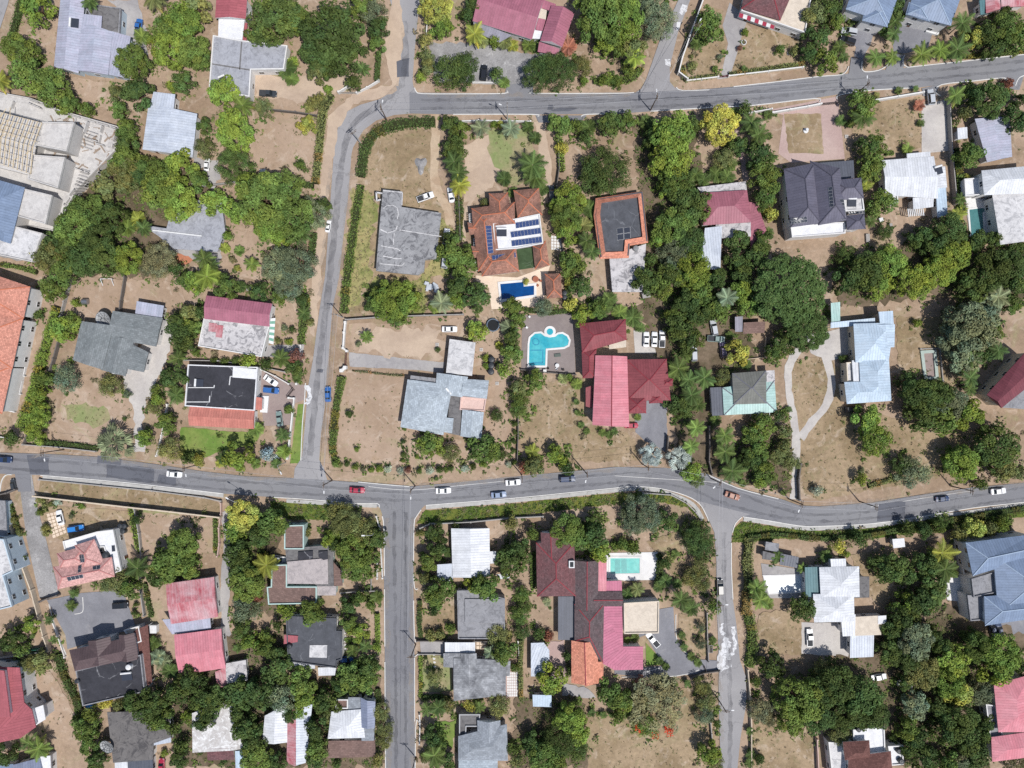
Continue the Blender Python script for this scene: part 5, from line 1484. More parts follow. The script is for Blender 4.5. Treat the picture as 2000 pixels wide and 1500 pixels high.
# ------------------------------------------------------------------ tanks, dishes and small things
black_pl = plain('black_tank_plastic', (58,62,68), .5, .4); grey_mesh = plain('dish_mesh', (176,178,180), .6)
def tank(x, y, r, h, label, mat=None, z=0.0, roof=None):
    p = on_roof(roof, x, y) if roof else W(x, y, h)
    z = p.z if roof else z
    root = empty('water_tank', (p.x, p.y, z)); tag(root, label, 'water tank', 'water tanks')
    m = MB(); m.tube([(0,0,0), (0,0,h*.85), (0,0,h*.95), (0,0,h)], [r, r, r*.8, r*.35], 18); m.build('tank_body', mat or black_pl, root)
    m = MB(); m.tube([(0,0,h), (0,0,h+.08)], [r*.33, r*.33], 14); m.build('lid', mat or black_pl, root)
for i, (y, l) in enumerate(((702,'topmost of three black water tanks beside the flat garage'), (714,'middle one of three black water tanks beside the flat garage'), (726,'lowest of three black water tanks beside the flat garage'))):
    tank(960-i*.6, y, .95, 2.0, l)
tank(402,665,.95,1.9,'upper black water tank left of the stained white terrace'); tank(403,675,.8,1.8,'lower black water tank left of the stained white terrace')
tank(389,407,1.0,1.9,'dark round water tank beside the derelict ruined roof'); tank(1103,572,.8,1.8,'upper dark water tank beside the cabana'); tank(1103,580,.8,1.8,'lower dark water tank beside the cabana')
tank(233,1028,.8,1.8,'left black water tank behind the salmon house'); tank(241,1028,.8,1.8,'right black water tank behind the salmon house'); tank(238,1038,.8,1.8,'lower black water tank behind the salmon house')
tank(211,1083,1.0,2.0,'grey topped water tank on the white flat wing of the salmon house', None, 0, HOUSES['salmon hip house'])
tank(155,1327,.7,1.4,'small dark blue tank at the left edge of the black flat rear roof', None, 0, HOUSES['brown and black roof house'])
tank(255,1300,.8,1.5,'white round tank on the black flat rear roof', white_trim, 0, HOUSES['brown and black roof house'])
tank(283,1306,.7,1.6,'white tank standing right of the black flat rear roof', white_trim)
tank(366,1322,.9,1.6,'grey round tank below the pink red metal roof', plain('grey_tank', (150,150,150), .5)); tank(640,1443,.8,1.8,'dark blue tank left of the brown front terrace')
tank(567,1260,.7,1.3,'dark tank on the left of the charcoal roof', None, 0, HOUSES['charcoal house'])
tank(1674,1422,.7,1.3,'dark tank on the white upper wing at the bottom right', None, 0, HOUSES['brown hip and white house']); tank(1752,1464,.7,1.3,'upper dark tank on the white lower wing at the bottom right', None, 0, HOUSES['brown hip and white house']); tank(1757,1484,.8,1.3,'lower dark tank on the white lower wing at the bottom right', None, 0, HOUSES['brown hip and white house'])
tank(1241,486,.8,1.2,'grey green tank on the stained flat roof by the orange rim', plain('grey_tank', (150,150,150), .5), 0, HOUSES['orange rimmed house'])
tank(420,1402,.7,1.3,'dark tank at the left of the patchy white roof', None, 0, HOUSES['patchy white flat house'])
def dish(x, y, r, label, z=2.2, tilt=.25):
    p = W(x, y, z); root = empty('satellite_dish', (p.x, p.y, 0)); tag(root, label, 'satellite dish')
    m = MB(); m.tube([(0,0,0), (0,0,z-.2)], [.12,.1], 8); m.build('mast', plain('dish_mast', (130,130,132), .6), root)
    m = MB(); nr, na = 4, 20
    def q(i, k): a = 6.2832*k/na; rr = r*i/nr; return Vector((rr*math.cos(a), rr*math.sin(a), .35*r*(i/nr)**2))
    for i in range(nr):
        for k in range(na):
            m.face([q(i,k), q(i+1,k), q(i+1,k+1), q(i,k+1)] if i else [q(0,0), q(1,k), q(1,k+1)])
    d = m.build('dish_bowl', grey_mesh, root); d.location = (0,0,z-.2); d.rotation_euler = (tilt, -.15, 0)
    k2 = MB()
    for k in range(0, na, 2): k2.bar(q(0,0)+Vector((0,0,.03)), q(nr,k)+Vector((0,0,.03)), .07)
    for i in (2,3,4):
        for k in range(na): k2.bar(q(i,k)+Vector((0,0,.04)), q(i,k+1)+Vector((0,0,.04)), .07)
    k2.build('dish_rib', plain('dish_rib_grey', (120,122,124), .6), d)
    f = MB()
    for k in (0, 7, 13): f.bar(q(nr,k), Vector((0,0,r*.8)), .05)
    f.tube([(0,0,r*.75), (0,0,r*.9)], [.15,.15], 8); f.build('feed_horn', plain('dish_mast', (130,130,132), .6), d)
dish(204, 623, 2.3, 'giant pale mesh satellite dish behind the grey shingle house', 2.5); dish(211, 1456, 2.1, 'large ringed mesh satellite dish at the corner of the mottled flat roof', 3.6)
# trampoline
p = W(963, 635, .8); root = empty('trampoline', (p.x, p.y, 0)); tag(root, 'round black garden trampoline with a pale blue rim on bare earth', 'trampoline')
m = MB(); m.tube([(0,0,.86), (0,0,.9)], [1.7,1.7], 26); m.build('jumping_mat', plain('trampoline_mat', (40,42,46), .8), root)
m = MB(); n = 26
for k in range(n):
    a, b = 6.2832*k/n, 6.2832*(k+1)/n
    m.bar((1.78*math.cos(a), 1.78*math.sin(a), .9), (1.78*math.cos(b), 1.78*math.sin(b), .9), .28, .1)
m.build('rim', plain('trampoline_rim', (116,132,150), .6), root)
for k in range(6):
    a = 6.2832*k/6; m = MB(); m.bar((0,0,0), (0,0,2.1), .07); o = m.build('pole', plain('dish_mast', (130,130,132), .6), root); o.location = (1.9*math.cos(a), 1.9*math.sin(a), 0)
# football goal
p = W(212, 552, 0); root = empty('football_goal', p); tag(root, 'small white football goal frame on the dry back yard', 'football goal')
m = MB()
for a, b in (((-1.6,.9,0),(-1.6,.9,1.4)), ((1.6,.9,0),(1.6,.9,1.4)), ((-1.6,.9,1.4),(1.6,.9,1.4)), ((-1.6,-1,0),(1.6,-1,0)), ((-1.6,-1,0),(-1.6,.9,1.4)), ((1.6,-1,0),(1.6,.9,1.4))): m.bar(a, b, .14)
m.build('goal_frame', white_trim, root)
# silver tank trailer in the yard
p = W(167, 589, .8); root = empty('metal_drum', (p.x, p.y, 0)); tag(root, 'shiny horizontal metal drum lying on the dry back yard', 'drum')
m = MB(); m.tube([(-.9,0,.9), (-.8,0,.9), (.8,0,.9), (.9,0,.9)], [.5,.85,.85,.5], 16); m.build('drum_body', plain('drum_metal', (176,178,182), .3, .5, .1, .7), root)
m = MB(); m.box((-.5,0,.15), (.15,1.2,.3)); m.box((.5,0,.15), (.15,1.2,.3)); m.build('cradle', wd, root)
# garden furniture by the pools
def chair(x, y, label, mat, group):
    p = W(x, y, 0); root = empty('garden_chair', (p.x, p.y, .05), U(0, 6)); tag(root, label, 'chair', group)
    m = MB(); m.box((0,0,.42), (.6,.6,.07)); m.build('seat', mat, root)
    m = MB(); m.box((0,.28,.72), (.6,.06,.55)); m.build('backrest', mat, root)
    for sx in (-.25,.25):
        for sy in (-.25,.25):
            m = MB(); m.box((0,0,.2), (.06,.06,.4)); o = m.build('leg', mat, root); o.location = (sx, sy, 0)
def table(x, y, r, label, mat, cat='table'):
    p = W(x, y, 0); root = empty('garden_table', (p.x, p.y, .05)); tag(root, label, cat)
    m = MB(); m.tube([(0,0,.7), (0,0,.76)], [r,r], 16); m.build('tabletop', mat, root)
    m = MB(); m.tube([(0,0,0), (0,0,.7)], [.25,.06], 8); m.build('pedestal', mat, root)
redp = plain('terracotta_wood', (176,110,86), .7); GP = 'garden chairs around the pool decks'
table(1046,546,.9,'round reddish table on the cream deck beside the blue pool', redp)
chair(1050,558,'reddish chair on the cream deck below the round table', redp, GP); chair(1056,549,'reddish chair on the cream deck right of the round table', redp, GP)
table(1088,714,.6,'small white round table on the brown pool deck', white_trim); chair(1087,720,'white chair just below the white round table', white_trim, GP)
chair(1034,619,'white chair in the top left corner of the brown pool deck', white_trim, GP); chair(1029,640,'white chair on the left side of the brown pool deck', white_trim, GP)
chair(1100,722,'dark chair near the bottom wall of the brown pool deck', gate_m, GP); chair(1070,719,'dark chair below the square pool bay', gate_m, GP)
p = W(1089, 694, 0); root = empty('sun_lounger', (p.x, p.y, .05), .1); tag(root, 'grey green slatted bench on the brown deck below the pool arm', 'bench')
bm_ = plain('bench_green', (110,124,116), .7)
m = MB()
for k in range(5): m.box((0,-.4+.2*k,.42), (1.9,.13,.06))
m.build('seat', bm_, root)
for sx in (-.8,.8): m = MB(); m.box((0,0,.2), (.08,.9,.4)); o = m.build('leg', bm_, root); o.location = (sx,0,0)
p = W(1064, 725, .5); root = empty('pump_box', (p.x, p.y, 0)); tag(root, 'white cube pump box at the bottom of the brown pool deck', 'pump box')
m = MB(); m.box((0,0,.5), (.9,.9,1.0)); m.build('casing', white_trim, root); m = MB(); m.box((0,0,1.03), (1.0,1.0,.06)); m.build('lid', ww, root)
def septic(x, y, label):
    p = W(x, y, 0); root = empty('manhole_slab', (p.x, p.y, 0)); tag(root, label, 'manhole')
    m = MB(); m.box((0,0,.12), (1.0,1.0,.2)); m.build('slab', MATS['pale_concrete'], root); m = MB(); m.tube([(0,0,.22), (0,0,.26)], [.3,.3], 12); m.build('cover', wg, root)
def crate(x, y, w, d, h, rot, label, mat):
    p = W(x, y, h); root = empty('storage_box', (p.x, p.y, .06), rot); tag(root, label, 'box')
    m = MB(); m.box((0,0,h/2), (w,d,h)); m.build('box_body', mat, root); m = MB(); m.box((0,0,h+.04), (w+.1,d+.1,.08)); m.build('lid', mat, root)
crate(513,334,1.6,1.0,.9,.1,'white box left on the edge of the tan lawn above the leafy belt',white_trim); crate(1721,429,1.0,1.0,.7,.3,'small white box on the bare yard below the pale metal bungalow',white_trim)
crate(490,564,2.4,1.2,1.0,-.1,'pale grey crate above the crimson metal roof',wg); crate(1740,439,.7,.7,.9,.2,'tiny pale box among bushes on the pale bungalow yard',wg); crate(299,1229,2.0,2.2,1.6,0,'white square hut roof beside the lavender strip',white_trim)
crate(1262,576,2.2,1.6,1.4,.2,'low grey hut below the stained flat roof',wg); crate(1695,465,1.0,2.4,.5,.05,'pale flat plinth below the purple grey villa',wg); crate(1648,330,.9,.9,.8,.1,'small dark bin beside the dark metal garage',gate_m); crate(130,650,1.2,.9,.8,.4,'dark bin beside the lime tree and spiky hedge',gate_m)
septic(1653,267,'pale square manhole slab beside the pink paved drive'); septic(1540,105,'pale square manhole slab on the awning house lawn')
septic(940,683,'pale square manhole slab beside the flat garage'); septic(971,749,'pale square manhole slab right of the pale shingle house'); septic(854,673,'pale square manhole slab left of the flat garage')
# garden ring, bins and odds
p = W(1452, 84, 0); root = empty('ring_planter', p); tag(root, 'white ring shaped planter on the dry lawn of the striped awning house', 'planter')
m = MB()
for k in range(20):
    a, b = 6.2832*k/20, 6.2832*(k+1)/20; m.bar((.7*math.cos(a), .7*math.sin(a), .25), (.7*math.cos(b), .7*math.sin(b), .25), .16, .5)
m.build('rim', white_trim, root); m = MB(); m.tube([(0,0,.1), (0,0,.3)], [.62,.62], 16); m.build('soil', MATS['litter'], root)
p = W(1573, 256, 0); root = empty('fountain', p); tag(root, 'small white stone fountain in the middle of the square lawn', 'fountain')
m = MB(); m.tube([(0,0,0), (0,0,.4), (0,0,.5)], [.75,.75,.6], 16); m.build('basin', white_trim, root); m = MB(); m.tube([(0,0,.4), (0,0,1.3)], [.16,.1], 8); m.build('column', wg, root); m = MB(); m.tube([(0,0,1.25), (0,0,1.4)], [.15,.42], 12); m.build('bowl', white_trim, root)
p = W(1388, 1267, .4); root = empty('water_trough', (p.x, p.y, 0)); tag(root, 'dark open trough with pale rim left of the lime spill', 'trough')
m = MB(); m.box((-.5,0,.4), (.12,2.2,.8)); m.box((.5,0,.4), (.12,2.2,.8)); m.box((0,1.04,.4), (.88,.12,.796)); m.box((0,-1.04,.4), (.88,.12,.796)); m.build('rim', wg, root); m = MB(); m.box((0,0,.3), (.86,1.94,.5)); m.build('basin', gate_m, root)
p = W(170, 1386, 1.2); root = empty('tarpaulin', (p.x, p.y, 0)); tag(root, 'bright blue tarpaulin heap below the black flat rear roof', 'tarpaulin')
m = MB(); n = 12
ring = [(1.2*U(.7,1.1)*math.cos(6.2832*k/n), 1.4*U(.7,1.1)*math.sin(6.2832*k/n)) for k in range(n)]
for k in range(n):
    a, b = ring[k], ring[(k+1) % n]
    m.face([(0,0,1.4), (a[0]*.5,a[1]*.5,1.1+.2*(k % 2)), (b[0]*.5,b[1]*.5,1.1+.2*((k+1) % 2))]); m.face([(a[0]*.5,a[1]*.5,1.1+.2*(k % 2)), (a[0],a[1],.05), (b[0],b[1],.05), (b[0]*.5,b[1]*.5,1.1+.2*((k+1) % 2))])
m.build('sheet', plain('tarp_blue', (60,150,226), .6), root)
p = W(840, 560, .8); root = empty('scrap_heap', (p.x, p.y, 0)); tag(root, 'pale heap of dumped metal sheets below the derelict house', 'scrap heap')
m = MB()
for k in range(9): m.box((U(-1.8,1.8), U(-1.2,1.2), .15+.1*k), (U(1.2,2.6), U(.6,1.4), .06), U(0,3))
m.build('metal_sheet', plain('scrap_pale', (206,212,220), .5), root)
p = W(822, 322, 0); root = empty('sand_heap', p); tag(root, 'pale heap of marl in the dry field beside the dirt track', 'heap')
m = MB(); n = 16
for k in range(n):
    a, b = 6.2832*k/n, 6.2832*(k+1)/n; ra, rb = 1.6+.5*math.sin(3*a), 1.6+.5*math.sin(3*b)
    m.face([(0,0,.9), (.5*ra*math.cos(a), .8*ra*math.sin(a), .6), (.5*rb*math.cos(b), .8*rb*math.sin(b), .6)]); m.face([(.5*ra*math.cos(a), .8*ra*math.sin(a), .6), (ra*math.cos(a), 1.5*ra*math.sin(a), 0), (rb*math.cos(b), 1.5*rb*math.sin(b), 0), (.5*rb*math.cos(b), .8*rb*math.sin(b), .6)])
m.build('marl', MATS['gravel'], root)
def frame_wall(pts, h, label):   # foundation ring with pale green sides
    P = [W(*p) for p in pts_of(pts)]; c = sum(P, Vector())/len(P); root = empty('empty_pool_shell', c); tag(root, label, 'pool shell')
    i_ = inset(P, .9); o_ = inset(P, 0); n = len(o_); m = MB()
    for k in range(n):
        j = (k+1) % n; m.prism([(q.x-c.x, q.y-c.y) for q in (o_[k], o_[j], i_[j], i_[k])], 0, .5)
    m.build('rim', plain('shell_pale_green', (186,200,192), .8), root)
    m = MB(); m.prism([(q.x-c.x, q.y-c.y) for q in i_], 0, .1); m.build('floor', MATS['mauve_paving'], root)
frame_wall('1796,685 1827,683 1832,742 1803,742', .5, 'drained rectangular pool shell with pale green rim beside the big trees')
def greenframe(): 
    p = W(62, 1270, 1.5); root = empty('green_gate', (p.x, p.y, 0), .12); tag(root, 'teal green sheet metal gate in the grey wall at lower left', 'gate')
    m = MB(); m.box((0,0,1.0), (4,.1,1.9)); m.build('gate_panel', plain('gate_teal', (66,136,116), .6), root)
    m = MB(); m.box((-2.1,0,1.05), (.2,.2,2.1)); m.box((2.1,0,1.05), (.2,.2,2.1)); m.build('post', white_trim, root)
greenframe()
# ------------------------------------------------------------------ poles and wires
pole_w = plain('pole_wood', (112,96,84), .9); pole_c = plain('pole_concrete', (196,194,190), .9); steel = plain('steel_grey', (168,170,174), .5)
POLES = {}
def pole(k, x, y, label, h=10.5, ang=0.0, mat=None, lamp=True, lampdir=90):
    p = W(x, y, 0); root = empty('utility_pole', p); tag(root, label, 'utility pole', 'utility poles along the roads')
    m = MB(); m.tube([(0,0,0), (0,0,h)], [.19,.12], 9); m.build('pole', mat or pole_w, root)
    a = math.radians(ang)
    for zz, w_ in ((h-.4, 1.2), (h-1.3, .9)):
        m = MB(); m.bar((-w_*math.cos(a), -w_*math.sin(a), 0), (w_*math.cos(a), w_*math.sin(a), 0), .14, .16)
        o = m.build('crossarm', pole_w, root); o.location = (0,0,zz)
        for f in (-.9, 0, .9):
            i_ = MB(); i_.tube([(f*w_*math.cos(a), f*w_*math.sin(a), .08), (f*w_*math.cos(a), f*w_*math.sin(a), .32)], [.06,.05], 6); i_.build('insulator', white_trim, o)
    if lamp:
        b = math.radians(lampdir); m = MB(); m.bar((0,0,h-2), (2.0*math.cos(b), 2.0*math.sin(b), h-1.4), .08); ar = m.build('lamp_arm', steel, root)
        m = MB(); m.box((2.1*math.cos(b), 2.1*math.sin(b), h-1.38), (.8,.3,.14), b); m.build('lamp_head', white_trim, ar)
    POLES[k] = [Vector((p.x+f*math.cos(a), p.y+f*math.sin(a), h-.05)) for f in (-1.0, 1.0)]
pole('a',125,878,'pole by the main road beside the giant silver fan palm on the left',ang=90,lampdir=-80); pole('b',389,907,'pole by the main road above the first white car',ang=90,lampdir=-80)
pole('d',649,938,'pair topped pole at the foot of the north street',ang=90,lampdir=-90); pole('e',811,949,'pole opposite the south street junction',ang=90,lampdir=-90)
pole('f',1019,927,'slim pole by the main road above the second white car',ang=90,lamp=False); pole('g',1140,918,'pole by the main road right of the dark blue car',ang=90,lampdir=-100)
pole('h',1254,906,'pole by the main road left of the pale silver palms',ang=90,lamp=False); pole('i',1388,934,'pole at the right junction beside the dark wall',ang=70,lampdir=-140)
pole('j',1540,974,'pole by the gate of the looping dirt drive',ang=80,lampdir=-110); pole('k',1678,979,'dark pole on the verge below the light blue house lawn',ang=90,lamp=False); pole('l',1856,949,'dark pole on the verge near the far right cars',ang=90,lamp=False)
pole('m',1398,1359,'tall dark pole leaning over the patched street at the bottom',ang=0,lampdir=0); pole('n',1387,1162,'pole beside the black suv on the patched street',ang=0,lampdir=0)
pole('o',991,233,'white pole on the verge above the villa lawn',ang=90,mat=pole_c,lampdir=160); pole('p',756,236,'pole inside the bend of the north street',ang=90,lampdir=80); pole('q',705,281,'white concrete pole on the bend beside the curved hedge',ang=40,mat=pole_c,lamp=False)
pole('r',1270,216,'pole beside the top road at the side street',ang=90,lampdir=90); pole('s',1663,191,'dark pole beside the pink paved drive on the top road',ang=90,lampdir=90); pole('t',670,620,'white pole on the street by the derelict field wall corner',ang=0,mat=pole_c,lamp=False)
pole('u',812,1258,'pole on the right of the south street by the carport drive',ang=0,lamp=False); pole('v',812,1478,'pole on the right of the south street near the bottom edge',ang=0,lamp=False); pole('w',1345,82,'pole with a street lamp beside the tall grey garden wall',ang=0,lampdir=60)
def lamp_post(x, y, d, label):
    p = W(x, y, 0); root = empty('street_lamp', p); tag(root, label, 'street lamp', 'street lamps'); b = math.radians(d)
    m = MB(); m.tube([(0,0,0), (0,0,8)], [.12,.08], 8); m.build('pole', pole_c, root)
    m = MB(); m.bar((0,0,8), (2.2*math.cos(b), 2.2*math.sin(b), 8.4), .09); m.build('lamp_arm', steel, root)
    m = MB(); m.box((2.4*math.cos(b), 2.4*math.sin(b), 8.4), (.9,.35,.14), b); m.build('lamp_head', white_trim, root)
lamp_post(559,903,-60,'white street lamp beside the spiky silver plant above the main road'); lamp_post(480,972,150,'street lamp among the trees below the main road on the left'); lamp_post(737,1034,180,'white street lamp at the corner house by the south street')
wire_m = plain('wire_grey', (190,190,194), .5)
def wire(a, b, label):
    A, B = POLES[a], POLES[b]; m = MB(); o = (A[0]+B[1])/2
    for s in (0, 1):
        p, q = A[s], B[s]; pr = None
        for k in range(9):
            t = k/8; c = p.lerp(q, t); c.z -= 2.0*t*(1-t)*(p-q).length/60
            if pr is not None: m.bar(pr-o, c-o, .042)
            pr = c
    w_ = m.build('overhead_wire', wire_m); w_.location = o
    tag(w_, label, 'overhead wire', 'overhead wires')
for a, b, l in (('a','b','overhead wires along the main road left of the first white car'), ('b','d','overhead wires from the white car to the north street foot'), ('d','e','overhead wires above the red car'), ('e','f','overhead wires above the white car right of the junction'), ('f','g','overhead wires above the dark blue car'), ('g','h','overhead wires left of the pale silver palms'),
                ('h','i','overhead wires across the pale silver palms'), ('i','j','overhead wires above the copper car'), ('j','k','overhead wires below the looping drive'), ('k','l','overhead wires above the small navy car'), ('p','o','overhead wires along the top road from the bend'), ('o','r','overhead wires along the top road to the side street'),
                ('r','s','overhead wires along the top road to the pink drive'), ('q','p','overhead wires inside the bend'), ('t','d','overhead wires down the north street'), ('u','e','overhead wires over the upper south street'), ('v','u','overhead wires over the lower south street'), ('n','i','overhead wires over the upper patched street'), ('m','n','overhead wires over the lower patched street'), ('w','r','overhead wires down the side street')):
    wire(a, b, l)
# ------------------------------------------------------------------ plants
def leaf_mat(name, rough=.7):
    t = NT(name); o = t.new('ShaderNodeObjectInfo'); at = t.new('ShaderNodeAttribute'); at.attribute_name = 'tint'
    c = t.new('ShaderNodeVectorMath', operation='MULTIPLY'); t.link(o.outputs['Color'], c.inputs[0]); t.link(at.outputs['Color'], c.inputs[1])
    col = t.scale(c.outputs[0], t.ramp(t.noise(.45, 3, .6), .3, .7, .82, 1.16))
    m = t.done(col, rough, .2)
    tr = t.new('ShaderNodeBsdfTranslucent'); t.link(col, tr.inputs['Color'])
    mx = t.new('ShaderNodeMixShader'); mx.inputs[0].default_value = .14
    t.link(t.b.outputs[0], mx.inputs[1]); t.link(tr.outputs[0], mx.inputs[2]); t.link(mx.outputs[0], t.n['Material Output'].inputs['Surface'])
    return m
LEAF = leaf_mat('leaves'); FLOW = leaf_mat('flowers')
bark = plain('bark', (120,100,84), .95, .1, .25)
class LM_:
    "many leaf-sized faces with a random tint each"
    def __init__(self): self.v = []; self.f = []; self.t = []
    def leaf(self, p, n, L, w, tint, spin=None):
        n = n.normalized(); a = n.cross(Vector((U(-1,1), U(-1,1), U(-1,1))))
        a = a.normalized() if a.length > 1e-4 else Vector((1,0,0)); b = n.cross(a); k = len(self.v)
        self.v += [p-a*L*.5, p+b*w*.5, p+a*L*.5+n*L*-.1, p-b*w*.5]
        self.f.append((k, k+1, k+2, k+3)); self.t.append(tint)
    def quad(self, a, b, c, d, tint):
        k = len(self.v); self.v += [a, b, c, d]; self.f.append((k, k+1, k+2, k+3)); self.t.append(tint)
    def mesh(self, name, mat=None):
        me = bpy.data.meshes.new(name); me.from_pydata([tuple(v) for v in self.v], [], self.f)
        ca = me.color_attributes.new('tint', 'FLOAT_COLOR', 'CORNER'); d = []
        for f, t in zip(self.f, self.t):
            for _ in f: d += [t[0], t[1], t[2], 1]
        ca.data.foreach_set('color', d); me.materials.append(mat or LEAF); me.update(); return me
def rt(s=1.0, y=0.0):
    k = U(.72, 1.28)*s; return (k*(1+y), k, k*(1-y))
def crown(seed, nl, leaf, nlump, rl, inner=.18, drop=.08, flat=.75, jit=.12, tv=1.0):
    random.seed(seed); m = LM_(); lumps = []
    for i in range(nlump):
        if i > 3 and R() < drop: continue
        rr = math.sqrt((i+.5)/nlump)*(1-rl*.75); th = i*2.39996+U(-.25,.25)
        x, y = rr*math.cos(th)+U(-jit,jit), rr*math.sin(th)+U(-jit,jit); r2 = min(.97, math.hypot(x, y))
        z = flat*math.sqrt(1-r2*r2)-.22+U(-.08,.06)
        lumps.append((Vector((x, y, z)), rl*U(.7,1.25), 1+tv*U(-.26,.24), tv*U(-.12,.14)))
    for i in range(nlump//3):   # a lower tier that closes the crown
        th = i*2.39996; rr = U(.55,.85); lumps.append((Vector((rr*math.cos(th), rr*math.sin(th), U(-.25,.0))), rl*.9, U(.75,1.0), U(-.05,.08)))
    tot = sum(l[1]**2 for l in lumps)
    for c, r, tn, yl in lumps:
        for _ in range(int(nl*r*r/tot)):
            d = Vector((U(-1,1), U(-1,1), U(-.45,1)))
            if d.length < .05: continue
            d.normalize(); q = U(.78,1.06) if R() > inner else U(.2,.8)
            p = c+Vector((d.x*r*q, d.y*r*q, d.z*r*q*.8))
            n = d*1.0+Vector((U(-1,1), U(-1,1), U(-.6,1)))*.8+Vector((0,0,.25)); s = U(.7,1.35)
            m.leaf(p, n, leaf*1.25*s, leaf*.8*s, rt(tn, yl+U(-.05,.05)))
    return m.mesh('crown')
def frond(m, base, az, L, rise, droop, nseg, leaflet, tint, width=.06):
    "a feather leaf: rib with leaflets hanging to both sides"
    pr = base; d = Vector((math.cos(az), math.sin(az), 0)); s = Vector((-d.y, d.x, 0))
    for k in range(1, nseg+1):
        t = k/nseg; p = base+d*(L*(t-.12*t*t*droop))+Vector((0,0, rise*t-droop*L*.55*t*t))
        ax = (p-pr).normalized(); ll = leaflet*(math.sin(3.14*min(1, t*.88+.1))**.7+.1)
        for sd in (-1, 1):
            for q in (0, .5):
                o = pr.lerp(p, q); tip = o+s*sd*ll*U(.85,1.1)+ax*ll*.55+Vector((0,0,-ll*.35)); w = ax*(L/nseg*.42)
                m.quad(o, o+w, tip+w*.25, tip, tint)
        m.quad(pr-s*width, pr+s*width, p+s*width*.7, p-s*width*.7, tuple(c*1.15 for c in tint)); pr = p
def palm(seed, n, L, rise, droop, leaflet, nseg=8, dead=2):
    random.seed(seed); m = LM_()
    for i in range(n):
        f = i/n; az = i*2.39996+U(-.2,.2); y = U(-.05,.1); ti = rt(1, y)
        if i < dead: ti = (1.5,1.15,1.0)
        frond(m, Vector((0,0,0)), az, L*U(.85,1.1), (rise+.75*f)*L, droop*U(.8,1.2)*(1.25-.6*f), nseg, leaflet*L, ti)
    return m.mesh('crown')
def fanpalm(seed, n):
    random.seed(seed); m = LM_()
    for i in range(n):
        f = i/(n-1); az = i*2.39996+U(-.2,.2); el = -.15+1.45*f; L = U(.46,.6)*(1-.5*f)
        c = Vector((math.cos(az)*math.cos(el), math.sin(az)*math.cos(el), math.sin(el)*.9))*L
        hz = Vector((math.cos(az), math.sin(az), 0)); ax = (c.normalized()*(1-.75*f)+hz*.75*f).normalized(); s = ax.cross(Vector((0,0,1))).normalized(); u = s.cross(ax); t0 = U(.6,1.3); m.quad(Vector((0,0,0))-s*.02, s*.02, c+s*.014, c-s*.014, (t0,t0,t0))
        nb = 11
        for k in range(nb):
            a = (k-nb//2)*.185; dd = (ax*math.cos(a)+s*math.sin(a)); fold = u*(.05 if k % 2 else -.03)
            e = c+dd*U(.4,.52)*(1-.04*abs(k-nb//2))+u*(-.08-.02*abs(k-nb//2)); wd_ = (s*math.cos(a)-ax*math.sin(a))*.036; tt = t0*U(.65,1.25)
            m.quad(c, c+dd*.26-wd_+fold, e, c+dd*.26+wd_+fold, (tt,tt,tt))
    return m.mesh('crown')
def trunk_mesh(seed, limbs, r=.07):
    random.seed(seed); m = MB(); b = (U(-.03,.03), U(-.03,.03), .38); m.tube([(0,0,-.03), (0,0,.15), b], [r*1.35, r, r*.85], 8)
    for i in range(limbs):
        a = 6.2832*i/limbs+U(-.4,.4); q = U(.3,.55); p1 = (b[0]+.4*q*math.cos(a), b[1]+.4*q*math.sin(a), .52); p2 = (q*math.cos(a), q*math.sin(a), U(.62,.8)); m.tube([b, p1, p2], [r*.6, r*.4, r*.15], 6)
        for k in (-.5, .5): p3 = (p2[0]+.2*math.cos(a+k), p2[1]+.2*math.sin(a+k), p2[2]+.08); m.tube([p1, p3], [r*.22, r*.08], 5)
    return m.mesh('trunk', bark, True)
def palm_trunk():
    m = MB(); m.tube([(0,0,-.02), (.02,0,.3), (.03,.02,.7), (0,0,1)], [.05,.035,.03,.03], 8); return m.mesh('trunk', plain('palm_bark', (150,134,116), .95), True)
C_BIG = [crown(11+i, 6200, .066, 30, .23, inner=.08, jit=.17) for i in range(5)]
C_DOME = [crown(61, 21000, .042, 150, .12, inner=.1, drop=.0, jit=.03, tv=.3)]
C_MID = [crown(31+i, 2200, .11, 15, .31, inner=.08, jit=.19) for i in range(7)]
C_SML = [crown(51+i, 900, .15, 9, .45, drop=0) for i in range(4)]
C_FBIG = [crown(71+i, 9000, .042, 46, .2, inner=.3, jit=.16) for i in range(2)]
C_FMID = [crown(81+i, 3600, .065, 24, .28, inner=.3, jit=.16) for i in range(3)]
C_SPARSE = [crown(91, 6500, .045, 60, .14, inner=.25, drop=.15, flat=.5, jit=.12)]
C_PALM = [palm(101+i, 15+i, 1.0, .06, .95, .24) for i in range(3)]
C_CLUMP = [palm(111+i, 13+i, .95, .3, 1.0, .36, 6, 1) for i in range(3)]
C_FAN = [fanpalm(121, 15), fanpalm(122, 14)]
TR = [trunk_mesh(131+i, 5) for i in range(3)]; PT = palm_trunk(); TRS = trunk_mesh(140, 6, .045)
random.seed(99)
LC = {'d': (.084,.13,.036), 'g': (.135,.195,.045), 'b': (.2,.28,.052), 'o': (.195,.215,.075), 's': (.18,.225,.13), 'y': (.40,.41,.09), 'w': (.2,.195,.1), 'k': (.42,.50,.48), 'r': (.3,.13,.09), 'x': (.4,.45,.34), 'p': (.33,.12,.2)}
CW = {'d': 'dark green', 'g': 'mid green', 'b': 'bright lime green', 'o': 'olive green', 's': 'grey green', 'y': 'yellow leaved', 'w': 'brownish bare', 'k': 'pale silver', 'r': 'reddish', 'x': 'white flowering', 'p': 'pink flowering'}
PL = []
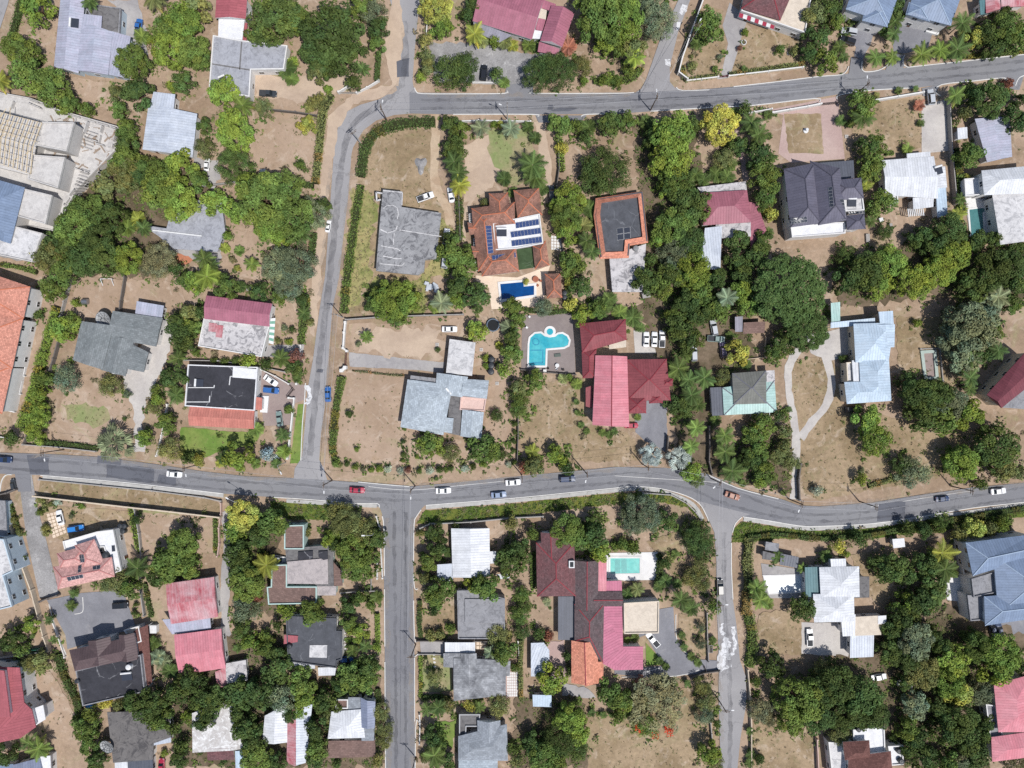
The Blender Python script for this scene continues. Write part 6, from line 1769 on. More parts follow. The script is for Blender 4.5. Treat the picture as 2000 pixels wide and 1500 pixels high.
def plants(s):
    for tok in s.replace('\n', ' ').split(';'):
        q = tok.split()
        if len(q) >= 5: PL.append((float(q[0]), float(q[1]), float(q[2]), q[3], q[4]))
plants('''75 18 34 T b; 40 100 37 T g; 54 148 35 T g; 104 172 42 T g; 136 206 24 T g; 172 216 14 T g; 360 40 42 T b; 328 55 30 T g; 332 102 38 T b; 378 102 38 T g; 385 15 30 T o; 260 122 38 T g;
270 186 35 T d; 228 184 18 T o; 236 217 18 T g; 252 258 24 T g; 250 288 25 T d; 278 72 17 A g; 297 80 12 S b; 175 3 18 P d; 300 -4 26 P o; 360 162 24 T d; 340 172 12 S b; 0 158 22 P y; 398 246 18 T d; 400 290 22 F o; 395 120 18 T g;
540 36 54 T d; 578 40 36 T g; 508 72 26 T d; 650 68 66 T d; 622 108 40 T d; 668 105 42 T d; 620 142 24 T o; 640 140 20 T d; 730 26 30 F s; 706 12 24 T g; 740 58 22 T d; 738 90 18 T g; 690 162 17 T d; 708 134 15 P d; 574 122 11 S b; 560 134 23 A d; 570 155 16 A g; 438 184 32 T b; 474 206 22 P g; 516 212 22 F o; 461 260 44 T b; 445 240 22 T b; 600 246 19 T y; 622 200 18 S o; 606 212 12 S o; 642 177 11 S b; 710 102 10 S d;
852 18 36 T y; 865 58 24 T b; 830 82 15 T o; 834 118 18 T o; 836 138 14 T o; 822 153 13 S b; 926 12 20 T d; 912 35 16 T d; 927 66 23 P y; 942 80 16 A o; 965 84 14 S b; 985 82 18 A o; 1002 90 14 A y; 1032 88 16 A g; 1048 92 14 A d; 1110 92 20 A r; 910 128 30 F d; 876 142 34 F d; 905 150 26 F d; 1048 148 36 F d; 1092 140 40 F d; 1066 128 30 F d; 968 147 15 T d; 985 162 13 A g; 1136 130 22 F o; 1172 40 58 T g; 1150 12 34 T g; 1186 78 30 T b; 1140 160 10 S b; 1182 157 14 S g; 1198 158 12 S g;
880 244 22 T d; 902 254 18 T g; 884 286 22 T d; 898 300 16 T d; 940 250 20 P s; 998 252 20 P s; 1032 248 14 A d; 1046 270 15 A d; 1094 246 28 T g; 1150 248 18 A d; 1146 270 16 T d; 1188 244 24 T d; 1096 290 14 S y; 1126 245 14 T g; 965 245 9 S b; 978 244 8 S y;
1218 38 46 T b; 1200 80 32 T g; 1283 42 46 F s; 1262 15 30 F s; 1235 98 28 T o; 1240 112 22 P b; 1226 142 14 S g; 1206 160 14 S g; 1383 55 31 T g; 1362 84 16 A d; 1455 64 8 S b; 1444 95 6 S r; 1522 99 10 S g; 1549 102 10 S o; 1350 130 10 S o; 1350 111 5 S o; 1405 112 6 S s; 1396 135 7 S g; 1454 134 7 A d; 1586 30 27 T o; 1592 74 28 T d; 1612 122 27 T g; 1578 105 18 T d;
1405 244 46 T y; 1312 262 48 T b; 1308 310 48 T b; 1318 352 36 T g; 1263 240 18 A d; 1276 272 22 T d; 1468 240 24 P d; 1482 262 22 P d; 1500 224 12 A d; 1454 214 16 T d; 1434 222 14 A g; 1354 246 20 T d; 1222 240 24 T g; 1480 300 30 T d; 1412 312 24 F o; 1438 285 22 T d; 1290 280 20 T d;
1615 15 28 T d; 1632 45 20 T g; 1668 35 16 A d; 1655 62 12 A d; 1640 92 16 A d; 1648 112 12 A d; 1740 18 26 T d; 1748 42 18 P d; 1746 66 18 P d; 1728 62 14 A d; 1710 112 20 P g; 1743 112 17 P g; 1800 106 23 P g; 1836 98 20 P b; 1870 96 27 P d; 1880 45 24 P d; 1900 72 22 T y; 1922 68 28 T d; 1958 60 36 T g; 1986 72 30 T g; 1940 92 26 T d; 1866 130 0 T d; 1962 30 18 T d;
1680 204 28 T g; 1684 228 26 P d; 1641 236 12 A d; 1795 206 13 A r; 1798 241 9 A d; 1700 288 28 T g; 1772 292 13 A g; 1866 186 20 P g; 1892 186 20 T d; 1880 226 16 T o; 1928 196 40 T d; 1892 306 30 T g; 1980 236 30 T d; 1966 165 12 S r; 1755 177 9 A d; 1788 173 7 A d; 1712 186 7 A o; 1996 200 18 T d; 1658 242 10 A d;
250 340 38 T o; 244 314 32 T g; 282 330 30 T g; 214 360 34 T o; 276 345 30 T d; 355 325 34 T b; 318 372 44 T g; 350 398 42 T b; 330 345 26 T g; 390 356 24 T g; 170 414 38 T g; 148 446 42 T g; 222 424 34 T d; 192 466 38 T d; 95 500 36 T o; 118 478 32 T d; 165 510 38 T d; 208 505 38 T d; 250 506 36 T b; 315 510 42 F w; 290 520 24 F w; 128 526 32 T g; 270 428 18 A y; 250 445 20 A g; 105 566 27 T g; 150 592 10 S b; 345 526 16 T d; 386 552 28 T b; 362 548 20 T d; 280 446 18 P d;
460 325 40 F d; 425 395 30 T b; 512 390 58 T g; 556 372 42 T g; 490 365 32 T b; 572 428 46 T g; 528 440 38 T b; 470 420 26 T b; 612 420 36 F s; 630 405 18 T d; 548 460 24 T b; 586 456 24 P d; 545 520 40 F s; 580 520 46 F s; 565 555 36 F s; 446 462 11 T b; 398 505 22 P d; 412 520 18 P d; 440 485 12 A y; 468 490 12 A g; 492 516 17 P g; 465 524 8 S y; 456 508 8 S w; 440 562 26 T g; 404 540 28 P b; 505 570 20 T d; 545 580 18 T g; 590 586 14 T d; 588 324 12 T g; 470 560 14 A d;
762 590 42 T b; 796 582 30 T b; 728 592 18 T d; 740 575 20 T g; 780 604 24 T g; 887 316 22 P d; 897 362 23 P y; 896 338 20 P d; 886 300 18 P g; 985 350 18 A d; 1040 322 30 P d; 1046 346 26 P d; 1002 376 12 A d; 1060 370 14 A d; 1182 338 52 F d; 1160 350 34 F d; 1115 390 36 T b; 1104 424 36 T g; 1112 452 30 T b; 1095 410 26 T b; 1150 408 20 A d; 1165 432 16 A d; 1146 470 20 P d; 1156 492 18 P d; 1140 440 18 A o; 888 490 34 T g; 908 520 28 T g; 878 468 16 T d; 898 562 30 T d; 928 582 30 T d; 890 586 20 T b; 862 592 23 P s; 848 600 14 A g; 1115 514 28 T g; 1112 552 12 S y; 1136 560 24 T d; 1062 600 20 F s; 1000 602 24 T g; 946 396 10 S o; 1027 551 7 S y; 1130 520 16 T d; 1175 600 24 A d; 1190 585 18 A d; 1115 596 16 S y;
1336 384 30 T d; 1300 372 20 T b; 1352 402 34 T d; 1310 440 38 T g; 1338 432 28 T g; 1345 470 36 T d; 1288 466 20 T b; 1320 495 38 F s; 1355 530 40 T b; 1312 535 28 T d; 1270 508 14 T d; 1262 548 30 T d; 1290 562 26 T g; 1440 470 24 T d; 1438 505 26 T d; 1398 340 20 A d; 1420 346 18 A d; 1374 352 16 A d; 1360 340 16 A d; 1490 342 34 T g; 1496 382 30 T g; 1502 420 16 S y; 1490 470 22 T d; 1425 320 16 A d; 1500 455 14 A d;
1540 568 82 T d; 1576 645 50 T d; 1445 572 26 T b; 1462 600 24 T b; 1420 582 22 P s; 1395 602 22 T d; 1345 590 26 T d; 1365 575 26 T g; 1400 545 24 T d; 1450 540 26 T d; 1480 500 30 T d;
1720 396 29 T g; 1690 340 18 P d; 1700 326 28 T g; 1692 362 14 A y; 1700 432 14 P d; 1696 412 12 A d; 1727 455 17 F d; 1796 462 22 T d; 1784 476 14 T d; 1850 450 36 T d; 1858 500 38 T b; 1830 530 36 T b; 1732 510 36 T b; 1692 530 38 T d; 1652 545 32 T d; 1780 552 38 T b; 1716 555 28 T b; 1898 470 28 T d; 1932 530 46 T d; 1976 522 36 T d; 1892 562 34 T d; 1982 562 32 T d; 1820 480 28 T d; 1870 420 18 P y; 1876 388 13 P d; 1886 348 10 S y; 1880 410 10 A y; 1950 580 26 P s; 1940 470 20 T d; 1985 485 18 T d; 1650 500 20 F d;
125 640 27 T b; 140 632 20 T g; 120 655 16 A y; 88 740 18 T g; 82 768 17 T b; 76 822 22 T b; 72 846 20 T b; 80 800 18 T b; 132 738 30 F s; 217 752 27 F o; 251 770 9 S s; 24 856 16 T d; 225 865 36 B s; 350 638 28 T d; 376 640 22 T g; 360 664 30 T d; 372 612 20 T o; 348 700 18 P d; 340 738 28 T d; 345 772 20 A d; 306 764 14 T g; 302 795 16 F o; 308 780 14 T b; 285 855 19 T b; 328 826 23 T g; 335 876 27 F o; 372 894 14 S d; 390 897 14 S y; 360 890 10 S g; 352 685 16 A d; 385 690 10 S g; 78 615 12 S d; 56 632 8 S d; 52 672 8 S d; 244 818 5 S d; 394 610 16 T d;
488 704 17 T b; 548 700 20 P d; 520 712 14 S d; 576 720 20 T d; 580 698 16 T r; 594 612 16 P d; 606 630 10 S o; 572 643 7 S d; 566 668 9 S b; 544 666 7 S o; 556 640 8 S s; 716 658 14 P g; 775 626 18 T g; 683 809 9 S d; 697 878 6 S b; 500 838 18 A g; 566 800 11 S g; 552 850 16 P d; 466 890 34 T b; 440 895 18 A d; 527 886 17 S k; 555 882 16 A b; 500 905 12 A g; 540 905 12 A d; 430 905 10 A y; 428 852 4 S d; 790 838 5 S g; 788 862 6 S d; 788 875 4 S d; 788 888 6 S d; 787 900 5 S g; 564 800 8 S g; 462 705 10 S d; 440 706 9 S d; 700 672 7 S s; 580 740 10 A d; 420 704 8 S d;
931 647 21 T b; 995 640 20 A s; 1000 660 18 T d; 1000 690 22 T g; 985 724 15 T b; 1048 742 21 T g; 1013 778 22 F g; 1014 800 20 F g; 1012 758 18 T o; 970 812 14 F d; 844 868 26 T g; 826 864 14 T b; 880 884 22 F o; 948 880 34 T g; 980 888 12 T d; 920 862 9 S d; 1040 882 17 P y; 1084 886 19 T b; 1100 902 14 T b; 1126 785 7 A d; 1128 806 7 A d; 1135 830 8 A d; 1146 842 8 A d; 1176 845 9 A d; 1190 850 9 A d; 1100 740 12 A o; 1126 750 13 A g; 1112 737 9 S b; 1140 618 24 T b; 1168 604 20 T g; 815 892 5 S b; 948 700 8 S b; 950 715 8 S b; 975 675 9 A y; 1010 625 18 T g; 855 683 6 S d; 1050 908 12 T g; 1005 828 7 S d; 1006 845 6 S d; 1004 862 6 S d; 1003 880 6 S d;
1236 620 22 A d; 1210 610 18 A g; 1250 640 12 A d; 1320 640 30 T d; 1346 664 28 T d; 1350 622 24 T d; 1330 600 24 T d; 1310 615 18 T g; 1440 690 28 T y; 1400 604 26 T g; 1375 610 22 T d; 1530 672 26 T d; 1510 690 18 T g; 1325 720 24 P d; 1345 742 20 P d; 1376 738 24 P d; 1350 772 22 P d; 1320 792 24 T d; 1338 800 20 T d; 1412 734 16 F o; 1405 745 12 F o; 1360 836 20 P g; 1350 872 18 P g; 1416 850 21 P g; 1416 882 24 P d; 1398 820 14 A d; 1490 830 26 T g; 1470 850 22 T g; 1530 840 16 T o; 1518 810 14 T d; 1480 880 24 T g; 1460 885 18 T d; 1245 815 9 A g; 1272 890 23 B k; 1328 895 25 B k; 1456 712 14 A d; 1425 655 10 A d; 1365 790 16 P d; 1530 870 14 T o; 1450 905 18 T d; 1540 800 8 A d; 1310 735 16 A d; 1340 690 16 A d; 1200 842 9 A d;
1892 640 58 T s; 1862 660 34 T s; 1880 700 34 T s; 1915 610 34 T s; 1930 650 26 T g; 1792 772 38 T d; 1826 770 38 T d; 1856 790 36 T s; 1800 812 34 T d; 1838 822 34 T g; 1890 810 34 T b; 1690 816 32 T b; 1708 860 36 T b; 1898 702 20 P d; 1895 738 20 P d; 1895 760 14 P d; 1950 684 20 P d; 1789 631 10 S b; 1944 872 46 T d; 1870 892 28 T g; 1915 690 22 T d; 1975 598 18 T g; 1645 700 9 S d; 1770 745 22 T d; 1930 590 22 P s;
80 976 8 S o; 80 1000 8 S g; 90 1030 9 S o; 115 980 9 S x; 92 1042 8 S o; 47 1090 9 S d; 30 1015 8 S o; 360 1062 36 T g; 328 1100 34 T g; 350 1090 34 T g; 312 1124 24 T d; 368 1110 26 T g; 268 1110 25 P d; 230 1134 30 F o; 255 1150 26 T g; 208 1142 16 F o; 270 1016 11 T d; 140 1182 13 A d; 145 1158 11 A d; 266 1180 6 S d; 264 1196 7 S d; 140 1008 6 S w; 396 1008 6 S d; 40 1040 8 S o; 100 985 6 S o; 160 988 8 S b;
475 1008 36 T y; 462 1032 26 T b; 535 1022 34 T g; 510 1042 28 T d; 465 1078 30 T d; 520 1104 27 P y; 484 1140 38 T g; 472 1110 28 T d; 480 1186 30 F s; 600 1040 11 S o; 680 1022 40 F o; 664 1005 28 F o; 702 1040 34 F o; 692 1076 40 T g; 648 1050 20 T b; 720 1100 30 T g; 690 1112 26 T g; 736 1052 22 T d; 724 1022 14 F o; 610 1194 30 T g; 562 1192 16 T b; 682 1180 20 T d; 706 1162 14 T g; 736 1166 15 A d; 660 1060 22 T d; 550 1185 10 S b; 725 1180 12 S g; 504 1165 12 S r;
693 912 7 S g; 709 916 7 S w; 725 918 7 S b; 742 916 9 S b; 759 916 8 S x; 782 919 8 S x; 797 917 8 S r; 819 919 7 S g; 840 918 9 S x; 859 917 9 S d; 872 917 6 S g; 881 915 7 S d; 909 914 9 S x; 924 910 8 S d; 993 907 7 S x; 1004 903 7 S d; 656 905 9 S g; 664 908 7 S o; 678 906 7 S d; 944 906 9 S b; 853 935 5 A d; 1040 912 22 T o; 1025 912 14 T r; 1108 914 17 T d; 1100 932 0 S d;
850 1040 20 T d; 856 1068 24 T d; 840 1094 26 T g; 828 1128 13 T o; 860 1150 30 T g; 850 1170 22 T g; 948 1146 32 T g; 930 1140 22 T b; 1000 1020 16 T o; 1040 1042 15 T g; 1016 1070 24 T d; 1000 1098 34 T d; 990 1078 20 T d; 1110 1036 38 T g; 1135 1052 26 T g; 1160 1045 30 T d; 1172 1076 24 T b; 1160 1015 18 T d; 1020 1160 18 F g; 1015 1200 22 F g; 1020 1232 20 F d; 1025 1180 16 F d; 875 1080 10 A d; 820 1040 10 S o; 890 1028 10 S o; 1068 1175 10 A s; 850 1190 14 S d;
1255 1000 42 F s; 1235 1020 26 F s; 1300 1018 24 T d; 1360 1050 38 F d; 1372 1072 26 F d; 1352 1034 22 F d; 1350 1128 24 F o; 1366 1100 20 F o; 1372 1140 20 F o; 1330 1172 22 P d; 1300 1134 16 A d; 1298 1100 14 T d; 1245 1150 16 P o; 1225 1158 14 A d; 1286 1146 14 A d; 1393 1182 17 T g; 1350 1188 18 A d; 1322 1140 12 A d; 1480 1150 22 P g; 1485 1172 20 P g; 1568 1110 12 P g; 1350 922 22 T b; 1362 938 16 F g; 1430 920 26 P d; 1495 922 26 T g; 1474 900 20 T d; 1482 942 14 T b; 1450 944 9 A d; 1594 958 12 S x; 1530 962 8 A d; 1545 902 22 F o; 1520 890 20 F o; 1568 1186 28 T d; 1500 1178 14 A g; 1318 1082 10 A d; 1215 1062 14 S g; 1235 1066 14 S g; 1200 1066 10 S g; 1518 1088 14 A d;
1780 924 34 F s; 1760 910 24 F d; 1680 936 13 T b; 1683 918 6 S s; 1875 904 38 T b; 1910 944 15 T d; 1960 916 24 T o; 1940 905 20 T d; 1982 922 16 T o; 1636 1066 15 T y; 1612 1086 14 A d; 1652 1082 8 S b; 1740 1110 34 T d; 1720 1104 24 T d; 1765 1120 24 T d; 1806 1100 28 T d; 1820 1140 30 T d; 1840 1080 28 P y; 1846 1112 26 P d; 1790 1172 30 T d; 1764 1180 26 T b; 1832 1166 18 P d; 1892 1102 14 A d; 1950 1025 16 T b; 1902 1030 22 T y; 1868 1042 16 T o; 1800 1034 20 T d; 1960 1014 14 T g; 1676 1050 16 T d; 1770 1030 16 T d; 1830 1025 18 T g; 1930 1032 16 T o; 1850 1115 18 T g; 1810 1175 26 T d;
60 1220 19 T b; 26 1250 26 T d; 46 1266 16 T g; 60 1296 22 F o; 86 1290 22 T o; 44 1300 14 F d; 104 1250 10 P d; 95 1212 10 P d; 295 1380 38 T d; 268 1366 28 T d; 312 1400 30 T g; 300 1255 16 A d; 308 1282 18 A s; 332 1310 20 A d; 168 1420 24 T g; 180 1450 22 T g; 192 1484 24 T d; 350 1352 28 T d; 372 1328 30 T d; 394 1360 26 T d; 76 1462 24 P g; 56 1452 20 P d; 12 1472 22 T d; 320 1292 18 A s; 210 1370 14 S y; 235 1374 14 S o; 178 1396 16 T g; 358 1455 16 T d; 352 1480 20 T d; 346 1420 16 T d; 64 1242 6 A d; 370 1395 14 S b; 152 1404 12 S d; 322 1470 8 S b;
475 1228 22 T d; 490 1252 22 T b; 520 1266 22 T g; 464 1266 10 A d; 544 1220 11 T d; 540 1300 34 T d; 468 1350 30 T d; 510 1352 34 T d; 550 1360 34 F s; 588 1330 30 T g; 600 1362 28 T b; 640 1370 26 T d; 480 1422 30 T d; 496 1440 28 T d; 500 1480 36 T g; 540 1490 22 T d; 620 1420 26 T d; 620 1462 28 T g; 690 1322 32 T g; 722 1300 24 T d; 665 1340 18 T d; 712 1334 24 T g; 744 1388 20 F o; 750 1418 20 F o; 750 1446 18 F o; 738 1482 14 T o; 700 1236 22 T b; 682 1216 18 T g; 714 1262 14 P d; 690 1270 15 A d; 736 1262 11 S b; 425 1362 26 T d; 410 1392 24 T d; 395 1408 20 T d; 640 1396 17 F o; 570 1395 20 T d; 470 1390 22 T d; 616 1482 20 T d; 560 1276 12 T d; 520 1240 14 T g; 666 1362 14 A d; 590 1385 18 T b; 440 1480 10 S d; 660 1490 9 S d;
975 1240 26 F o; 986 1272 28 T g; 958 1274 15 P s; 1006 1302 10 S g; 848 1324 17 F o; 834 1384 16 P d; 856 1382 18 P d; 872 1376 18 T o; 975 1376 28 F o; 936 1380 14 P d; 916 1374 13 T y; 846 1436 22 T d; 860 1450 14 T g; 848 1476 26 P d; 872 1484 20 T d; 1075 1326 32 T b; 1190 1355 32 T g; 1112 1402 38 T b; 1128 1428 28 T b; 1098 1432 44 F d; 1060 1474 36 T g; 1128 1462 28 F d; 1010 1480 16 T o; 1072 1240 11 S r; 1052 1236 13 S d; 1156 1392 9 A d; 1178 1396 9 A d; 1195 1396 7 A d; 1106 1280 10 T d; 1112 1310 10 T d; 1085 1480 28 T g; 830 1478 12 S o; 865 1268 0 S d; 832 1284 5 S d; 1000 1460 14 T d; 1040 1450 24 T d; 880 1225 12 S g; 860 1236 12 S o; 842 1240 12 S o;
1282 1378 74 W w; 1258 1412 28 F g; 1300 1352 26 F w; 1255 1362 24 F o; 1215 1368 24 T g; 1210 1395 16 T g; 1250 1330 12 S r; 1372 1340 20 F o; 1380 1368 22 F o; 1376 1395 20 F s; 1398 1412 10 T g; 1384 1470 24 T b; 1400 1488 16 F o; 1332 1240 9 A d; 1336 1264 9 A d; 1350 1282 10 A d; 1363 1294 10 A d; 1288 1290 9 A d; 1300 1302 9 A d; 1342 1334 8 A d; 1318 1336 8 A d; 1368 1224 10 F s; 1368 1256 12 F s; 1392 1250 9 A d; 1506 1296 28 T d; 1558 1364 54 T g; 1590 1392 44 T d; 1545 1400 36 T g; 1600 1350 40 T d; 1482 1386 28 F w; 1500 1402 20 F w; 1464 1428 9 A d; 1466 1474 12 A d; 1464 1490 10 A d; 1468 1450 5 S d; 1475 1330 12 S g; 1480 1480 12 S d; 1240 1245 10 A d; 1225 1250 8 A g;
1632 1330 45 T d; 1680 1360 44 T d; 1700 1390 42 T d; 1656 1392 36 T d; 1786 1250 42 T s; 1770 1282 36 T d; 1800 1310 38 T o; 1860 1290 32 T b; 1852 1332 36 T b; 1870 1352 28 T y; 1950 1272 46 T b; 1910 1262 36 T g; 1942 1308 34 T b; 1912 1350 26 F s; 1785 1376 28 T s; 1768 1420 24 T g; 1790 1440 26 T d; 1830 1372 28 T d; 1872 1402 38 T d; 1880 1440 32 T d; 1842 1430 28 T d; 1902 1470 30 T d; 1802 1480 32 T d; 1850 1488 26 T g; 1878 1490 24 F s; 1762 1204 30 T d; 1640 1430 24 F o; 1620 1402 22 T g; 1768 1462 20 T d; 1820 1240 22 T d; 1742 1440 9 S d; 1740 1225 24 T d; 1895 1240 18 T d; 1925 1410 18 T d; 1840 1260 20 T d; 1950 1200 0 T d; 1610 1310 24 F o; 1735 1270 26 T d; 1765 1330 18 T d; 1730 1310 0 T d; 1990 1300 18 T d; 1915 1435 20 T d; 1985 1490 24 F w''')
def relation(dx, dy):
    h = 'right of' if dx > 0 else 'left of'; v = 'below' if dy > 0 else 'above'
    if abs(dx) > 2.2*abs(dy): return h
    if abs(dy) > 2.2*abs(dx): return v
    return ('lower' if dy > 0 else 'upper')+' '+h
def size_word(r, k):
    if k in 'AS': return 'tiny' if r < 8 else 'small' if r < 13 else 'wide'
    return 'huge' if r >= 50 else 'large' if r >= 35 else 'medium' if r >= 24 else 'small' if r >= 15 else 'tiny'
KW = {'T': 'leafy tree', 'F': 'feathery tree', 'P': 'palm tree', 'A': 'palm clump', 'S': 'round bush', 'B': 'fan palm', 'W': 'spreading flame tree'}
LM += [('south street junction', 780, 965), ('right hand junction', 1400, 985), ('bend of the north street', 690, 215), ('lime spill', 1420, 1275), ('looping dirt drive', 1570, 800), ('grey car park', 190, 1210), ('pale car park', 1270, 668), ('square lawn', 1570, 255), ('dry field strip', 250, 965), ('gravel yard', 940, 125), ('trampoline', 963, 635), ('derelict field', 790, 320), ('top road corner', 1330, 200), ('football goal', 212, 552), ('giant dish', 204, 623), ('mauve forecourt', 550, 780), ('flame tree plot', 1180, 1450), ('drained pool shell', 1815, 715), ('main road', 100, 905)]
def make_labels():
    first = {}; out = [None]*len(PL)
    for i, (x, y, r, k, c) in enumerate(PL):
        near = sorted(LM, key=lambda l: (l[1]-x)**2+(l[2]-y)**2)[:4]
        out[i] = [CW[c]+' '+KW[k], size_word(r, k), near]
    def txt(i, n):
        b, s, near = out[i]; x, y = PL[i][:2]; t = s+' '+b+' '+relation(x-near[0][1], y-near[0][2])+' the '+near[0][0]
        if n >= 1:
            t2 = t+' and '+relation(x-near[1][1], y-near[1][2])+' the '+near[1][0]
            t = t2 if len(t2.split()) <= 16 else t
        return t
    lab = {i: txt(i, 0) for i in range(len(PL))}
    def dups():
        d = {}
        for i, l in lab.items(): d.setdefault(l, []).append(i)
        return [v for v in d.values() if len(v) > 1]
    # the same words twice: say which of them by its place among them
    ORD = ['first', 'second', 'third', 'fourth', 'fifth', 'sixth', 'seventh', 'eighth', 'ninth']
    for v in dups():
        xs = [PL[i][0] for i in v]; ys = [PL[i][1] for i in v]; h = max(xs)-min(xs) >= max(ys)-min(ys)
        v.sort(key=lambda i: PL[i][0 if h else 1]); n = len(v)
        e = ('leftmost', 'rightmost') if h else ('topmost', 'lowest')
        for j, i in enumerate(v):
            w = e[0] if j == 0 else e[1] if j == n-1 else 'middle' if n == 3 else ORD[j]+(' from left' if h else ' from top')
            lab[i] = lab[i]+', '+w+' of '+('two' if n == 2 else 'three' if n == 3 else 'four' if n == 4 else 'five' if n == 5 else 'several')
            while len(lab[i].split()) > 16 and ' the ' in lab[i]: lab[i] = lab[i].replace(' the ', ' ', 1)
    return lab
PL = [p for p in PL if p[2] > 2]
LAB = make_labels()
GROUPS = {'T': 'broad leafy trees in the gardens', 'F': 'feathery fine leaved trees', 'P': 'palm trees in the gardens', 'A': 'small palm clumps in the gardens', 'S': 'round garden bushes', 'B': 'silver fan palms', 'W': 'flame trees'}
KN = {'T': ('broadleaf_tree', 'tree'), 'F': ('feathery_tree', 'tree'), 'P': ('palm_tree', 'palm'), 'A': ('palm_clump', 'palm'), 'S': ('garden_bush', 'bush'), 'B': ('fan_palm', 'palm'), 'W': ('flame_tree', 'tree')}
def tint(c):
    b = LC[c]; k = U(.8,1.22); h = U(-.08,.08); return (b[0]*k*(1+h), b[1]*k, b[2]*k*(1-h), 1)
for i, (x, y, r, k, c) in enumerate(PL):
    rm = r*S
    nm, cat = KN[k]
    if k == 'T': H = min(12.5, 2.2+1.05*rm); zb = .32*H; hc = .68*H
    elif k == 'F': H = min(9, 1.6+.95*rm); zb = .22*H; hc = .78*H
    elif k == 'W': H = 7.5; zb = 3.2; hc = 4.3
    elif k == 'P': H = U(4.0, 6.5) if r >= 18 else U(2.4, 3.6); zb = H; hc = 0
    elif k == 'A': H = U(.8, 1.6) if r < 13 else U(1.2, 2.4); zb = H; hc = 0
    elif k == 'B': H = 3.2; zb = H; hc = 0
    else: H = max(.8, 1.5*rm); zb = .15; hc = H-.15
    zc = zb+hc*.4; p = W(x, y, zc); rot = U(0, 6.28); rk = rm*(HC-zc)/HC
    if k == 'T': nm = 'shade_tree' if r >= 33 else 'broadleaf_tree' if r >= 21 else 'small_tree'
    if c == 'y' and k in 'PA': col_c = 'b'
    else: col_c = c
    root = empty(nm, (p.x, p.y, 0)); tag(root, LAB[i], cat, GROUPS[k])
    col = tint(col_c)
    if col_c != c: col = (col[0]*1.25, col[1]*1.0, col[2], 1)
    if k in 'TFSW':
        if k == 'S': me = random.choice(C_SML)
        elif k == 'W': me = C_SPARSE[0]
        elif k == 'F': me = random.choice(C_FBIG if r >= 36 else C_FMID)
        elif r > 75 or (r == 50 and x > 1570): me = C_DOME[0]
        else: me = random.choice(C_BIG if r >= 36 else C_MID if r >= 18 else C_SML)
        cr = link('crown', me, root, (0, 0, zb+hc*.32), rot, (rk*U(.86,1.03), rk*U(.86,1.03), hc*U(.95,1.15))); cr.color = col
        if k != 'S' or r > 8:
            t = link('trunk', TRS if k == 'W' else random.choice(TR), root, (0,0,0), rot, (rk, rk, H*.98))
        if k == 'W':
            for fx, fy in ((-34,40), (-28,46), (22,44), (26,52), (-2,56)):
                random.seed(int(fx*7+fy)); m = LM_()
                for _ in range(46): m.leaf(Vector((U(-1,1), U(-1,1), U(-.4,.4)))*1.0, Vector((U(-1,1), U(-1,1), 1)), .42, .32, (U(.8,1.2),)*3)
                o = link('flower_cluster', m.mesh('flower_cluster', FLOW), root, (fx*S, -fy*S, 5.0)); o.color = (.6,.06,.02,1)
            random.seed(1000+i)
    else:
        me = random.choice(C_PALM if k == 'P' else C_CLUMP if k == 'A' else C_FAN)
        s = rk*(1.08 if k != 'B' else 1.22)
        cr = link('crown', me, root, (0, 0, H-.02*s), rot, (s, s, s*(1 if k != 'A' else .9))); cr.color = col
        link('trunk', PT, root, (0,0,0), rot, (max(1.6, s*1.1)*(2.0 if k == 'B' else 1.0 if k == 'P' else .8),)*2+(H,))
# hedges: leaf faces over a solid bushy core
def hedge(label, pts, w, h, c, spiky=False, name='hedge'):
    P = [Vector(W(x, y, h*.6)) for x, y in [tuple(q) for q in smooth_line(pts_of(pts), 4)]]
    ctr = P[len(P)//2].copy(); ctr.z = 0; root = empty(name, ctr); tag(root, label, 'hedge')
    m = LM_(); ww_ = w*S/2; b = LC[c]
    for i in range(len(P)-1):
        a, e = P[i]-ctr, P[i+1]-ctr; L = (e-a).length
        if L < .01: continue
        d = (e-a)/L; s = Vector((-d.y, d.x, 0)); ww_ = w*S/2*U(.78,1.22); hv = U(.85,1.12); br = (1.5, .95, .9) if R() < .12 else (1, 1, 1)
        for _ in range(int(L*(ww_*2+h*2)*U(6.5,10))+2):
            q = U(-1,1); f = R()
            if R() < .62: po = Vector((0,0,h*hv*U(.82,1.12))); n = Vector((U(-.6,.6), U(-.6,.6), 1)); of = s*q*ww_
            else: sd = 1 if q > 0 else -1; po = Vector((0,0,h*U(.1,1))); n = s*sd+Vector((0,0,.5)); of = s*sd*ww_*U(.85,1.12)
            c0 = a.lerp(e, f); c0.z = 0
            m.leaf(c0+po+of, n+Vector((U(-.5,.5), U(-.5,.5), U(0,.5))), U(.3,.55)*(1.9 if spiky else 1), U(.2,.36)*(.8 if spiky else 1), tuple(q1*q2 for q1, q2 in zip(rt(U(.75,1.2), U(-.12,.12)), br)))
    o = link('foliage', m.mesh('foliage'), root); o.color = (*b, 1)
    k = MB()
    for i in range(len(P)-1):
        a, e = P[i]-ctr, P[i+1]-ctr; d = (e-a)
        if d.length < .01: continue
        d.normalize(); s = Vector((-d.y, d.x, 0))*w*S/2*.66
        k.prism([((a+s).x, (a+s).y), ((a-s).x, (a-s).y), ((e-s).x, (e-s).y), ((e+s).x, (e+s).y)], 0, h*.84+.003*(i % 5))
    k.build('stem_mass', plain('hedge_core', (62,66,44), .95, .05, .25), root)
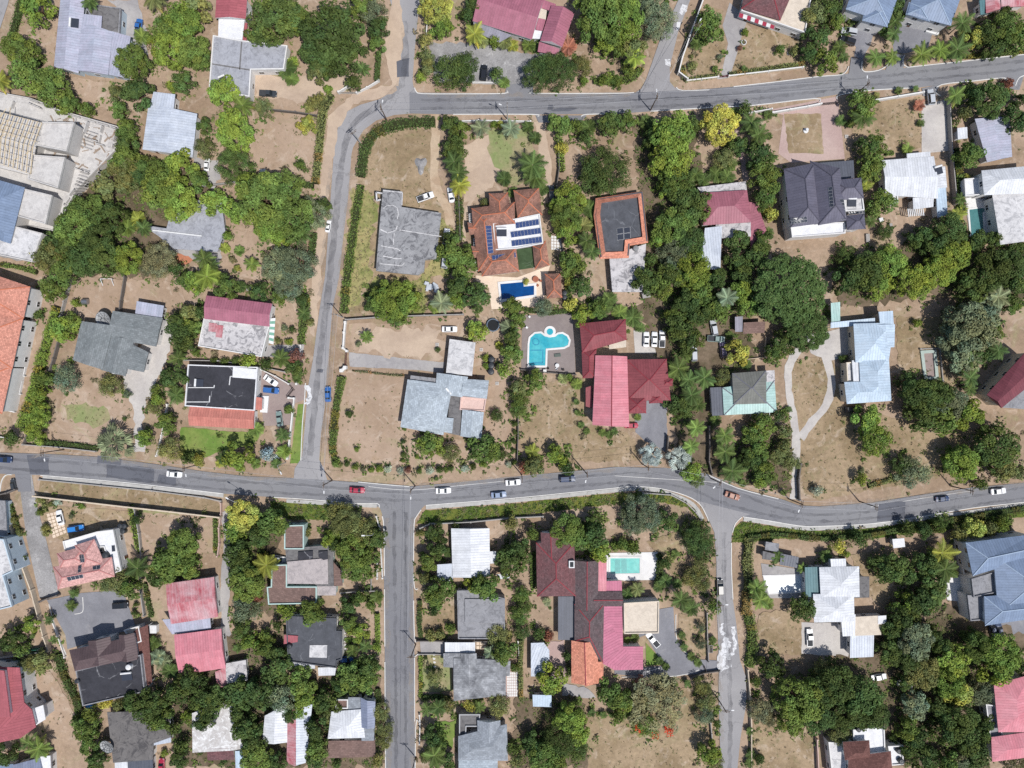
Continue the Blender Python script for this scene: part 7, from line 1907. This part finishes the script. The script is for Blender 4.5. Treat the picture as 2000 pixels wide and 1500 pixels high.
for a in (
 ('clipped olive hedge running down beside the north street above the ruined roof', '648,184 640,198 632,214 628,240 622,300 616,358', 15, 1.9, 'o'),
 ('thick dark hedge curving round the inside of the north street bend', '850,238 800,240 750,250 722,272 711,300 705,345', 20, 1.7, 'd'),
 ('long scruffy hedge between the street and the derelict field', '705,362 694,430 684,500 676,560 672,612', 15, 1.5, 'g'),
 ('narrow dark hedge by the north street near the top', '740,106 736,158', 10, 1.6, 'd'), ('dark hedge left of the lavender metal house', '42,-10 34,30 22,74', 13, 1.6, 'd'),
 ('clipped hedge along the north street beside the tan lawn', '668,735 656,800 651,850 650,885 660,905', 14, 1.4, 'g'),
 ('clipped hedge in front of the crimson and white house', '598,575 594,610 590,650 588,672', 14, 1.6, 'g'), ('dark hedge under the silver green tree', '613,455 608,510', 11, 1.6, 'd'),
 ('short dark hedge at the street corner above the leaning tree belt', '582,359 612,363', 11, 1.6, 'd'), ('low hedge left of the pale striped house gate', '1333,128 1336,150 1345,155 1402,147', 9, 1.1, 'o'),
 ('low mixed hedge right of the pale striped house gate', '1424,145 1500,135 1570,124', 9, 1.1, 'o'), ('hedge band along the gravel bank at the side street', '1160,157 1200,160 1236,152 1252,132', 12, 1.3, 'g'),
 ('dark hedge between the dirt track and the villa', '896,386 898,430 895,470', 14, 1.8, 'd'), ('yellow green hedge right of the villa drive', '1093,270 1098,335', 11, 1.6, 'b'),
 ('green hedge right of the cabana', '1108,520 1112,600', 12, 1.7, 'g'), ('green hedge right of the boundary wall near the teal pool', '1868,290 1874,360 1880,420', 13, 1.7, 'g'),
 ('hedge below the unfinished building', '0,516 35,522 72,532', 9, 1.2, 'g'), ('dark low hedge on the giant dish garden street side', '84,864 140,868 192,876', 9, 1.0, 'd'),
 ('lime hedge right of the salmon hip house', '254,985 262,1030 268,1062 275,1080', 11, 1.0, 'b'), ('dark hedge on the left lane beside the sloping drive', '20,985 30,1020 36,1035', 9, 1.1, 'd'),
 ('hedge left of the pinkish lane wall', '420,1010 421,1050 420,1080', 8, 1.0, 'g'), ('ragged dark hedge left of the brown and black roof house', '112,1278 124,1320 140,1350 156,1385', 16, 1.5, 'd'),
 ('lime hedge beside the south street', '737,1198 738,1255', 10, 1.3, 'b'), ('dark hedge at the top corner of the black shingle garden', '820,1172 819,1215 822,1245', 9, 1.2, 'd'),
 ('clipped yellow green hedge in front of the black shingle house', '821,1280 822,1320 821,1362', 7, 1.0, 'b'), ('dark hedge below the black shingle house lawn', '824,1364 850,1362 880,1366', 9, 1.6, 'd'),
 ('long hedge between the black shingle house and pale metal annex', '1018,1250 1017,1310 1018,1370', 8, 1.8, 'o'), ('leafy hedge row left of the maroon tiled mansion', '1040,1085 1042,1150', 10, 1.6, 'g'),
 ('tall hedge along the patched street beside the pump sheds', '1466,1050 1460,1090 1462,1140 1456,1200', 18, 2.0, 'o'), ('flowering hedge beside the lime spill', '1462,1200 1470,1240 1468,1275 1464,1302', 18, 2.0, 'g'),
 ('long dark hedge on the grassy bank right of the junction', '1460,1050 1520,1044 1600,1052 1700,1044 1800,1024', 10, 1.6, 'd'), ('dark hedge crowning the bank right of the yellow trees', '1810,1020 1880,1012 1960,1000 2010,992', 12, 1.5, 'd'),
 ('hedge behind the aqua pool', '1196,1064 1222,1068 1246,1072', 14, 1.6, 'g'), ('dark leafy screen right of the aqua pool', '1288,1082 1290,1110 1284,1136', 12, 1.6, 'd'), ('scrubby hedge on the verge above the small navy car', '1696,950 1730,940 1762,932', 11, .9, 'o'),
 ('dark hedge strip above the freeform pool deck', '1022,604 1070,610 1120,606', 9, 1.3, 'd'), ('green hedge behind the row of palms at the top right', '1840,108 1900,110 1960,104 2010,98', 9, 1.3, 'g'),
 ('dark vine screen below the left boundary wall of the salmon house', '90,1000 84,975', 8, 1.0, 'o'), ('green hedge between the red shed and the lane', '283,1140 289,1175 296,1205', 9, 1.2, 'd'),
 ('low brown hedge below the concrete driveway', '688,724 720,727 760,732 790,733', 4, .5, 'w'), ('low dark hedge above the pale striped patio', '1729,300 1745,298', 10, 1.0, 'g'),
 ('hedge below the brown flat roofed house drive', '668,1178 700,1172 734,1168', 10, 1.2, 'g'), ('hedge with creepers below the charcoal house drive', '668,1300 690,1300 735,1296', 12, 1.5, 'd'),
 ('hedge at the foot of the brown front terrace', '738,1345 740,1370', 9, 1.4, 'd'),
): hedge(*a)
hedge('long spiky yellow green hedge beside the orange tiled house', '112,600 96,650 82,700 66,760 50,805 42,835', 17, 1.8, 'b', True)

# undergrowth: low tufts, seedlings and weeds nobody could count
random.seed(5)
def bbox(pp): return (min(p[0] for p in pp), min(p[1] for p in pp), max(p[0] for p in pp), max(p[1] for p in pp))
BLK = [(bbox(pp), pp) for mk, pp in PAVED if mk not in ('water_stain_salt',)]
for h in HOUSES.values():
    for q in h.parts: BLK.append((bbox(q[5]), q[5]))
def blocked(x, y): return any(b[0] <= x <= b[2] and b[1] <= y <= b[3] and inside((x, y), pp) for b, pp in BLK)
ug = LM_(); dry = LM_()
def tuft(m, x, y, n, sz, c):
    p = W(x, y, 0); p.z = .1
    for _ in range(n):
        k = U(.7,1.3); m.leaf(p+Vector((U(-1,1), U(-1,1), U(.05,.9)))*sz*.7, Vector((U(-1,1), U(-1,1), 1.1)), sz*U(.5,.9), sz*U(.3,.5), (c[0]*k, c[1]*k, c[2]*k))
cs = [LC['d'], LC['g'], LC['o'], LC['g'], LC['d'], (.2,.17,.1)]
for i, (x, y, r, k, c) in enumerate(PL):
    for _ in range(int(3+r*.32) if k in 'TF' else 2):
        a = U(0,6.28); q = r*U(.75,1.35)+3; X, Y = x+q*math.cos(a), y+q*math.sin(a)
        if blocked(X, Y): continue
        tuft(ug, X, Y, random.randint(6,12) if R() < .75 else random.randint(16,26), U(.35,1.0) if R() < .75 else U(.9,1.6), random.choice(cs))
for mk, pp in SOFT:
    b = bbox(pp); ar = (b[2]-b[0])*(b[3]-b[1]); den = {'litter': .012, 'weeds': .03, 'verge': .045, 'field': .006, 'tan': .0022, 'drylawn': .006, 'lawn': .002}.get(mk, .002)
    for _ in range(int(ar*den)):
        X, Y = U(b[0], b[2]), U(b[1], b[3])
        if not inside((X, Y), pp) or blocked(X, Y): continue
        if mk in ('litter', 'verge'): tuft(ug, X, Y, random.randint(5,11), U(.3,.9), random.choice(cs))
        else: tuft(dry, X, Y, random.randint(4,8), U(.2,.5), random.choice([(.27,.22,.12), (.2,.2,.09), (.15,.18,.06), (.33,.27,.17), (.16,.12,.08)]))
for _ in range(2600):      # weeds over the open ground
    X, Y = U(-20,2020), U(-20,1520)
    if not blocked(X, Y): tuft(dry, X, Y, random.randint(4,8), U(.2,.55), random.choice([(.2,.2,.09), (.15,.18,.06), (.12,.16,.05), (.16,.12,.08)]))
for nm, m in (('undergrowth', ug), ('dry_weeds', dry)):
    o = link(nm, m.mesh(nm)); o['kind'] = 'stuff'; o['label'] = 'low green undergrowth and seedlings around the garden trees' if nm == 'undergrowth' else 'scattered dry weeds and tufts on the bare yards'; o.color = (1, 1, 1, 1)
# ------------------------------------------------------------------ light and camera
world = bpy.data.worlds.new('World'); scene.world = world; world.use_nodes = True
nt = world.node_tree; bg = nt.nodes['Background']; sky = nt.nodes.new('ShaderNodeTexSky'); sky.sky_type = 'NISHITA'; sky.sun_disc = False
sky.sun_elevation = SUN_EL; sky.sun_rotation = math.atan2(SUN_DIR.x, SUN_DIR.y)
nt.links.new(sky.outputs[0], bg.inputs[0]); bg.inputs[1].default_value = SKY_S
sd = bpy.data.lights.new('sun', 'SUN'); sd.energy = SUN_S; sd.angle = math.radians(.53); sd.color = (1.0, .972, .93)
so = bpy.data.objects.new('sun', sd); COL.objects.link(so); so.rotation_euler = (-SUN_DIR).to_track_quat('-Z', 'Y').to_euler(); so.location = (0, 0, 150)
cd = bpy.data.cameras.new('camera'); co = bpy.data.objects.new('camera', cd); COL.objects.link(co); co.location = (0, 0, HC); co.rotation_euler = (0, 0, 0)
cd.sensor_fit = 'HORIZONTAL'; cd.angle = 2*math.atan(1000*S/HC); cd.clip_start = .5; cd.clip_end = 4000
scene.camera = co
scene.view_settings.view_transform = 'Standard'; scene.view_settings.look = 'None'; scene.view_settings.exposure = EXPO; scene.view_settings.gamma = 1
cy = scene.cycles
cy.max_bounces = 5; cy.diffuse_bounces = 3; cy.glossy_bounces = 2; cy.transmission_bounces = 2; cy.transparent_max_bounces = 4
cy.use_denoising = False
